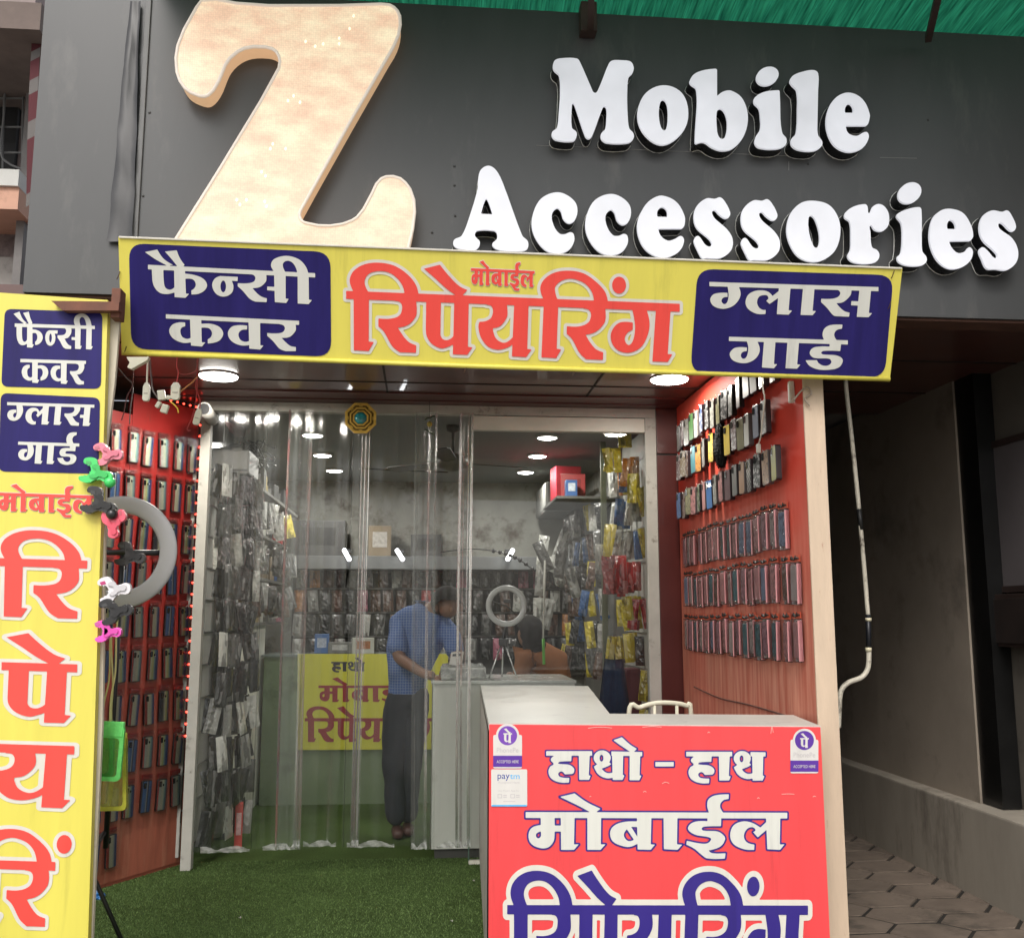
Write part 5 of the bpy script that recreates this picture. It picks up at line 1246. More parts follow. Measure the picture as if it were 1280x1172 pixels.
def conn(px, py, y, w_, h_, label, cord=None, rz=0):
    p = U(px, py, y); rt = thing('connector', label, 'connector', p, None, (0, R(rz), 0))
    lp = [(-w_ * .25, h_ / 2), (w_ * .25, h_ / 2), (w_ / 2, h_ * .28), (w_ / 2, -h_ * .4), (w_ * .3, -h_ / 2), (-w_ * .3, -h_ / 2), (-w_ / 2, -h_ * .4), (-w_ / 2, h_ * .28)]
    bm = bmesh.new(); prism(bm, lp, -.009, .009, bev=.003); fin(bm, 'body', mat('connector_white', (.64, .64, .55), .4, var=.05), rt, world=False)
    bm = bmesh.new(); bx(bm, -w_ * .3, w_ * .3, -.0105, .0105, -h_ * .12, -h_ * .06); fin(bm, 'band', mat('connector_band', (.35, .34, .30), .5), rt, world=False)
    if cord:
        bm = bmesh.new(); q = U(*cord) - p; tube(bm, [Vector((0, 0, h_ / 2 - .003)), q], .0045, 6); fin(bm, 'cord', M_WW, rt, world=False)
conn(183, 490, 4.5, .030, .085, 'slim white inline connector hanging on a white cord', (185, 444, 4.5))
conn(219.5, 489, 4.5, .040, .080, 'wide white inline connector hanging on a red wire')
conn(247, 521, 4.65, .030, .078, 'small white taped connector in front of the round pipe end', rz=12)
cl_ = thing('plug_cluster', 'cluster of small white plugs taped together under the banner', 'plug', U(204, 502, 4.5))
bm = None
for px, py, w_, h_, a in ((202, 494, .032, .045, -10), (206, 511, .030, .04, 15), (198, 506, .018, .03, 30), (211, 497, .022, .018, 0)):
    bm = bmesh.new(); p = U(px, py, 4.5); bx(bm, -w_ / 2, w_ / 2, -.012, .012, -h_ / 2, h_ / 2, .004, Matrix.Translation(p) @ Matrix.Rotation(R(a), 4, 'Y')); fin(bm, 'plug', mat('connector_white', (.64, .64, .55), .4, var=.05), cl_)
ho = thing('white_bracket', 'white plastic holder sticking out from under the left banner end', 'bracket', U(172, 452, 4.3))
bm = bmesh.new(); a = [U(*q, 4.25) for q in ((158, 446), (186, 446), (184, 450), (164, 461), (159, 459), (162, 453))]
f = [bm.verts.new(p) for p in a]; g = [bm.verts.new(p + Vector((0, .03, 0))) for p in a]; bm.faces.new(f); bm.faces.new(g[::-1])
for i in range(6): bm.faces.new((f[i], g[i], g[(i + 1) % 6], f[(i + 1) % 6]))
fin(bm, 'holder', mat('connector_white', (.64, .64, .55), .4, var=.05), ho)
pc = thing('pipe_end', 'short grey pipe with a black open end at the frame corner', 'pipe', U(254, 512, 6.2))
bm = bmesh.new(); p = U(255, 511, 5.98); tube(bm, [p, p + Vector((-.02, .32, .0))], .042, 20); fin(bm, 'tube', mat('grey_pipe', (.30, .29, .27), .5), pc, True)
bm = bmesh.new(); bmesh.ops.create_circle(bm, cap_ends=True, radius=.034, segments=20, matrix=Matrix.Translation(p + Vector((0, -.002, 0))) @ Matrix.Rotation(R(90), 4, 'X')); fin(bm, 'opening', M_BLK, pc)
# ================================================================== THE COUNTER
CZ = 1.065
TP = PZ(CZ)
q = {k: TP.at(*v) for k, v in dict(fl=(611, 903.5), fr=(1026, 907), br=(1003, 893), ic=(762, 891.5), bi=(735, 857), bl=(600.5, 855)).items()}
q['br'].x = RX - .004
ctr = thing('shop_counter', 'L shaped shop counter with pale speckled top and red printed front panel at the entrance', 'counter', (.9, 4.4, 0))
M_LAM = mat('speckled_laminate', (.52, .52, .48), .35, var=.07, scale=3, dark=(.36, .35, .33), darkamt=.12, dscale=9, bump=.03, coat=.1)
loop = [q['fl'], q['fr'], q['br'], q['ic'], q['bi'], q['bl']]
def plate(name, m, lp, z0, z1, par, inset=0.0):
    c = sum(lp, Vector()) / len(lp)
    bm = bmesh.new(); a = [bm.verts.new((p.x, p.y, z1)) for p in lp]; b_ = [bm.verts.new((p.x, p.y, z0)) for p in lp]
    bm.faces.new(a); bm.faces.new(b_[::-1]); n = len(lp)
    for i in range(n): bm.faces.new((a[i], b_[i], b_[(i + 1) % n], a[(i + 1) % n]))
    return fin(bm, name, m, par)
plate('top', M_LAM, loop, CZ - .028, CZ, ctr)
i_ = .008
inn = [q['fl'] + Vector((i_, i_, 0)), q['fr'] + Vector((-i_, i_, 0)), q['br'] + Vector((-i_, -i_, 0)), q['ic'] + Vector((-i_, -i_ , 0)), q['bi'] + Vector((-i_, -i_, 0)), q['bl'] + Vector((i_, -i_, 0))]
plate('body', mat('counter_carcass', (.34, .22, .20), .6, var=.15, scale=4, dark=(.10, .06, .06), darkamt=.25, dscale=5), inn, .0, CZ - .0285, ctr)
# pale worn skirting sheet on the left side
a, b_ = q['fl'], q['bl']
bm = bmesh.new(); off = Vector((-.003, 0, 0))
f = [bm.verts.new(p) for p in (Vector((a.x, a.y + .02, .03)) + off, Vector((b_.x, b_.y, .03)) + off, Vector((b_.x, b_.y, CZ - .03)) + off, Vector((a.x, a.y + .02, CZ - .03)) + off)]
bm.faces.new(f); fin(bm, 'side_sheet', mat('side_sheet', (.36, .34, .31), .5, var=.15, scale=5, dark=(.14, .10, .09), darkamt=.3, dscale=4), ctr)
FD = (q['fr'] - q['fl']).normalized(); FN = Vector((FD.y, -FD.x, 0))
CP = Plane(q['fl'] + FN * .006, FN)
bm = bmesh.new(); e0, e1 = q['fl'] + FD * .002, q['fr'] - FD * .003
pf = [bm.verts.new((e.x + FN.x * o, e.y + FN.y * o, z)) for o in (.006, .0005) for e, z in ((e0, .02), (e1, .02), (e1, CZ - .004), (e0, CZ - .004))]
bm.faces.new(pf[:4]); bm.faces.new(pf[4:][::-1])
for k in range(4): bm.faces.new((pf[k], pf[4 + k], pf[4 + (k + 1) % 4], pf[(k + 1) % 4]))
fp = fin(bm, 'front_panel', P_SIG, ctr)
q7 = 210 / 1280
put_print('lettering_border', px_from(W_HAND, (610, 900), q7, 11, 6), CP, P_NAVY, fp, .002)
put_print('lettering', px_from(W_HAND, (610, 900), q7), CP, P_WHT, fp, .004)
put_print('lettering_border', px_from(W_MOBILE, (610, 900), q7, 13, 6), CP, P_NAVY, fp, .002)
put_print('lettering', px_from(W_MOBILE, (610, 900), q7), CP, P_WHT, fp, .004)
L0, L1 = word_local(W_REPAIR, 0, 6, .039), word_local(W_REPAIR, 48, 8, .039)
RB = (634, 1087, 1010, 1217)
put_print('lettering_border', to_box(L1, *RB, .002, 0), CP, P_CRM, fp, .002)
put_print('lettering', to_box(L0, *RB, .002, 0), CP, P_NAVY, fp, .004)
# pale strokes on the vinyl: glare painted along creases, and scuffs
bm = bmesh.new(); rn = random.Random(8)
for (px, py, l, h) in ((750, 909, 30, 1.2), (815, 908, 24, 1.0), (965, 912, 3, 9), (832, 978, 9, 2), (868, 965, 3, 1), (1018, 995, 4, 1), (948, 997, 3, 1), (806, 989, 4, 1.4), (738, 995, 2, .8), (886, 915, 3, 1.2), (985, 992, 16, .5)):
    tube(bm, spline([CP.at(px - l / 2, py + h / 2, .0015), CP.at(px, py - h / 2, .0015), CP.at(px + l / 2, py + h / 3, .0015)], 4), .0014, 4)
fin(bm, 'scuff_glare', mat('vinyl_scuff_glare', (.85, .42, .38), .5), fp)
def px_rect(x0, y0, x1, y1): return [(x0, y0), (x1, y0), (x1, y1), (x0, y1)]
def sticker_text(par, body, px, py, wpx, m, lift, hpx=None):
    me = text_mesh(body, 1.0); me.name = 'lettering'; xs = [v.co.x for v in me.vertices]; ys = [v.co.y for v in me.vertices]
    s = wpx / (max(xs) - min(xs)); cx = (max(xs) + min(xs)) / 2; cy = (max(ys) + min(ys)) / 2
    sy = s if hpx is None else hpx / (max(ys) - min(ys))
    for v in me.vertices: v.co = CP.at(px + (v.co.x - cx) * s, py - (v.co.y - cy) * sy, lift)
    me.materials.clear(); link('lettering', me, m, par, None, True)
P_PUR = printed('sticker_purple', (.095, .028, .30), .35); P_PUR2 = printed('sticker_violet', (.17, .055, .40), .35); P_STW = printed('sticker_white', (.64, .62, .59), .35); P_GRY = printed('sticker_grey', (.50, .47, .48), .5)
P_CYN = printed('sticker_cyan', (.06, .42, .80), .35); P_PNV = printed('sticker_navy', (.01, .04, .28), .35)
L_PE = word_local(W_PE, 0, 8, .039)
def pe_sticker(cx, top, label, bw, dx):
    st = tag(thing('sticker', label, None), None); st.parent = ctr; del st['label']; st['label'] = label
    st.matrix_parent_inverse = Matrix.Translation(ctr.location).inverted(); st.location = CP.at(cx, top + 25)
    g = lambda nm, lp, m, l: put_print_st(st, nm, lp, m, l)
    g('card', [np.array(rounded_px(px_rect(cx - bw, top + 13, cx + bw, top + 55), 2.5))], P_STW, .0024)
    g('round_top', [ell(cx, top + 14, 14.5, 14.8)], P_STW, .0028)
    g('badge', [ell(cx, top + 14, 11.9, 12.0)], P_PUR2 if dx < 0 else P_PUR, .0032)
    g('symbol', to_box(L_PE, cx - 5.4, top + 4.8, cx + 5.6, top + 23.2, 0, 0), P_STW, .0040)
    g('strip', [np.array(px_rect(cx - bw, top + 39, cx + bw, top + 53))], P_PUR, .0034)
    sticker_text(st, 'PhonePe', cx, top + 32, 27, P_GRY, .0034, 6.2)
    sticker_text(st, 'ACCEPTED HERE', cx, top + 46.5, 27.5, P_STW, .0042, 3.6)
def put_print_st(st, name, loops, m, lift):
    bm = bmesh.new(); poly_fill(bm, [[CP.at(p[0], p[1], lift) for p in l] for l in loops])
    bmesh.ops.recalc_face_normals(bm, faces=bm.faces); me = bpy.data.meshes.new(name); bm.to_mesh(me); bm.free(); me.materials.append(m)
    o = bpy.data.objects.new(name, me); COL.objects.link(o); o.parent = st
    o.matrix_parent_inverse = Matrix.Translation(st.location).inverted(); return o
_link0 = link
def link(name, me, m=None, parent=None, loc=None, world=False):
    if parent is not None and parent.name.startswith('sticker') and world:
        o = bpy.data.objects.new(name, me); COL.objects.link(o)
        if m is not None and not me.materials: me.materials.append(m)
        o.parent = parent; o.matrix_parent_inverse = Matrix.Translation(parent.location).inverted(); return o
    return _link0(name, me, m, parent, loc, world)
pe_sticker(634.5, 905, 'white and violet payment sticker at the top left of the red panel', 18, -1)
pe_sticker(1005.5, 911, 'white and violet payment sticker at the top right of the red panel', 17.5, 1)
st = thing('sticker', 'white payment sticker with blue lettering below the violet one', None); st['label'] = 'white payment sticker with blue lettering below the violet one'
st.parent = ctr; st.matrix_parent_inverse = Matrix.Translation(ctr.location).inverted(); st.location = CP.at(636, 985)
put_print_st(st, 'card', [np.array(rounded_px(px_rect(614, 961, 659, 1007.5), 2))], P_STW, .0036)
put_print_st(st, 'blue_edge', [np.array(px_rect(614.5, 1005.5, 658.5, 1007.4))], P_CYN, .0040)
sticker_text(st, 'pay', 629.5, 971.5, 15, P_PNV, .0044, 8.0); sticker_text(st, 'tm', 643.5, 970.2, 12.0, P_CYN, .0044, 5.6)
sticker_text(st, 'Accepted Here', 636, 977.8, 27, P_GRY, .0042, 3.2); sticker_text(st, 'Use Paytm App for', 636, 988, 27, P_GRY, .0042, 2.6)
for cx in (625, 641):
    put_print_st(st, 'icon', [np.array(px_rect(cx - 3, 992, cx + 2.6, 997)), np.array(px_rect(cx - 2.2, 992.8, cx + 1.8, 996.2))], P_GRY, .0042)
    put_print_st(st, 'fine_print', [np.array(px_rect(cx + 4, 993, cx + 8.5, 994)), np.array(px_rect(cx + 4, 995.3, cx + 8.5, 996.2))], P_GRY, .0042)
put_print_st(st, 'fine_print', [np.array(px_rect(629, 1000.6, 644, 1001.4))], P_GRY, .0042)

# white metal chair behind the counter
M_CH = mat('cream_tube', (.62, .60, .47), .4, var=.06, scale=6)
ch_ = thing('metal_chair', 'cream tubular metal chair standing behind the counter, only its arched back showing', 'chair', (1.3, 5.1, 0))
A = [U(a, b_, 5.05) for a, b_ in ((786, 893), (800, 884), (820, 878.5), (842, 878.5), (858, 882), (864, 893))]
A = [Vector((A[0].x, 5.05, .45))] + A + [Vector((A[-1].x, 5.05, .45))]
bm = bmesh.new(); tube(bm, spline(A, 6), .0125, 8); fin(bm, 'back_frame', M_CH, ch_, True)
for px in (818, 846):
    bm = bmesh.new(); p = U(px, 879, 5.05); tube(bm, [p, Vector((p.x, 5.06, .47))], .009, 8); fin(bm, 'back_bar', M_CH, ch_, True)
xl, xr = A[0].x, A[-1].x
bm = bmesh.new(); bx(bm, xl - .01, xr + .01, 5.06, 5.46, .44, .475, .012); fin(bm, 'seat', mat('seat_vinyl', (.10, .05, .04), .5), ch_)
for x in (xl, xr):
    for y in (5.07, 5.44):
        bm = bmesh.new(); tube(bm, [(x, y, .44), (x, y, .0)], .012, 8); fin(bm, 'leg', M_CH, ch_, True)
# ================================================================== INSIDE THE SHOP
rnd = random.Random(77)
# ------------------------------------------------------------------ ceiling lamps
def ceil_lamp(px, py, label):
    p = PZ(2.84).at(px, py); rt = thing('ceiling_light', label, 'ceiling light', (p.x, p.y, 2.86), 'round ceiling lights inside the shop')
    bm = bmesh.new(); lathe(bm, [(.085, -.001), (.088, -.014), (.074, -.018)], (0, 0, 0), 24); fin(bm, 'rim', mat('lamp_rim', (.7, .7, .66), .4), rt, True, world=False)
    bm = bmesh.new(); lathe(bm, [(.0735, -.0185), (.05, -.026), (.01, -.028)], (0, 0, 0), 24); fin(bm, 'diffuser', emat('lamp_white_in', (1, .98, .93), 14), rt, True, world=False)
    ld = bpy.data.lights.new('lamp_light', 'AREA'); ld.shape = 'DISK'; ld.size = .14; ld.energy = 7; ld.color = (1, .97, .90)
    lo = bpy.data.objects.new('lamp_light', ld); COL.objects.link(lo); lo.parent = rt; lo.location = (0, 0, -.04)
for px, py, lb in ((391, 545, 'ceiling lamp nearest the entrance on the left side of the shop'), (403, 570, 'middle ceiling lamp of the left row inside the shop'), (418, 589, 'deepest ceiling lamp of the left row inside the shop'),
                   (684, 548, 'ceiling lamp nearest the glass door on the right side'), (672, 571, 'middle ceiling lamp of the right row inside the shop'), (657, 591, 'deepest ceiling lamp of the right row inside the shop')):
    ceil_lamp(px, py, lb)
# ceiling fan
fp_ = PZ(2.58).at(566, 580); fan = thing('ceiling_fan', 'dark three bladed ceiling fan in the middle of the shop', 'ceiling fan', (fp_.x, fp_.y, 2.86))
M_FAN = mat('fan_brown', (.05, .045, .04), .4, var=.1)
bm = bmesh.new(); lathe(bm, [(.05, 0), (.045, -.04), (.012, -.05), (.012, -.2), (.05, -.21), (.11, -.235), (.12, -.27), (.10, -.31), (.04, -.33), (.01, -.335)], (0, 0, 0), 24); fin(bm, 'motor', M_FAN, fan, True, world=False)
for k in range(3):
    bm = bmesh.new(); M_ = Matrix.Rotation(R(20 + 120 * k), 4, 'Z') @ Matrix.Translation((0, 0, -.27)) @ Matrix.Rotation(R(9), 4, 'X')
    lp = [(.1, -.03), (.18, -.055), (.55, -.07), (.60, -.05), (.60, .05), (.55, .065), (.18, .05), (.1, .03)]
    f = [bm.verts.new(M_ @ Vector((x, y, .003))) for x, y in lp]; g = [bm.verts.new(M_ @ Vector((x, y, -.003))) for x, y in lp]; bm.faces.new(f); bm.faces.new(g[::-1])
    for i in range(8): bm.faces.new((f[i], g[i], g[(i + 1) % 8], f[(i + 1) % 8]))
    fin(bm, 'blade', M_FAN, fan, world=False)
tag(wire('thin dark cable strung under the ceiling towards the fan', ((452, 585, 8.6), (500, 588, 8.6), (560, 590, 8.6)), .006, M_BLK), cat='cable')

# ------------------------------------------------------------------ hanging goods
_pk = {}
def pk_mesh(w_, h_, t, seed, m):
    k = (round(w_, 3), round(h_, 3), seed, m.name)
    if k in _pk: return _pk[k]
    r_ = random.Random(seed); bm = bmesh.new()
    nx_, nz_ = 4, 8; F, B = [], []
    for j in range(nz_ + 1):
        z = -h_ * j / nz_; e = min(1, j / 1.6) * min(1, (nz_ - j) / 1.2)
        a, b_ = [], []
        for i in range(nx_ + 1):
            x = -w_ / 2 + w_ * i / nx_; q_ = e * (1 if 0 < i < nx_ else .15); c = r_.uniform(-.3, .3)
            a.append(bm.verts.new((x + r_.uniform(-.001, .001), -t * .5 * q_ * (1 + c) - .0008, z))); b_.append(bm.verts.new((x, t * .5 * q_ + .0008, z)))
        F.append(a); B.append(b_)
    for j in range(nz_):
        for i in range(nx_):
            bm.faces.new((F[j][i], F[j + 1][i], F[j + 1][i + 1], F[j][i + 1])); bm.faces.new((B[j][i], B[j][i + 1], B[j + 1][i + 1], B[j + 1][i]))
    for j in range(nz_):
        bm.faces.new((F[j][0], B[j][0], B[j + 1][0], F[j + 1][0])); bm.faces.new((F[j][nx_], F[j + 1][nx_], B[j + 1][nx_], B[j][nx_]))
    for i in range(nx_):
        bm.faces.new((F[0][i], F[0][i + 1], B[0][i + 1], B[0][i])); bm.faces.new((F[nz_][i], B[nz_][i], B[nz_][i + 1], F[nz_][i + 1]))
    bmesh.ops.recalc_face_normals(bm, faces=bm.faces)
    me = bpy.data.meshes.new('accessory_packet'); bm.to_mesh(me); bm.free(); me.materials.append(m); _pk[k] = me; return me
def glossy_pack(nm, col, pat=.35, coat=1.0):
    """shiny packet with a printed patch pattern"""
    key = 'pack_' + nm
    if key in _mats: return _mats[key]
    m = bpy.data.materials.new(key); m.use_nodes = True; nt = m.node_tree; N = nt.nodes; L = nt.links; b = N['Principled BSDF']
    tc = N.new('ShaderNodeTexCoord'); oi = N.new('ShaderNodeObjectInfo')
    ad = N.new('ShaderNodeVectorMath'); ad.operation = 'ADD'; L.new(tc.outputs['Object'], ad.inputs[0])
    cb = N.new('ShaderNodeCombineXYZ'); ml = N.new('ShaderNodeMath'); ml.operation = 'MULTIPLY'; ml.inputs[1].default_value = 37.0
    L.new(oi.outputs['Random'], ml.inputs[0]); L.new(ml.outputs[0], cb.inputs[0]); L.new(ml.outputs[0], cb.inputs[2]); L.new(cb.outputs[0], ad.inputs[1])
    mp = N.new('ShaderNodeMapping'); mp.inputs['Scale'].default_value = (42, 1, 11); L.new(ad.outputs[0], mp.inputs[0])
    vo = N.new('ShaderNodeTexVoronoi'); vo.distance = 'CHEBYCHEV'; vo.inputs['Scale'].default_value = 1; L.new(mp.outputs[0], vo.inputs['Vector'])
    sx = N.new('ShaderNodeSeparateColor'); L.new(vo.outputs['Color'], sx.inputs[0])
    rp = N.new('ShaderNodeValToRGB'); els = rp.color_ramp.elements; rp.color_ramp.interpolation = 'CONSTANT'
    els[0].position = 0; els[0].color = (*col, 1); els[1].position = 1 - pat; els[1].color = (*[c * .45 for c in col], 1)
    e = els.new(1 - pat * .4); e.color = (*[min(.8, c * .75 + .15) for c in col], 1)
    L.new(sx.outputs[0], rp.inputs[0]); L.new(rp.outputs[0], b.inputs['Base Color'])
    b.inputs['Roughness'].default_value = .32; b.inputs['Coat Weight'].default_value = coat; b.inputs['Coat Roughness'].default_value = .06
    nz = N.new('ShaderNodeTexNoise'); nz.inputs['Scale'].default_value = 40; L.new(ad.outputs[0], nz.inputs['Vector'])
    bp = N.new('ShaderNodeBump'); bp.inputs['Strength'].default_value = .9; bp.inputs['Distance'].default_value = .008; L.new(nz.outputs[0], bp.inputs['Height']); L.new(bp.outputs[0], b.inputs['Coat Normal']); L.new(bp.outputs[0], b.inputs['Normal'])
    _mats[key] = m; return m
PKC = {'yellow': (.62, .50, .04), 'red': (.45, .03, .03), 'white': (.52, .52, .48), 'dark': (.018, .019, .018), 'grey': (.09, .09, .085), 'silver': (.32, .32, .30), 'blue': (.05, .13, .32), 'brown': (.12, .07, .05), 'green': (.08, .22, .06), 'pink': (.42, .12, .18), 'orange': (.55, .20, .03)}
def packet(col, x, y, z, yaw, tilt, w_, h_, t, where, roll=0, group=None, name='accessory_packet', cat='packet'):
    """z is the top of the packet"""
    o = link(name, pk_mesh(w_, h_, t, rnd.randint(0, 5), glossy_pack(col, PKC[col])))
    o.location = (x, y, z); o.rotation_euler = (R(roll), R(tilt), R(yaw))
    return tag(o, f'{col} {"accessory packet" if cat == "packet" else cat} {where}', cat, group or f'{col} {cat}s {where}')
# --- left side: packed hooks just inside the door
for c in range(5):
    for r_ in range(11):
        z = 2.46 - r_ * .215 + rnd.uniform(-.03, .03)
        if z < .2: continue
        x = -1.325 + rnd.uniform(-.02, .02) + c * .028; y = 6.52 + c * .13 + rnd.uniform(-.03, .03)
        for q_ in range(2):
            col = rnd.choice(['dark', 'dark', 'silver', 'dark', 'dark', 'grey', 'dark', 'white'] + (['red'] if r_ in (4, 8) else []))
            packet(col, x + q_ * .045, y - q_ * .03, z, rnd.uniform(30, 72), rnd.uniform(-14, 14), .085, .215, .014, 'hung on the left rack just inside the entrance', rnd.uniform(-6, 6), name='rack_packet', cat='sleeve pack')  # same accessory packets as on the other racks
lr = thing('wall_rack', 'white pegboard rack on the left wall just inside the entrance', 'rack', (-1.5, 6.8, 0))
box('board', mat('rack_white', (.42, .42, .39), .6, var=.1, scale=4, dark=(.2, .18, .15), darkamt=.1), lr, -1.50, -1.47, 6.42, 7.25, .05, 2.5)
for r_ in range(11):
    bm = bmesh.new(); z = 2.47 - r_ * .215; tube(bm, [(-1.465, 6.45, z), (-1.465, 7.2, z)], .006, 6); fin(bm, 'hook_rail', M_STEEL, lr)
# stained low partition and pilaster on the left, dustbin
lp_ = thing('partition_panel', 'grimy whitish partition panel beneath the left shelves', 'panel', (-1.3, 7.6, 0))
M_GRIM = mat('grimy_white', (.62, .62, .55), .7, var=.15, scale=2, stretch=(3, 3, .5), dark=(.16, .15, .12), darkamt=.4, dscale=2.5)
box('sheet', M_GRIM, lp_, -1.36, -1.33, 7.22, 8.55, 0, 1.42)
box('end_post', mat('rack_white', (.42, .42, .39), .6), lp_, -1.40, -1.32, 7.14, 7.215, 0, 2.7, .004)
sh_ = thing('wall_shelves', 'tiers of grey shelves on the left wall of the shop', 'shelves', (-1.5, 8.2, 0))
for z in (1.43, 1.78, 2.12, 2.42):
    box('shelf', mat('shelf_grey', (.12, .12, .11), .5, var=.1), sh_, -1.655, -1.20 if z > 2.3 else -1.28, 7.22, 9.4, z, z + .022)
for y in (7.22, 8.3, 9.38):
    box('upright', mat('shelf_grey', (.12, .12, .11), .5), sh_, -1.655, -1.63, y, y + .02, 1.46, 2.8)
def carton(x, y, z, w_, d_, h_, col, label, yaw=0, face=None, group=None):
    rt = thing('carton', label, 'box', (x, y, z), group, (0, 0, R(yaw)))
    m = mat('carton_' + '_'.join(f'{c:.2f}' for c in col), col, .45, var=.12, scale=8, coat=.15)
    bm = bmesh.new(); bx(bm, -w_ / 2, w_ / 2, -d_ / 2, d_ / 2, 0, h_, .003); fin(bm, 'box', m, rt, world=False)
    f_ = face or tuple(min(.8, c * .5 + .3) for c in col)
    bm = bmesh.new(); bx(bm, -w_ * .32, w_ * .32, -d_ / 2 - .0015, -d_ / 2 - .0003, h_ * .3, h_ * .8); fin(bm, 'label_patch', mat('patch_' + '_'.join(f'{c:.2f}' for c in f_), f_, .45, var=.3, scale=30), rt, world=False)
    return rt
cname = {(.42, .42, .38): 'white', (.06, .06, .06): 'black', (.30, .22, .06): 'mustard', (.35, .04, .04): 'red', (.05, .12, .3): 'blue', (.22, .17, .11): 'brown', (.15, .15, .14): 'grey', (.45, .2, .25): 'pink'}
for zi, z in enumerate((1.452, 1.802, 2.142, 2.442)):
    y = 7.33
    while y < 9.3:
        w_ = rnd.uniform(.12, .22); h_ = rnd.uniform(.10, .26); col = rnd.choice(list(cname)) if zi != 3 else rnd.choice([(.06, .06, .06), (.30, .22, .06), (.15, .15, .14), (.22, .17, .11)])
        tier = ['lowest', 'second', 'third', 'top'][zi]
        carton(-1.42 + rnd.uniform(-.03, .05), y + w_ / 2, z, .16, w_, h_, col, f'{cname[col]} carton on the {tier} left wall shelf', rnd.uniform(-6, 6), group=f'{cname[col]} cartons on the {tier} left wall shelf')
        y += w_ + rnd.uniform(.01, .05)
# packets dangling in front of the left shelves
for i in range(40):
    y = 7.26 + i * .05; z = rnd.choice([2.35, 2.05, 1.72])
    col = rnd.choice(['silver', 'grey', 'dark', 'white', 'silver', 'brown', 'yellow' if z > 2.2 else 'grey'])
    packet(col, -1.20 + rnd.uniform(-.05, .02), y, z + rnd.uniform(-.04, .04), rnd.uniform(15, 60), rnd.uniform(-20, 20), .08, .20, .02, 'dangling before the left wall shelves', rnd.uniform(-8, 8))
# tilted dark screen and box at the upper left
tv = thing('television', 'dark wall mounted screen tilted at the upper left inside the entrance', 'television', U(272, 545, 6.9))
a = [U(*p) for p in ((262, 505, 6.75), (318, 505, 7.2), (302, 557, 7.2), (262, 560, 6.75))]
bm = bmesh.new(); f = [bm.verts.new(p) for p in a]; g = [bm.verts.new(p + Vector((-.03, .06, .02))) for p in a]; bm.faces.new(f); bm.faces.new(g[::-1])
for i in range(4): bm.faces.new((f[i], g[i], g[(i + 1) % 4], f[(i + 1) % 4]))
fin(bm, 'screen', mat('dark_screen', (.012, .013, .015), .12, var=.1), tv)
a0 = U(268, 548, 6.72); bm = bmesh.new(); bx(bm, a0.x - .08, a0.x + .07, 6.68, 6.70, a0.z - .03, a0.z + .16, .004); fin(bm, 'tuner_box', M_BLK, tv)
ab = thing('wall_unit', 'white boxy wall unit below the tilted screen at the upper left', 'wall unit', U(275, 578, 6.75))
a0 = U(262, 592, 6.75); b0_ = U(312, 562, 6.75); bm = bmesh.new(); bx(bm, a0.x, b0_.x, 6.75, 7.15, a0.z, b0_.z, .015); fin(bm, 'casing', mat('unit_white', (.20, .20, .19), .5, var=.06), ab)
bm = bmesh.new(); bx(bm, a0.x + .01, b0_.x - .01, 6.746, 6.7495, a0.z + .02, a0.z + .035); fin(bm, 'louvre', M_BLK, ab)
# nest of black cables
for k in range(5):
    p = [U(300 + rnd.uniform(0, 45), 548 + rnd.uniform(0, 40), 7.15 + .03 * k) for _ in range(7)]
    bm = bmesh.new(); tube(bm, spline(p, 6), .006, 6); tag(fin(bm, 'cable', M_BLK, None, True), 'loop of black cable tangled over the left shelves', 'cable', 'black cables tangled over the left shelves')
bn = thing('waste_bin', 'dark tapered dustbin on the turf by the left partition', 'bin', PZ(0).at(300, 1000))
bm = bmesh.new(); lathe(bm, [(.10, 0), (.13, .30), (.138, .305), (.138, .32), (.125, .32), (.10, .05), (.01, .04)], (0, 0, 0), 24); fin(bm, 'bucket', mat('bin_dark', (.02, .02, .021), .45, var=.2), bn, True, world=False)
bm = bmesh.new(); lathe(bm, [(.139, .300), (.143, .303), (.143, .318), (.139, .321)], (0, 0, 0), 24); fin(bm, 'rim', mat('bin_rim', (.05, .05, .05), .4), bn, True, world=False)
rb = carton(-1.20, 6.9, .004, .05, .12, .28, (.45, .05, .04), 'narrow red box standing on the turf under the left rack', 10)

# --- back wall: rows of dark packets, pelmet with three short tube lights
pel = thing('shelf_pelmet', 'long pale grey shelf pelmet across the back wall over the packets', 'shelf', (0, 9.7, 2))
pa, pb = U(372, 694, 9.55), U(716, 712, 9.55)
box('pelmet', mat('pelmet_grey', (.13, .135, .135), .5, var=.08), pel, -1.28, 1.6, 9.55, 10.045, pb.z, pa.z, .004)
for k, px in enumerate((434, 500, 637)):
    lt = thing('tube_light', ['short lit tube light at the left end of the back pelmet', 'short lit tube light in the middle of the back pelmet', 'short lit tube light at the right end of the back pelmet'][k], 'tube light', U(px, 694, 9.4))
    p = lt.location; dz = (-.2, -.3, .25)[k]
    bm = bmesh.new(); tube(bm, [p + Vector((-.03 * (1 if k < 2 else -1), .0, .05)), p + Vector((.03 * (1 if k < 2 else -1), -.12, -.045))], .019, 10); fin(bm, 'tube', emat('tube_white', (.95, .98, 1), 9), lt, True)
    bm = bmesh.new(); bx(bm, p.x - .04, p.x + .04, p.y + .03, p.y + .145, p.z + .03, p.z + .06, .004); fin(bm, 'holder', M_BLK, lt)
bk = thing('back_rack', 'dark slotted rack along the back wall carrying rows of packets', 'rack', (0, 9.9, 0))
box('board', mat('rack_dark', (.045, .045, .042), .6, var=.2), bk, -1.30, 1.6, 9.98, 10.03, .9, pb.z - .02)
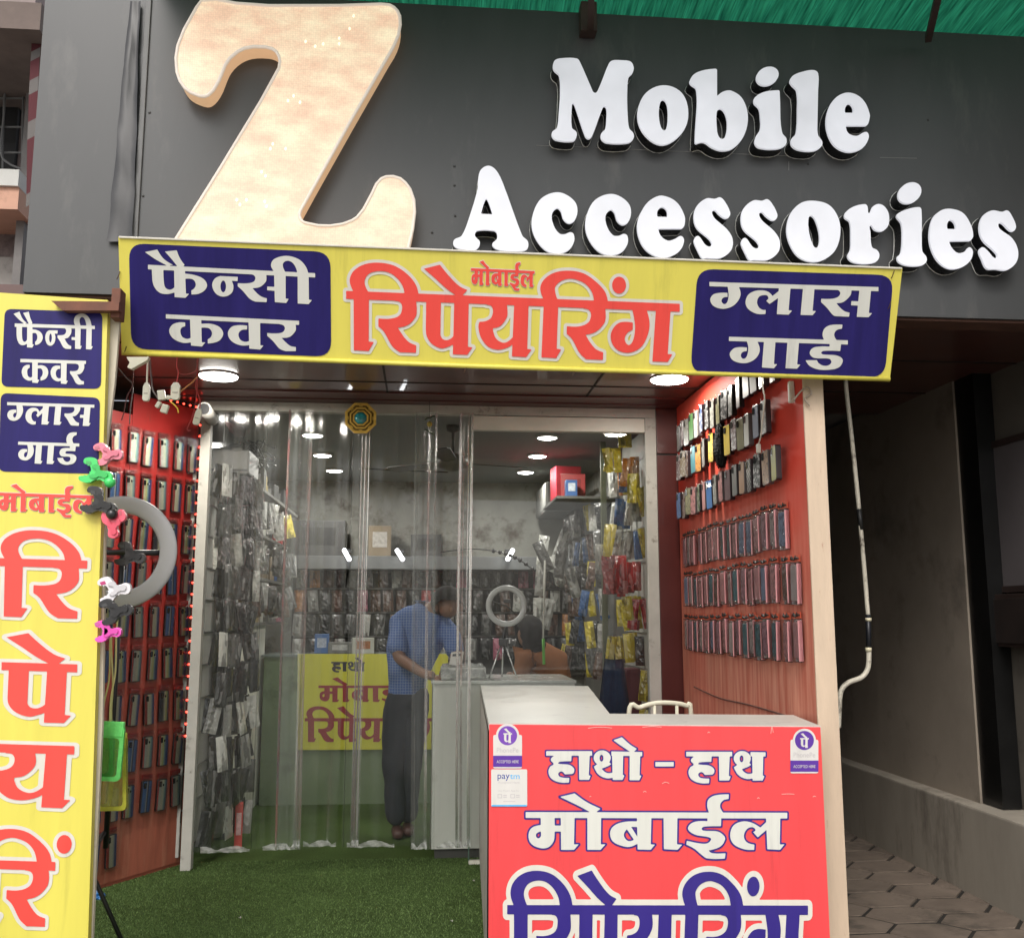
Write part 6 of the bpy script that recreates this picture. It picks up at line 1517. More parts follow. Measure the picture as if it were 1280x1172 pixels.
for r_ in range(4):
    z = 1.99 - r_ * .235
    bm = bmesh.new(); bx(bm, -1.28, 1.58, 9.955, 9.975, z + .01, z + .025); fin(bm, 'rail', mat('rail_grey', (.22, .22, .21), .4, .5), bk)
    x = -1.22
    while x < 1.5:
        col = rnd.choice(['dark', 'dark', 'grey', 'brown', 'dark', 'silver', 'brown', 'grey', 'pink', 'white', 'orange', 'red' if r_ == 1 else 'grey'])
        packet(col, x, 9.90 - rnd.uniform(0, .05), z, rnd.uniform(-16, 16), rnd.uniform(-5, 5), .10, .21, .03, ['in the top row', 'in the second row', 'in the third row', 'in the fourth row', 'in the lowest row'][r_] + ' of the back wall rack')
        x += rnd.uniform(.115, .15)
carton(-1.02, 9.75, pa.z + .001, .5, .3, .34, (.06, .06, .06), 'big black box on top of the back pelmet, at its left end', 0, (.03, .03, .03))
carton(-.45, 9.8, pa.z + .001, .22, .25, .3, (.22, .17, .11), 'brown carton on the back pelmet next to the big black box', 5)
carton(.02, 9.8, pa.z + .001, .3, .25, .22, (.06, .06, .06), 'low black box on the middle of the back pelmet', -4, (.02, .02, .02))
# back glass counter with the yellow sign
bc = thing('back_counter', 'long low pale counter across the back of the shop', 'counter', (-.4, 8.5, 0))
BCY = 8.35
box('body', mat('counter_pale', (.17, .23, .13), .45, var=.15, scale=2, dark=(.07, .10, .05), darkamt=.3, dscale=2), bc, -1.30, .2, BCY, BCY + .5, 0, 1.17)
box('top', mat('counter_glass_top', (.20, .24, .23), .15, var=.1, coat=.5), bc, -1.32, .22, BCY - .02, BCY + .52, 1.1705, 1.19, .002)
ysg = thing('yellow_sign', 'yellow signboard with dark red lettering on the front of the back counter', 'signboard', U(430, 876, BCY - .02))
YP = PY(BCY - .022)
bm = bmesh.new(); slab(bm, YP, [(372, 817), (560, 817), (560, 936), (372, 937)], .015); fin(bm, 'panel', printed('inner_yellow', (.62, .60, .06)), ysg)
Q_DR = printed('inner_dark_red', (.30, .04, .05)); Q_DN = printed('inner_dark', (.05, .05, .06))
put_print('lettering', to_box(word_local(W_HATHO, 0, 6), 414, 821, 456, 840), YP, Q_DN, ysg, .002)
put_print('lettering', to_box(word_local(W_MOBILE, 0, 6), 398, 846, 527, 882), YP, Q_DR, ysg, .002)
put_print('lettering', to_box(L0, 381, 882, 580, 927, 0, 0), YP, Q_DR, ysg, .002) if False else put_print('lettering', to_box(L0, 381, 882, 553, 927, 0, 0), YP, Q_DR, ysg, .002)
carton(U(453, 806, 8.45).x, 8.5, 1.191, .18, .12, .13, (.42, .42, .38), 'small white carton on the back counter above the yellow sign', 8, (.3, .12, .05))
carton(U(425, 806, 8.45).x, 8.6, 1.191, .2, .16, .09, (.15, .15, .14), 'grey carton on the back counter above the yellow sign', -5)
carton(U(400, 806, 8.45).x, 8.6, 1.191, .12, .12, .16, (.05, .12, .3), 'blue carton at the left of the back counter', 5)

# --- right side racks
rr_ = thing('wall_rack', 'white panelled rack on the right wall behind the glass door', 'rack', (1.5, 7.2, 0))
box('board', mat('rack_cream', (.46, .46, .42), .6, var=.08, scale=3), rr_, 1.53, 1.56, 6.45, 7.5, .3, 2.8)
box('upright', mat('olive_upright', (.10, .11, .07), .4, var=.1), rr_, 1.36, 1.40, 7.50, 7.54, .3, 2.85)
box('far_board', mat('rack_grey', (.16, .16, .15), .6, var=.1), rr_, 1.55, 1.58, 7.55, 9.5, .5, 2.6)
for r_ in range(9):
    z = 2.60 - r_ * .245
    bm = bmesh.new(); tube(bm, [(1.525, 6.5, z + .01), (1.525, 7.48, z + .01)], .006, 6); fin(bm, 'hook_rail', M_STEEL, rr_)
def rcol(z, y):
    if z > 2.45: return rnd.choice(['yellow', 'white', 'orange', 'blue'])
    if z > 1.95: return rnd.choice(['yellow', 'yellow', 'yellow', 'blue', 'silver', 'white'])
    if z > 1.55: return rnd.choice(['red', 'red', 'yellow', 'white', 'brown'])
    if z > 1.2: return rnd.choice(['yellow', 'dark', 'white', 'grey', 'silver'])
    return rnd.choice(['dark', 'grey', 'silver', 'dark', 'brown', 'yellow'])
for r_ in range(9):
    z = 2.60 - r_ * .245
    for c in range(6):
        y = 6.55 + c * .165
        if rnd.random() < .1: continue
        col = rcol(z, y); nn = rnd.choice([1, 1, 2])
        if c == 0 and r_ in (3, 5): continue
        for q_ in range(nn):
            packet(col, 1.46 - q_ * .05 + rnd.uniform(-.01, .01), y + q_ * .012, z + rnd.uniform(-.025, .015), rnd.uniform(-42, -12), rnd.uniform(-12, 12), .065, .20, .022, 'hung on the right rack behind the glass door', rnd.uniform(-5, 5))
for r_ in range(6):
    z = 2.40 - r_ * .235
    for c in range(8):
        y = 7.62 + c * .22
        col = rnd.choice(['silver', 'grey', 'dark', 'white', 'yellow', 'brown', 'dark', 'grey', 'blue'])
        packet(col, 1.40 - rnd.uniform(0, .10), y, z + rnd.uniform(-.03, .03), rnd.uniform(-50, -15), rnd.uniform(-12, 12), .075, .21, .025, 'hung on the far right rack of the shop', rnd.uniform(-6, 6))
# shelf with red cartons, speaker like box and white carton at the top right
sf = thing('corner_shelf', 'small shelf with red boxes high on the right wall', 'shelf', (1.3, 8, 2.2))
a0 = U(705, 628, 8.0); box('plank', mat('shelf_grey', (.12, .12, .11), .5), sf, a0.x - .1, 1.55, 7.7, 8.6, a0.z, a0.z + .02)
carton(U(716, 600, 8.0).x, 8.0, a0.z + .021, .20, .25, .20, (.45, .04, .04), 'glossy red carton on the high right shelf, nearer the door', -8, (.3, .02, .02))
carton(U(708, 600, 8.3).x, 8.35, a0.z + .021, .22, .22, .32, (.40, .03, .05), 'taller crimson carton behind the red one on the high right shelf', 6, (.5, .3, .3))
carton(U(714, 625, 7.75).x, 7.76, a0.z + .021, .09, .09, .13, (.05, .12, .3), 'small blue carton on the edge of the high right shelf', 0, (.5, .55, .6))
ac = thing('air_conditioner', 'pale wall unit tilted under the shelf at the right rear corner', 'air conditioner', U(694, 622, 9.2))
p = U(694, 622, 9.2); bm = bmesh.new(); bx(bm, p.x - .11, p.x + .16, 9.1, 9.9, p.z - .14, p.z + .14, .03); fin(bm, 'casing', mat('unit_white', (.20, .20, .19), .5), ac)
bm = bmesh.new(); bx(bm, p.x - .09, p.x + .14, 9.08, 9.0985, p.z - .12, p.z - .08); fin(bm, 'louvre', M_BLK, ac)
# hanging yellow bundle, red bundle and stands seen through the glass, each hung clear of the rack
for (px, py, w_, h_, col, n) in ((757, 560, .055, .17, 'yellow', 3), (790, 592, .06, .2, 'yellow', 3), (755, 694, .075, .26, 'red', 4), (783, 745, .07, .16, 'yellow', 3), (765, 795, .06, .15, 'yellow', 2), (777, 538, .05, .12, 'yellow', 2), (760, 655, .05, .22, 'yellow', 2), (748, 680, .045, .2, 'white', 2)):
    for k in range(n):
        p = U(px + k * 7, py, 6.56 + .03 * k); packet(col, min(p.x, 1.43), p.y, p.z, rnd.uniform(-20, 10), rnd.uniform(-12, 12), w_, h_, .025, 'in the bundles nearest the glass door')
# ------------------------------------------------------------------ white cabinet, things on it
CB = thing('white_cabinet', 'white cabinet standing behind the curtain strips beside the counter', 'cabinet', (.5, 6.8, 0))
x0 = U(541, 900, 6.46).x; cz = 1.07
box('body', mat('cabinet_white', (.50, .51, .47), .45, var=.06, scale=3, dark=(.28, .26, .22), darkamt=.12), CB, x0, .98, 6.46, 7.15, .06, cz)
box('top', mat('cabinet_top', (.45, .47, .44), .25, var=.05, coat=.3), CB, x0 - .012, .99, 6.448, 7.165, cz + .0005, cz + .02, .003)
box('plinth', mat('plinth_dark', (.05, .05, .045), .7), CB, x0 + .02, .96, 6.48, 7.13, 0, .0595)
wb = thing('wrapped_box', 'flat box wrapped in crinkled clear plastic on the white cabinet', 'box', U(578, 848, 6.6))
a0 = U(551, 853, 6.6); a1 = U(607, 838, 6.6)
box('box', mat('pale_print', (.42, .42, .40), .4, var=.6, scale=14), wb, a0.x, a1.x, 6.55, 6.8, cz + .021, cz + .10, .01)
bm = bmesh.new(); r_ = random.Random(4); bmesh.ops.create_grid(bm, x_segments=14, y_segments=12, size=1)
for v in bm.verts: v.co = Vector(((a0.x + a1.x) / 2 + v.co.x * (a1.x - a0.x) * .53, 6.675 + v.co.y * .14, cz + .112 + r_.uniform(-.006, .008) - .07 * max(0, max(abs(v.co.x), abs(v.co.y)) - .85) / .15))
fin(bm, 'wrap', clear('wrap_film', rough=.1, haze=.15, streak=.3, sc=(20, 20, 20), bump=.6), wb, True)
pcd = thing('price_card', 'small white card standing up on the wrapped box', 'card', U(572, 825, 6.62))
bm = bmesh.new(); slab(bm, PY(6.62), [(564, 815), (580, 814), (577, 832), (561, 833)], .003); fin(bm, 'card', P_STW, pcd)
bm = bmesh.new(); poly_fill(bm, [[PY(6.62).at(x, y, .001) for x, y in ((566, 817), (577, 816.5), (576.4, 819.5), (565.4, 820))]]); fin(bm, 'print_bar', Q_DN, pcd)
# small tabletop ring light on a silver tripod
r2 = thing('ring_light', 'small round ring light on a silver tripod standing on the cabinet', 'ring light', U(629, 848, 6.75))
c_ = U(633, 757, 6.75); bm = bmesh.new(); rg = []
for i in range(48):
    t = 2 * math.pi * i / 48; pr = []
    for k in range(8):
        s = 2 * math.pi * k / 8; rr = .122 + .019 * math.cos(s); pr.append(bm.verts.new(c_ + Vector((rr * math.cos(t), .010 * math.sin(s), rr * math.sin(t)))))
    rg.append(pr)
for i in range(48):
    for k in range(8): bm.faces.new((rg[i][k], rg[i][(k + 1) % 8], rg[(i + 1) % 48][(k + 1) % 8], rg[(i + 1) % 48][k]))
fin(bm, 'ring', mat('ring_diffuser2', (.52, .53, .53), .4), r2, True)
bm = bmesh.new(); tube(bm, [c_ + Vector((-.1, .01, .03)), c_ + Vector((0, .0, 0)), c_ + Vector((.06, 0, -.05))], .005, 6); bx(bm, c_.x - .02, c_.x + .03, c_.y - .01, c_.y + .01, c_.z + .02, c_.z + .045, .003); fin(bm, 'phone_holder', M_BLK, r2)
jt = U(629, 803, 6.75)
bm = bmesh.new(); tube(bm, [c_ + Vector((0, .01, -.13)), jt + Vector((0, 0, .02))], .012, 8); bx(bm, jt.x - .03, jt.x + .03, 6.72, 6.78, jt.z - .02, jt.z + .03, .008); fin(bm, 'tilt_head', M_BLK, r2)
for dx, dy in ((-.10, -.06), (.09, -.05), (.0, .10)):
    bm = bmesh.new(); tube(bm, [jt + Vector((dx * .12, dy * .12, -.01)), Vector((jt.x + dx, 6.75 + dy, cz + .022))], .0055, 8); fin(bm, 'leg', mat('leg_silver', (.6, .6, .6), .25, .9), r2, True)
# white stick with a green grip
stt = thing('stick', 'thin white stick with a green grip leaning behind the glass door', 'stick', U(680, 830, 6.9))
bm = bmesh.new(); tube(bm, [U(681, 700, 6.9), U(679, 800, 6.9)], .006, 8); fin(bm, 'rod', mat('rod_white', (.6, .6, .55), .4), stt, True)
bm = bmesh.new(); tube(bm, [U(679, 798, 6.9), U(680, 830, 6.9)], .010, 8); fin(bm, 'grip', mat('grip_green', (.10, .35, .04), .5), stt, True)
bc_ = thing('beaded_cord', 'dark beaded cord draped across the back right of the shop', 'cord', U(610, 690, 8.8))
pts = spline([U(*p, 8.8) for p in ((550, 690), (590, 686), (625, 690), (650, 700), (680, 722), (700, 735))], 8)
bm = bmesh.new(); tube(bm, pts, .005, 6); fin(bm, 'string', M_BLK, bc_, True)
for k in range(14, 34, 2):
    bm = bmesh.new(); bmesh.ops.create_uvsphere(bm, u_segments=10, v_segments=8, radius=.019, matrix=Matrix.Translation(pts[k])); fin(bm, 'bead', M_BLK, bc_, True)
# cluster of clear hangers / bags in the middle right
for k in range(10):
    p = U(668 + rnd.uniform(0, 44), 640 + rnd.uniform(0, 110), 8.0 + rnd.uniform(0, .6)); packet(rnd.choice(['silver', 'white', 'grey', 'silver']), p.x, p.y, p.z, rnd.uniform(-30, 20), rnd.uniform(-25, 25), .09, .26, .03, 'bunched in mid air before the far right rack', rnd.uniform(-8, 8))
# white plastic chair and a blue cloth behind the counter, inside
pch = thing('plastic_chair', 'white plastic armchair behind the glass door, mostly hidden by the counter', 'chair', (1.1, 7.3, 0))
M_PC = mat('chair_white', (.45, .46, .46), .4, var=.06)
ap = [U(*p) for p in ((712, 866, 6.95), (722, 864, 6.92), (735, 865, 6.92), (741, 868, 6.95), (739, 880, 7.0))]
bm = bmesh.new(); tube(bm, spline(ap, 5), .014, 8); fin(bm, 'armrest', M_PC, pch, True)
cx, cy = ap[2].x, 7.2
bm = bmesh.new(); bx(bm, cx - .22, cx + .22, cy - .22, cy + .22, .42, .45, .01); fin(bm, 'seat', M_PC, pch)
bm = bmesh.new(); bx(bm, cx - .20, cx + .20, cy + .20, cy + .23, .45, .88, .012); fin(bm, 'backrest', M_PC, pch)
for sx_ in (-1, 1):
    for sy_ in (-1, 1):
        bm = bmesh.new(); tube(bm, [(cx + sx_ * .19, cy + sy_ * .19, .43), (cx + sx_ * .22, cy + sy_ * .22, 0)], [.022, .016], 8); fin(bm, 'leg', M_PC, pch)
clo = thing('blue_cloth', 'blue cloth hanging over a maroon bundle at the lower right of the glass door', 'cloth', U(775, 850, 6.6))
bm = bmesh.new(); g = []
for j in range(9):
    row = []
    for i in range(9):
        t = j / 8; x = 778 - 6 + (-16 - t * 12 + (i / 8) * (22 + t * 26)); row.append(bm.verts.new(U(x, 818 + t * 100, 6.62 + .035 * math.sin(i * 1.7 + t) * (.4 + t))))
    g.append(row)
for j in range(8):
    for i in range(8): bm.faces.new((g[j][i], g[j][i + 1], g[j + 1][i + 1], g[j + 1][i]))
bmesh.ops.solidify(bm, geom=bm.faces[:], thickness=.008); fin(bm, 'cloth', mat('blue_fabric', (.035, .075, .16), .85, var=.15, scale=20), clo, True)
bm = bmesh.new(); p = U(792, 868, 6.75); bx(bm, p.x - .06, p.x + .05, 6.7, 6.85, .35, p.z + .18, .03); fin(bm, 'bundle', mat('maroon_fabric', (.09, .02, .03), .85), clo)

# ------------------------------------------------------------------ people
def skin_mesh(name, J, E, root, m, parent, sub=2, clip_z=None):
    names = list(J); me = bpy.data.meshes.new(name); me.from_pydata([J[n][0] for n in names], [(names.index(a), names.index(b_)) for a, b_ in E], [])
    o = bpy.data.objects.new('tmp_skin', me); COL.objects.link(o)
    sk = o.modifiers.new('skin', 'SKIN'); sk.use_smooth_shade = True
    if not me.skin_vertices: return None
    for i, n in enumerate(names):
        r_ = J[n][1]; me.skin_vertices[0].data[i].radius = (r_, r_) if not isinstance(r_, tuple) else r_
        me.skin_vertices[0].data[i].use_root = (n == root)
    ss = o.modifiers.new('sub', 'SUBSURF'); ss.levels = sub; ss.render_levels = sub
    dg = bpy.context.evaluated_depsgraph_get(); dg.update(); out = bpy.data.meshes.new_from_object(o.evaluated_get(dg)); out.name = name
    bpy.data.objects.remove(o); bpy.data.meshes.remove(me)
    if name in ('shirt', 'trousers', 'top_garment'):         # cloth folds
        from mathutils import noise as mn
        for v in out.vertices:
            d = mn.noise(v.co * 9.0) * .010 + mn.noise(Vector((v.co.x * 34, v.co.y * 34, v.co.z * 11))) * .006
            v.co += v.normal * d
    if clip_z is not None:
        b2 = bmesh.new(); b2.from_mesh(out); bmesh.ops.bisect_plane(b2, geom=b2.verts[:] + b2.edges[:] + b2.faces[:], plane_co=(0, 0, clip_z), plane_no=(0, 0, 1), clear_inner=True); b2.to_mesh(out); b2.free()
    for p in out.polygons: p.use_smooth = True
    out.materials.clear(); out.materials.append(m)
    return link(name, out, None, parent, None, True)
SKIN = mat('skin_brown', (.19, .095, .060), .55, var=.08, scale=8); HAIR = mat('black_hair', (.007, .006, .006), .9, var=.3, scale=30)
def check_cloth():
    m = bpy.data.materials.new('blue_check_shirt'); m.use_nodes = True; nt = m.node_tree; N = nt.nodes; L = nt.links; b = N['Principled BSDF']
    tc = N.new('ShaderNodeTexCoord'); prev = None
    for d, sc in (('X', 17), ('Z', 17)):
        wv = N.new('ShaderNodeTexWave'); wv.wave_type = 'BANDS'; wv.bands_direction = d; wv.inputs['Scale'].default_value = sc; wv.inputs['Distortion'].default_value = 1.2; L.new(tc.outputs['Object'], wv.inputs['Vector'])
        gt = N.new('ShaderNodeMapRange'); gt.inputs['From Min'].default_value = .90; gt.inputs['From Max'].default_value = .98; gt.inputs['To Max'].default_value = .55; L.new(wv.outputs['Fac'], gt.inputs[0])
        if prev is None: prev = gt
        else:
            mx = N.new('ShaderNodeMath'); mx.operation = 'MAXIMUM'; L.new(prev.outputs[0], mx.inputs[0]); L.new(gt.outputs[0], mx.inputs[1])
    mc = N.new('ShaderNodeMix'); mc.data_type = 'RGBA'; L.new(mx.outputs[0], mc.inputs[0]); mc.inputs[6].default_value = (.05, .105, .29, 1); mc.inputs[7].default_value = (.36, .42, .55, 1)
    L.new(mc.outputs[2], b.inputs['Base Color']); b.inputs['Roughness'].default_value = .85
    return m
def V(px, py, y): return tuple(U(px, py, y))
man = thing('person', 'man in a blue checked shirt and dark trousers bending over the white cabinet', 'person', PZ(0).at(500, 1030))
my = 7.12
J = {'hip': (V(507, 872, my), .125), 'belly': (V(510, 838, my - .01), .125), 'chest': (V(520, 793, my - .08), .145), 'neck0': (V(540, 762, my - .16), .085), 'neck': (V(549, 756, my - .20), .055), 'skull0': (V(556, 748, my - .25), .085), 'skull': (V(561, 757, my - .30), .088), 'chin': (V(563, 771, my - .33), .055),
     'shl': (V(498, 782, my - .10), .07), 'ell': (V(498, 822, my - .22), .048), 'wrl': (V(530, 842, my - .42), .032), 'hal': (V(543, 845, my - .48), .036),
     'shr': (V(562, 786, my - .14), .07), 'elr': (V(572, 823, my - .28), .048), 'wrr': (V(560, 842, my - .44), .032), 'har': (V(551, 846, my - .50), .036),
     'thl': (V(497, 890, my), .095), 'knl': (V(492, 950, my - .03), .068), 'anl': (V(496, 1010, my + .02), .045), 'thr': (V(516, 890, my + .02), .095), 'knr': (V(513, 950, my), .068), 'anr': (V(509, 1006, my + .10), .045)}
E = [('hip', 'belly'), ('belly', 'chest'), ('chest', 'neck0'), ('neck0', 'neck'), ('neck', 'skull0'), ('skull0', 'skull'), ('skull', 'chin'), ('chest', 'shl'), ('shl', 'ell'), ('ell', 'wrl'), ('wrl', 'hal'), ('chest', 'shr'), ('shr', 'elr'), ('elr', 'wrr'), ('wrr', 'har'),
     ('hip', 'thl'), ('thl', 'knl'), ('knl', 'anl'), ('hip', 'thr'), ('thr', 'knr'), ('knr', 'anr')]
skin_mesh('body', {k: (v[0], v[1] * (.80 if k in ('hip', 'belly', 'chest', 'neck0', 'shl', 'shr') else .5 if k in ('thl', 'thr', 'knl', 'knr') else 1)) for k, v in J.items()}, E, 'hip', SKIN, man)
def mid(a, b_, t): return tuple(Vector(a) * (1 - t) + Vector(b_) * t)
JS = {k: (J[k][0], J[k][1] * 1.13 + .008) for k in ('hip', 'belly', 'chest', 'neck0', 'shl', 'shr')}
for s_ in ('l', 'r'):
    JS['el' + s_] = (mid(J['sh' + s_][0], J['el' + s_][0], .95), .068)
JS['hem'] = (mid(J['hip'][0], mid(J['thl'][0], J['thr'][0], .5), .12), .155)
skin_mesh('shirt', JS, [('hem', 'hip'), ('hip', 'belly'), ('belly', 'chest'), ('chest', 'neck0'), ('chest', 'shl'), ('shl', 'ell'), ('chest', 'shr'), ('shr', 'elr')], 'hip', check_cloth(), man, 3, U(505, 866, 7.1).z)
JT = {k: (J[k][0], J[k][1] * 1.16 + .006) for k in ('hip', 'thl', 'thr', 'knl', 'knr')}
JT['thl'] = (J['thl'][0], .128); JT['thr'] = (J['thr'][0], .128)
JT['waist'] = (mid(J['hip'][0], J['belly'][0], .75), .132)
for s_ in ('l', 'r'): JT['an' + s_] = (tuple(Vector(J['an' + s_][0]) + Vector((0, -.01, -.12))), .074)
skin_mesh('trousers', JT, [('hip', 'waist'), ('hip', 'thl'), ('thl', 'knl'), ('knl', 'anl'), ('hip', 'thr'), ('thr', 'knr'), ('knr', 'anr')], 'hip', mat('dark_trousers', (.022, .026, .036), .85, var=.15, scale=15), man)
def hair_cap(par, c, r_, sc, seed, cut, th=.45):
    bm = bmesh.new(); q_ = random.Random(seed); bmesh.ops.create_icosphere(bm, subdivisions=4, radius=1)
    bmesh.ops.delete(bm, geom=[v for v in bm.verts if v.co.dot(Vector(cut).normalized()) > th], context='VERTS')
    for v in bm.verts: v.co = Vector(c) + Vector((v.co.x * sc[0], v.co.y * sc[1], v.co.z * sc[2])) * r_ * (1 + .035 * math.sin(v.co.x * 31) * math.sin(v.co.z * 27 + v.co.y * 19) + q_.uniform(-.012, .012))
    fin(bm, 'hair', HAIR, par, True, recalc=False)
hair_cap(man, mid(J['skull0'][0], tuple(Vector(J['skull'][0]) + Vector((0, 0, .01))), .6), .112, (1, 1.12, 1.0), 3, (.15, -.55, -.85))
for s_, dx in (('l', .0), ('r', .0)):
    a = Vector(J['an' + s_][0]); a.z = .045
    skin_mesh('shoe', {'h': (tuple(a + Vector((0, .03, 0))), (.042, .045)), 'm': (tuple(a + Vector((.01, -.07, -.004))), (.045, .040)), 't': (tuple(a + Vector((.015, -.15, -.012))), (.038, .030))}, [('h', 'm'), ('m', 't')], 'm', mat('brown_shoe', (.07, .03, .025), .45), man)
# fingers of both hands (curled over the cabinet top)
for s_, d in (('l', 1), ('r', -1)):
    h = Vector(J['ha' + s_][0]); w0 = Vector(J['wr' + s_][0]); f_ = (h - w0).normalized(); side = f_.cross(Vector((0, 0, 1))).normalized()
    for k in range(4):
        b0 = h + side * (.018 - .012 * k) * d + f_ * .015; ln_ = (.030, .036, .034, .026)[k]
        skin_mesh('finger', {'a': (tuple(b0), .0095), 'b': (tuple(b0 + f_ * ln_ + Vector((0, 0, -.006))), .0085), 'c': (tuple(b0 + f_ * ln_ * 1.6 + Vector((0, 0, -.026))), .0072)}, [('a', 'b'), ('b', 'c')], 'a', SKIN, man, 1)
    b0 = h - f_ * .02 + side * .02 * d; skin_mesh('thumb', {'a': (tuple(b0), .0105), 'b': (tuple(b0 + side * .022 * d + f_ * .02), .0095), 'c': (tuple(b0 + side * .028 * d + f_ * .045), .008)}, [('a', 'b'), ('b', 'c')], 'a', SKIN, man, 1)
# face: nose, ears
hd = Vector(J['skull'][0]); ch2 = Vector(J['chin'][0])
for nm, off, r_ in (('nose', Vector((.012, -.085, -.03)), .014), ('ear', Vector((-.085, .0, -.01)), .020), ('ear', Vector((.085, .01, -.01)), .020)):
    bm = bmesh.new(); bmesh.ops.create_uvsphere(bm, u_segments=10, v_segments=8, radius=r_, matrix=Matrix.Translation(hd + off) @ Matrix.Diagonal((.7 if nm == 'ear' else 1, 1, 1.5, 1))); fin(bm, nm, SKIN, man, True)

# seated customer or clerk in an orange top
p2y = 7.55
lad = thing('person', 'seated person with dark hair in an orange brown top behind the cabinet', 'person', (U(690, 900, p2y).x, p2y, 0))
J = {'hip': (V(694, 905, p2y), .14), 'belly': (V(690, 872, p2y), .125), 'chest': (V(679, 826, p2y - .03), .125), 'neck0': (V(669, 808, p2y - .06), .07), 'neck': (V(664, 803, p2y - .07), .048), 'skull0': (V(661, 802, p2y - .09), .078), 'skull': (V(659, 792, p2y - .10), .085), 'crown': (V(660, 784, p2y - .08), .07),
     'shl': (V(655, 820, p2y - .10), .07), 'ell': (V(650, 858, p2y - .2), .045), 'wrl': (V(640, 846, p2y - .36), .03), 'hal': (V(634, 842, p2y - .40), .033),
     'shr': (V(699, 824, p2y + .05), .07), 'elr': (V(708, 872, p2y - .02), .045), 'wrr': (V(690, 884, p2y - .22), .03), 'har': (V(683, 884, p2y - .28), .033),
     'knl': (V(668, 930, p2y - .42), .08), 'anl': (V(668, 1000, p2y - .38), .05), 'knr': (V(700, 932, p2y - .40), .08), 'anr': (V(700, 1002, p2y - .36), .05)}
E = [('hip', 'belly'), ('belly', 'chest'), ('chest', 'neck0'), ('neck0', 'neck'), ('neck', 'skull0'), ('skull0', 'skull'), ('skull', 'crown'), ('chest', 'shl'), ('shl', 'ell'), ('ell', 'wrl'), ('wrl', 'hal'), ('chest', 'shr'), ('shr', 'elr'), ('elr', 'wrr'), ('wrr', 'har'), ('hip', 'knl'), ('knl', 'anl'), ('hip', 'knr'), ('knr', 'anr')]
skin_mesh('body', {k: (v[0], v[1] * (.80 if k in ('hip', 'belly', 'chest', 'neck0', 'shl', 'shr') else 1)) for k, v in J.items()}, E, 'hip', SKIN, lad)
JS = {k: (J[k][0], J[k][1] * 1.12 + .008) for k in ('hip', 'belly', 'chest', 'shl', 'shr', 'neck0')}
for s_ in ('l', 'r'): JS['el' + s_] = (mid(J['sh' + s_][0], J['el' + s_][0], .85), .058)
JS['wr'] = (J['elr'][0], .055)
skin_mesh('top_garment', JS, [('hip', 'belly'), ('belly', 'chest'), ('chest', 'neck0'), ('chest', 'shl'), ('shl', 'ell'), ('chest', 'shr'), ('shr', 'elr'), ('elr', 'wr')], 'hip', mat('orange_brown_cloth', (.24, .088, .028), .8, var=.15, scale=10), lad)
JT = {k: (J[k][0], J[k][1] * 1.12) for k in ('hip', 'knl', 'knr', 'anl', 'anr')}
skin_mesh('trousers', JT, [('hip', 'knl'), ('knl', 'anl'), ('hip', 'knr'), ('knr', 'anr')], 'hip', mat('maroon_fabric', (.09, .02, .03), .85), lad)
hair_cap(lad, tuple(Vector(J['skull'][0]) + Vector((.012, .012, .004))), .120, (1, 1.08, 1.15), 5, (-1, -.1, -.3), .72)
hair_cap(lad, tuple(Vector(J['skull0'][0]) + Vector((.045, .02, -.03))), .085, (1, 1, 1.2), 6, (0, 0, 2))
stl = thing('stool', 'low dark stool under the seated person behind the cabinet', 'stool', (U(694, 905, p2y).x, p2y, 0))
hx = J['hip'][0][0]; hz = J['hip'][0][2] - .15
bm = bmesh.new(); lathe(bm, [(.17, hz - .05), (.19, hz - .04), (.19, hz), (.17, hz + .01)], (hx, p2y, 0), 20); fin(bm, 'seat', M_BLK, stl, True)
for k in range(4):
    a = R(45 + 90 * k); bm = bmesh.new(); tube(bm, [(hx + .13 * math.cos(a), p2y + .13 * math.sin(a), hz - .05), (hx + .17 * math.cos(a), p2y + .17 * math.sin(a), 0)], .012, 8); fin(bm, 'leg', M_BLK, stl)

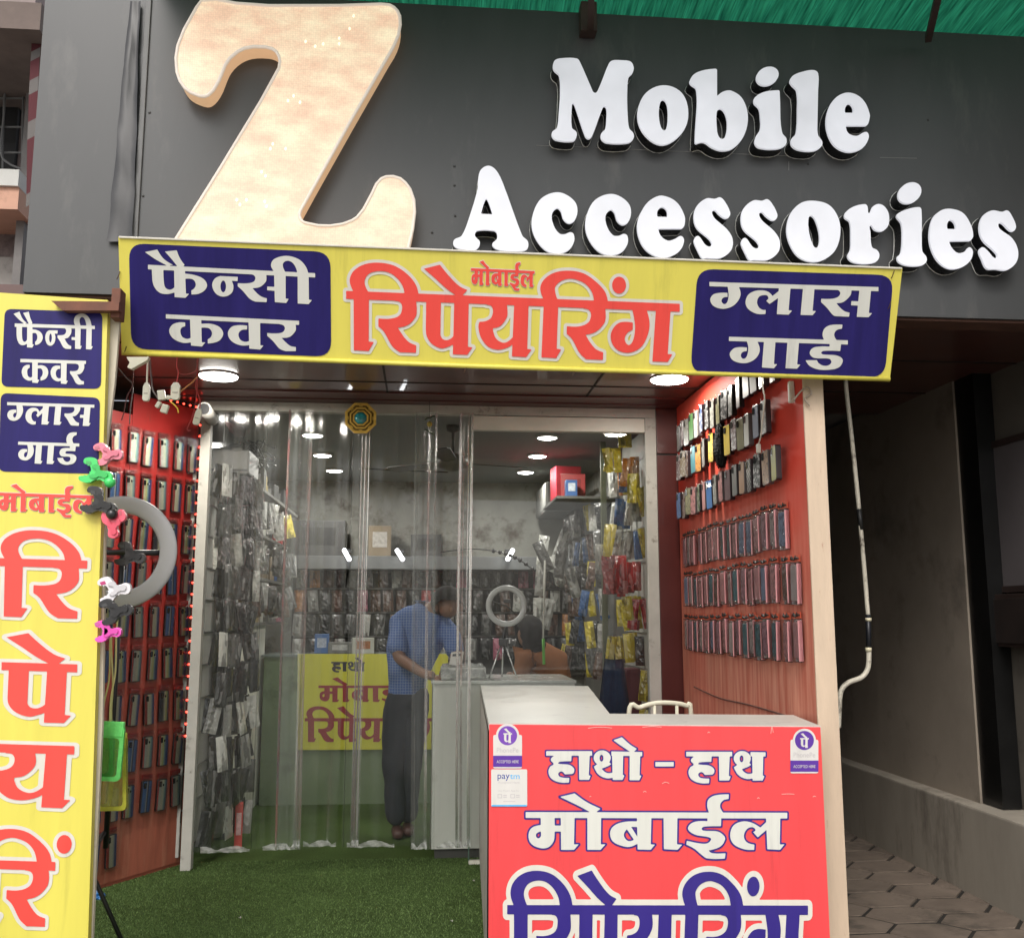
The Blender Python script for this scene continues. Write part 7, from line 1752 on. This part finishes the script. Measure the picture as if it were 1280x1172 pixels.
# ------------------------------------------------------------------ clear strip curtain and glass door
M_PVC = clear('pvc_strip', gloss=.9, rough=.08, haze=.022, streak=.10, tint=(.965, .975, .965), hazecol=(.72, .75, .72), bump=.25, sc=(14, 14, .45))
M_PVC2 = clear('pvc_band', gloss=1, rough=.10, haze=.085, streak=.14, tint=(.93, .945, .935), hazecol=(.72, .76, .74), bump=.25, sc=(40, 40, .5))
def strip(px0, px1, y, pyb, label, seed, m=None):
    xa, xb = U(px0, 800, y).x, U(px1, 800, y).x; zb0 = U(400, pyb, y).z
    rt = thing('curtain_strip', label, 'curtain strip', ((xa + xb) / 2, y, 2.8), 'clear plastic curtain strips in the doorway')
    r_ = random.Random(seed); ph = [r_.uniform(0, 6) for _ in range(4)]; nx_ = 26; nz_ = 24; g = []
    bm = bmesh.new()
    for j in range(nz_ + 1):
        t = j / nz_; z = 2.79 + (zb0 - 2.79) * t; row = []
        for i in range(nx_ + 1):
            u = i / nx_; x = xa + (xb - xa) * u + .008 * math.sin(3 * t + ph[0])
            edge = .010 * (math.exp(-((u) / .09) ** 2) - math.exp(-((1 - u) / .09) ** 2))
            yy = y + .012 * math.sin(u * 7 + ph[1] + 1.2 * t) * (.4 + t) + .0035 * math.sin(u * 17 + ph[2]) + edge
            row.append(bm.verts.new((x, yy, z)))
        g.append(row)
    for j in range(nz_):
        for i in range(nx_): bm.faces.new((g[j][i], g[j][i + 1], g[j + 1][i + 1], g[j + 1][i]))
    fin(bm, 'film', m or M_PVC, rt, True)
    # welded lower hem, bright and crinkled; thicker folded side edge
    bm = bmesh.new(); a = []
    for i in range(nx_ + 1):
        p = g_last[i] if False else None
    xs = [xa + (xb - xa) * i / 30 for i in range(31)]
    pts = [Vector((x, y - .012 + .006 * r_.uniform(-1, 1), zb0 + .012 + .002 * math.sin(i * .5 + ph[3]) + r_.uniform(-.001, .001))) for i, x in enumerate(xs)]
    i0 = int(r_.uniform(2, 7)); i1 = int(r_.uniform(22, 30))
    rows = []
    for k in range(4):
        hh = .034 * k / 3
        rows.append([bm.verts.new(p + Vector((0, .006 * math.sin(k * 1.7 + i * .9) + r_.uniform(-.0015, .0015), -.012 + hh * (.35 + .75 * abs(math.sin(i * .21 + ph[2])))))) for i, p in enumerate(pts[i0:i1])])
    for A, B in zip(rows, rows[1:]):
        for i in range(len(A) - 1): bm.faces.new((A[i], A[i + 1], B[i + 1], B[i]))
    fin(bm, 'hem', clear('pvc_hem', gloss=1, rough=.12, haze=.35, streak=.6, sc=(9, 9, 40), hazecol=(.85, .86, .84), bump=.5), rt, True)
    bm = bmesh.new(); tube(bm, [Vector((xa + .004, y + .02, 2.78)), Vector((xa + .006, y + .018, 1.6)), Vector((xa + .004, y + .02, zb0))], .0022, 5); fin(bm, 'fold_edge', clear('pvc_fold', gloss=.6, rough=.15, haze=.03, streak=.12, sc=(30, 30, .8), hazecol=(.75, .78, .74)), rt, True)
strip(252, 330, 6.24, 1062, 'clear curtain strip at the left door frame', 1)
strip(322, 401, 6.20, 1060, 'clear curtain strip second from the left door frame', 2)
strip(376, 430, 6.225, 1057, 'clear curtain strip left of the gap below the gold mirror', 3)
strip(434, 520, 6.235, 1059, 'clear curtain strip right of the gap below the gold mirror', 4)
strip(516, 545, 6.19, 1063, 'narrow milky curtain strip hanging in front of the bending man', 5, M_PVC2)
strip(444, 456, 6.19, 1058, 'very narrow folded curtain strip below the right side of the gold mirror', 8, M_PVC2)
strip(572, 590, 6.19, 1062, 'narrow folded curtain strip along the glass door edge', 9, M_PVC2)
strip(352, 384, 6.18, 1060, 'narrow milky curtain strip over the left end of the yellow signboard', 10, M_PVC2)
strip(540, 590, 6.225, 1062, 'clear curtain strip beside the glass door over the white cabinet', 6)
gd = thing('glass_door', 'sliding glass door panel with a cream header on the right half of the entrance', 'glass door', (.9, 6.3, 0))
gx0, gx1 = U(588, 700, 6.33).x, XR0 - .002
bm = bmesh.new(); gz = 2.70
f = [bm.verts.new(p) for p in ((gx0, 6.33, .02), (gx1, 6.33, .02), (gx1, 6.33, gz), (gx0, 6.33, gz))]; bm.faces.new(f)
fin(bm, 'pane', clear('door_glass', gloss=1, rough=.012, haze=.012, streak=.03, tint=(.95, .965, .955), sc=(8, 8, 2), hazecol=(.7, .72, .70)), gd)
box('header', mat('header_cream', (.66, .64, .56), .45, var=.06), gd, gx0, XR0 - .001, 6.30, 6.36, gz + .001, 2.795, .003)
bm = bmesh.new(); tube(bm, [(gx0, 6.33, .02), (gx0, 6.33, gz)], .004, 6); fin(bm, 'pane_edge', mat('green_edge', (.10, .16, .13), .2), gd)
box('bottom_rail', mat('header_cream', (.66, .64, .56), .45), gd, gx0, XR0 - .001, 6.31, 6.35, .0, .0195)

for px, py, a in ((300, 1146, 20), (565, 1150, -30), (592, 1100, 50)):
    p = PZ(.016).at(px, py); bm = bmesh.new(); M_ = Matrix.Translation(p) @ Matrix.Rotation(R(a), 4, 'Z') @ Matrix.Rotation(R(14), 4, 'X'); g = []
    for j in range(4): g.append([bm.verts.new(M_ @ Vector((-.007 + .0045 * i, -.004 + .003 * j, .004 * math.sin(i * 2 + j)))) for i in range(4)])
    for j in range(3):
        for i in range(3): bm.faces.new((g[j][i], g[j][i + 1], g[j + 1][i + 1], g[j + 1][i]))
    tag(fin(bm, 'paper_scrap', mat('scrap_white', (.28, .28, .25), .7), None, True), 'tiny white paper scrap lying on the green turf', 'scrap', 'paper scraps on the turf')
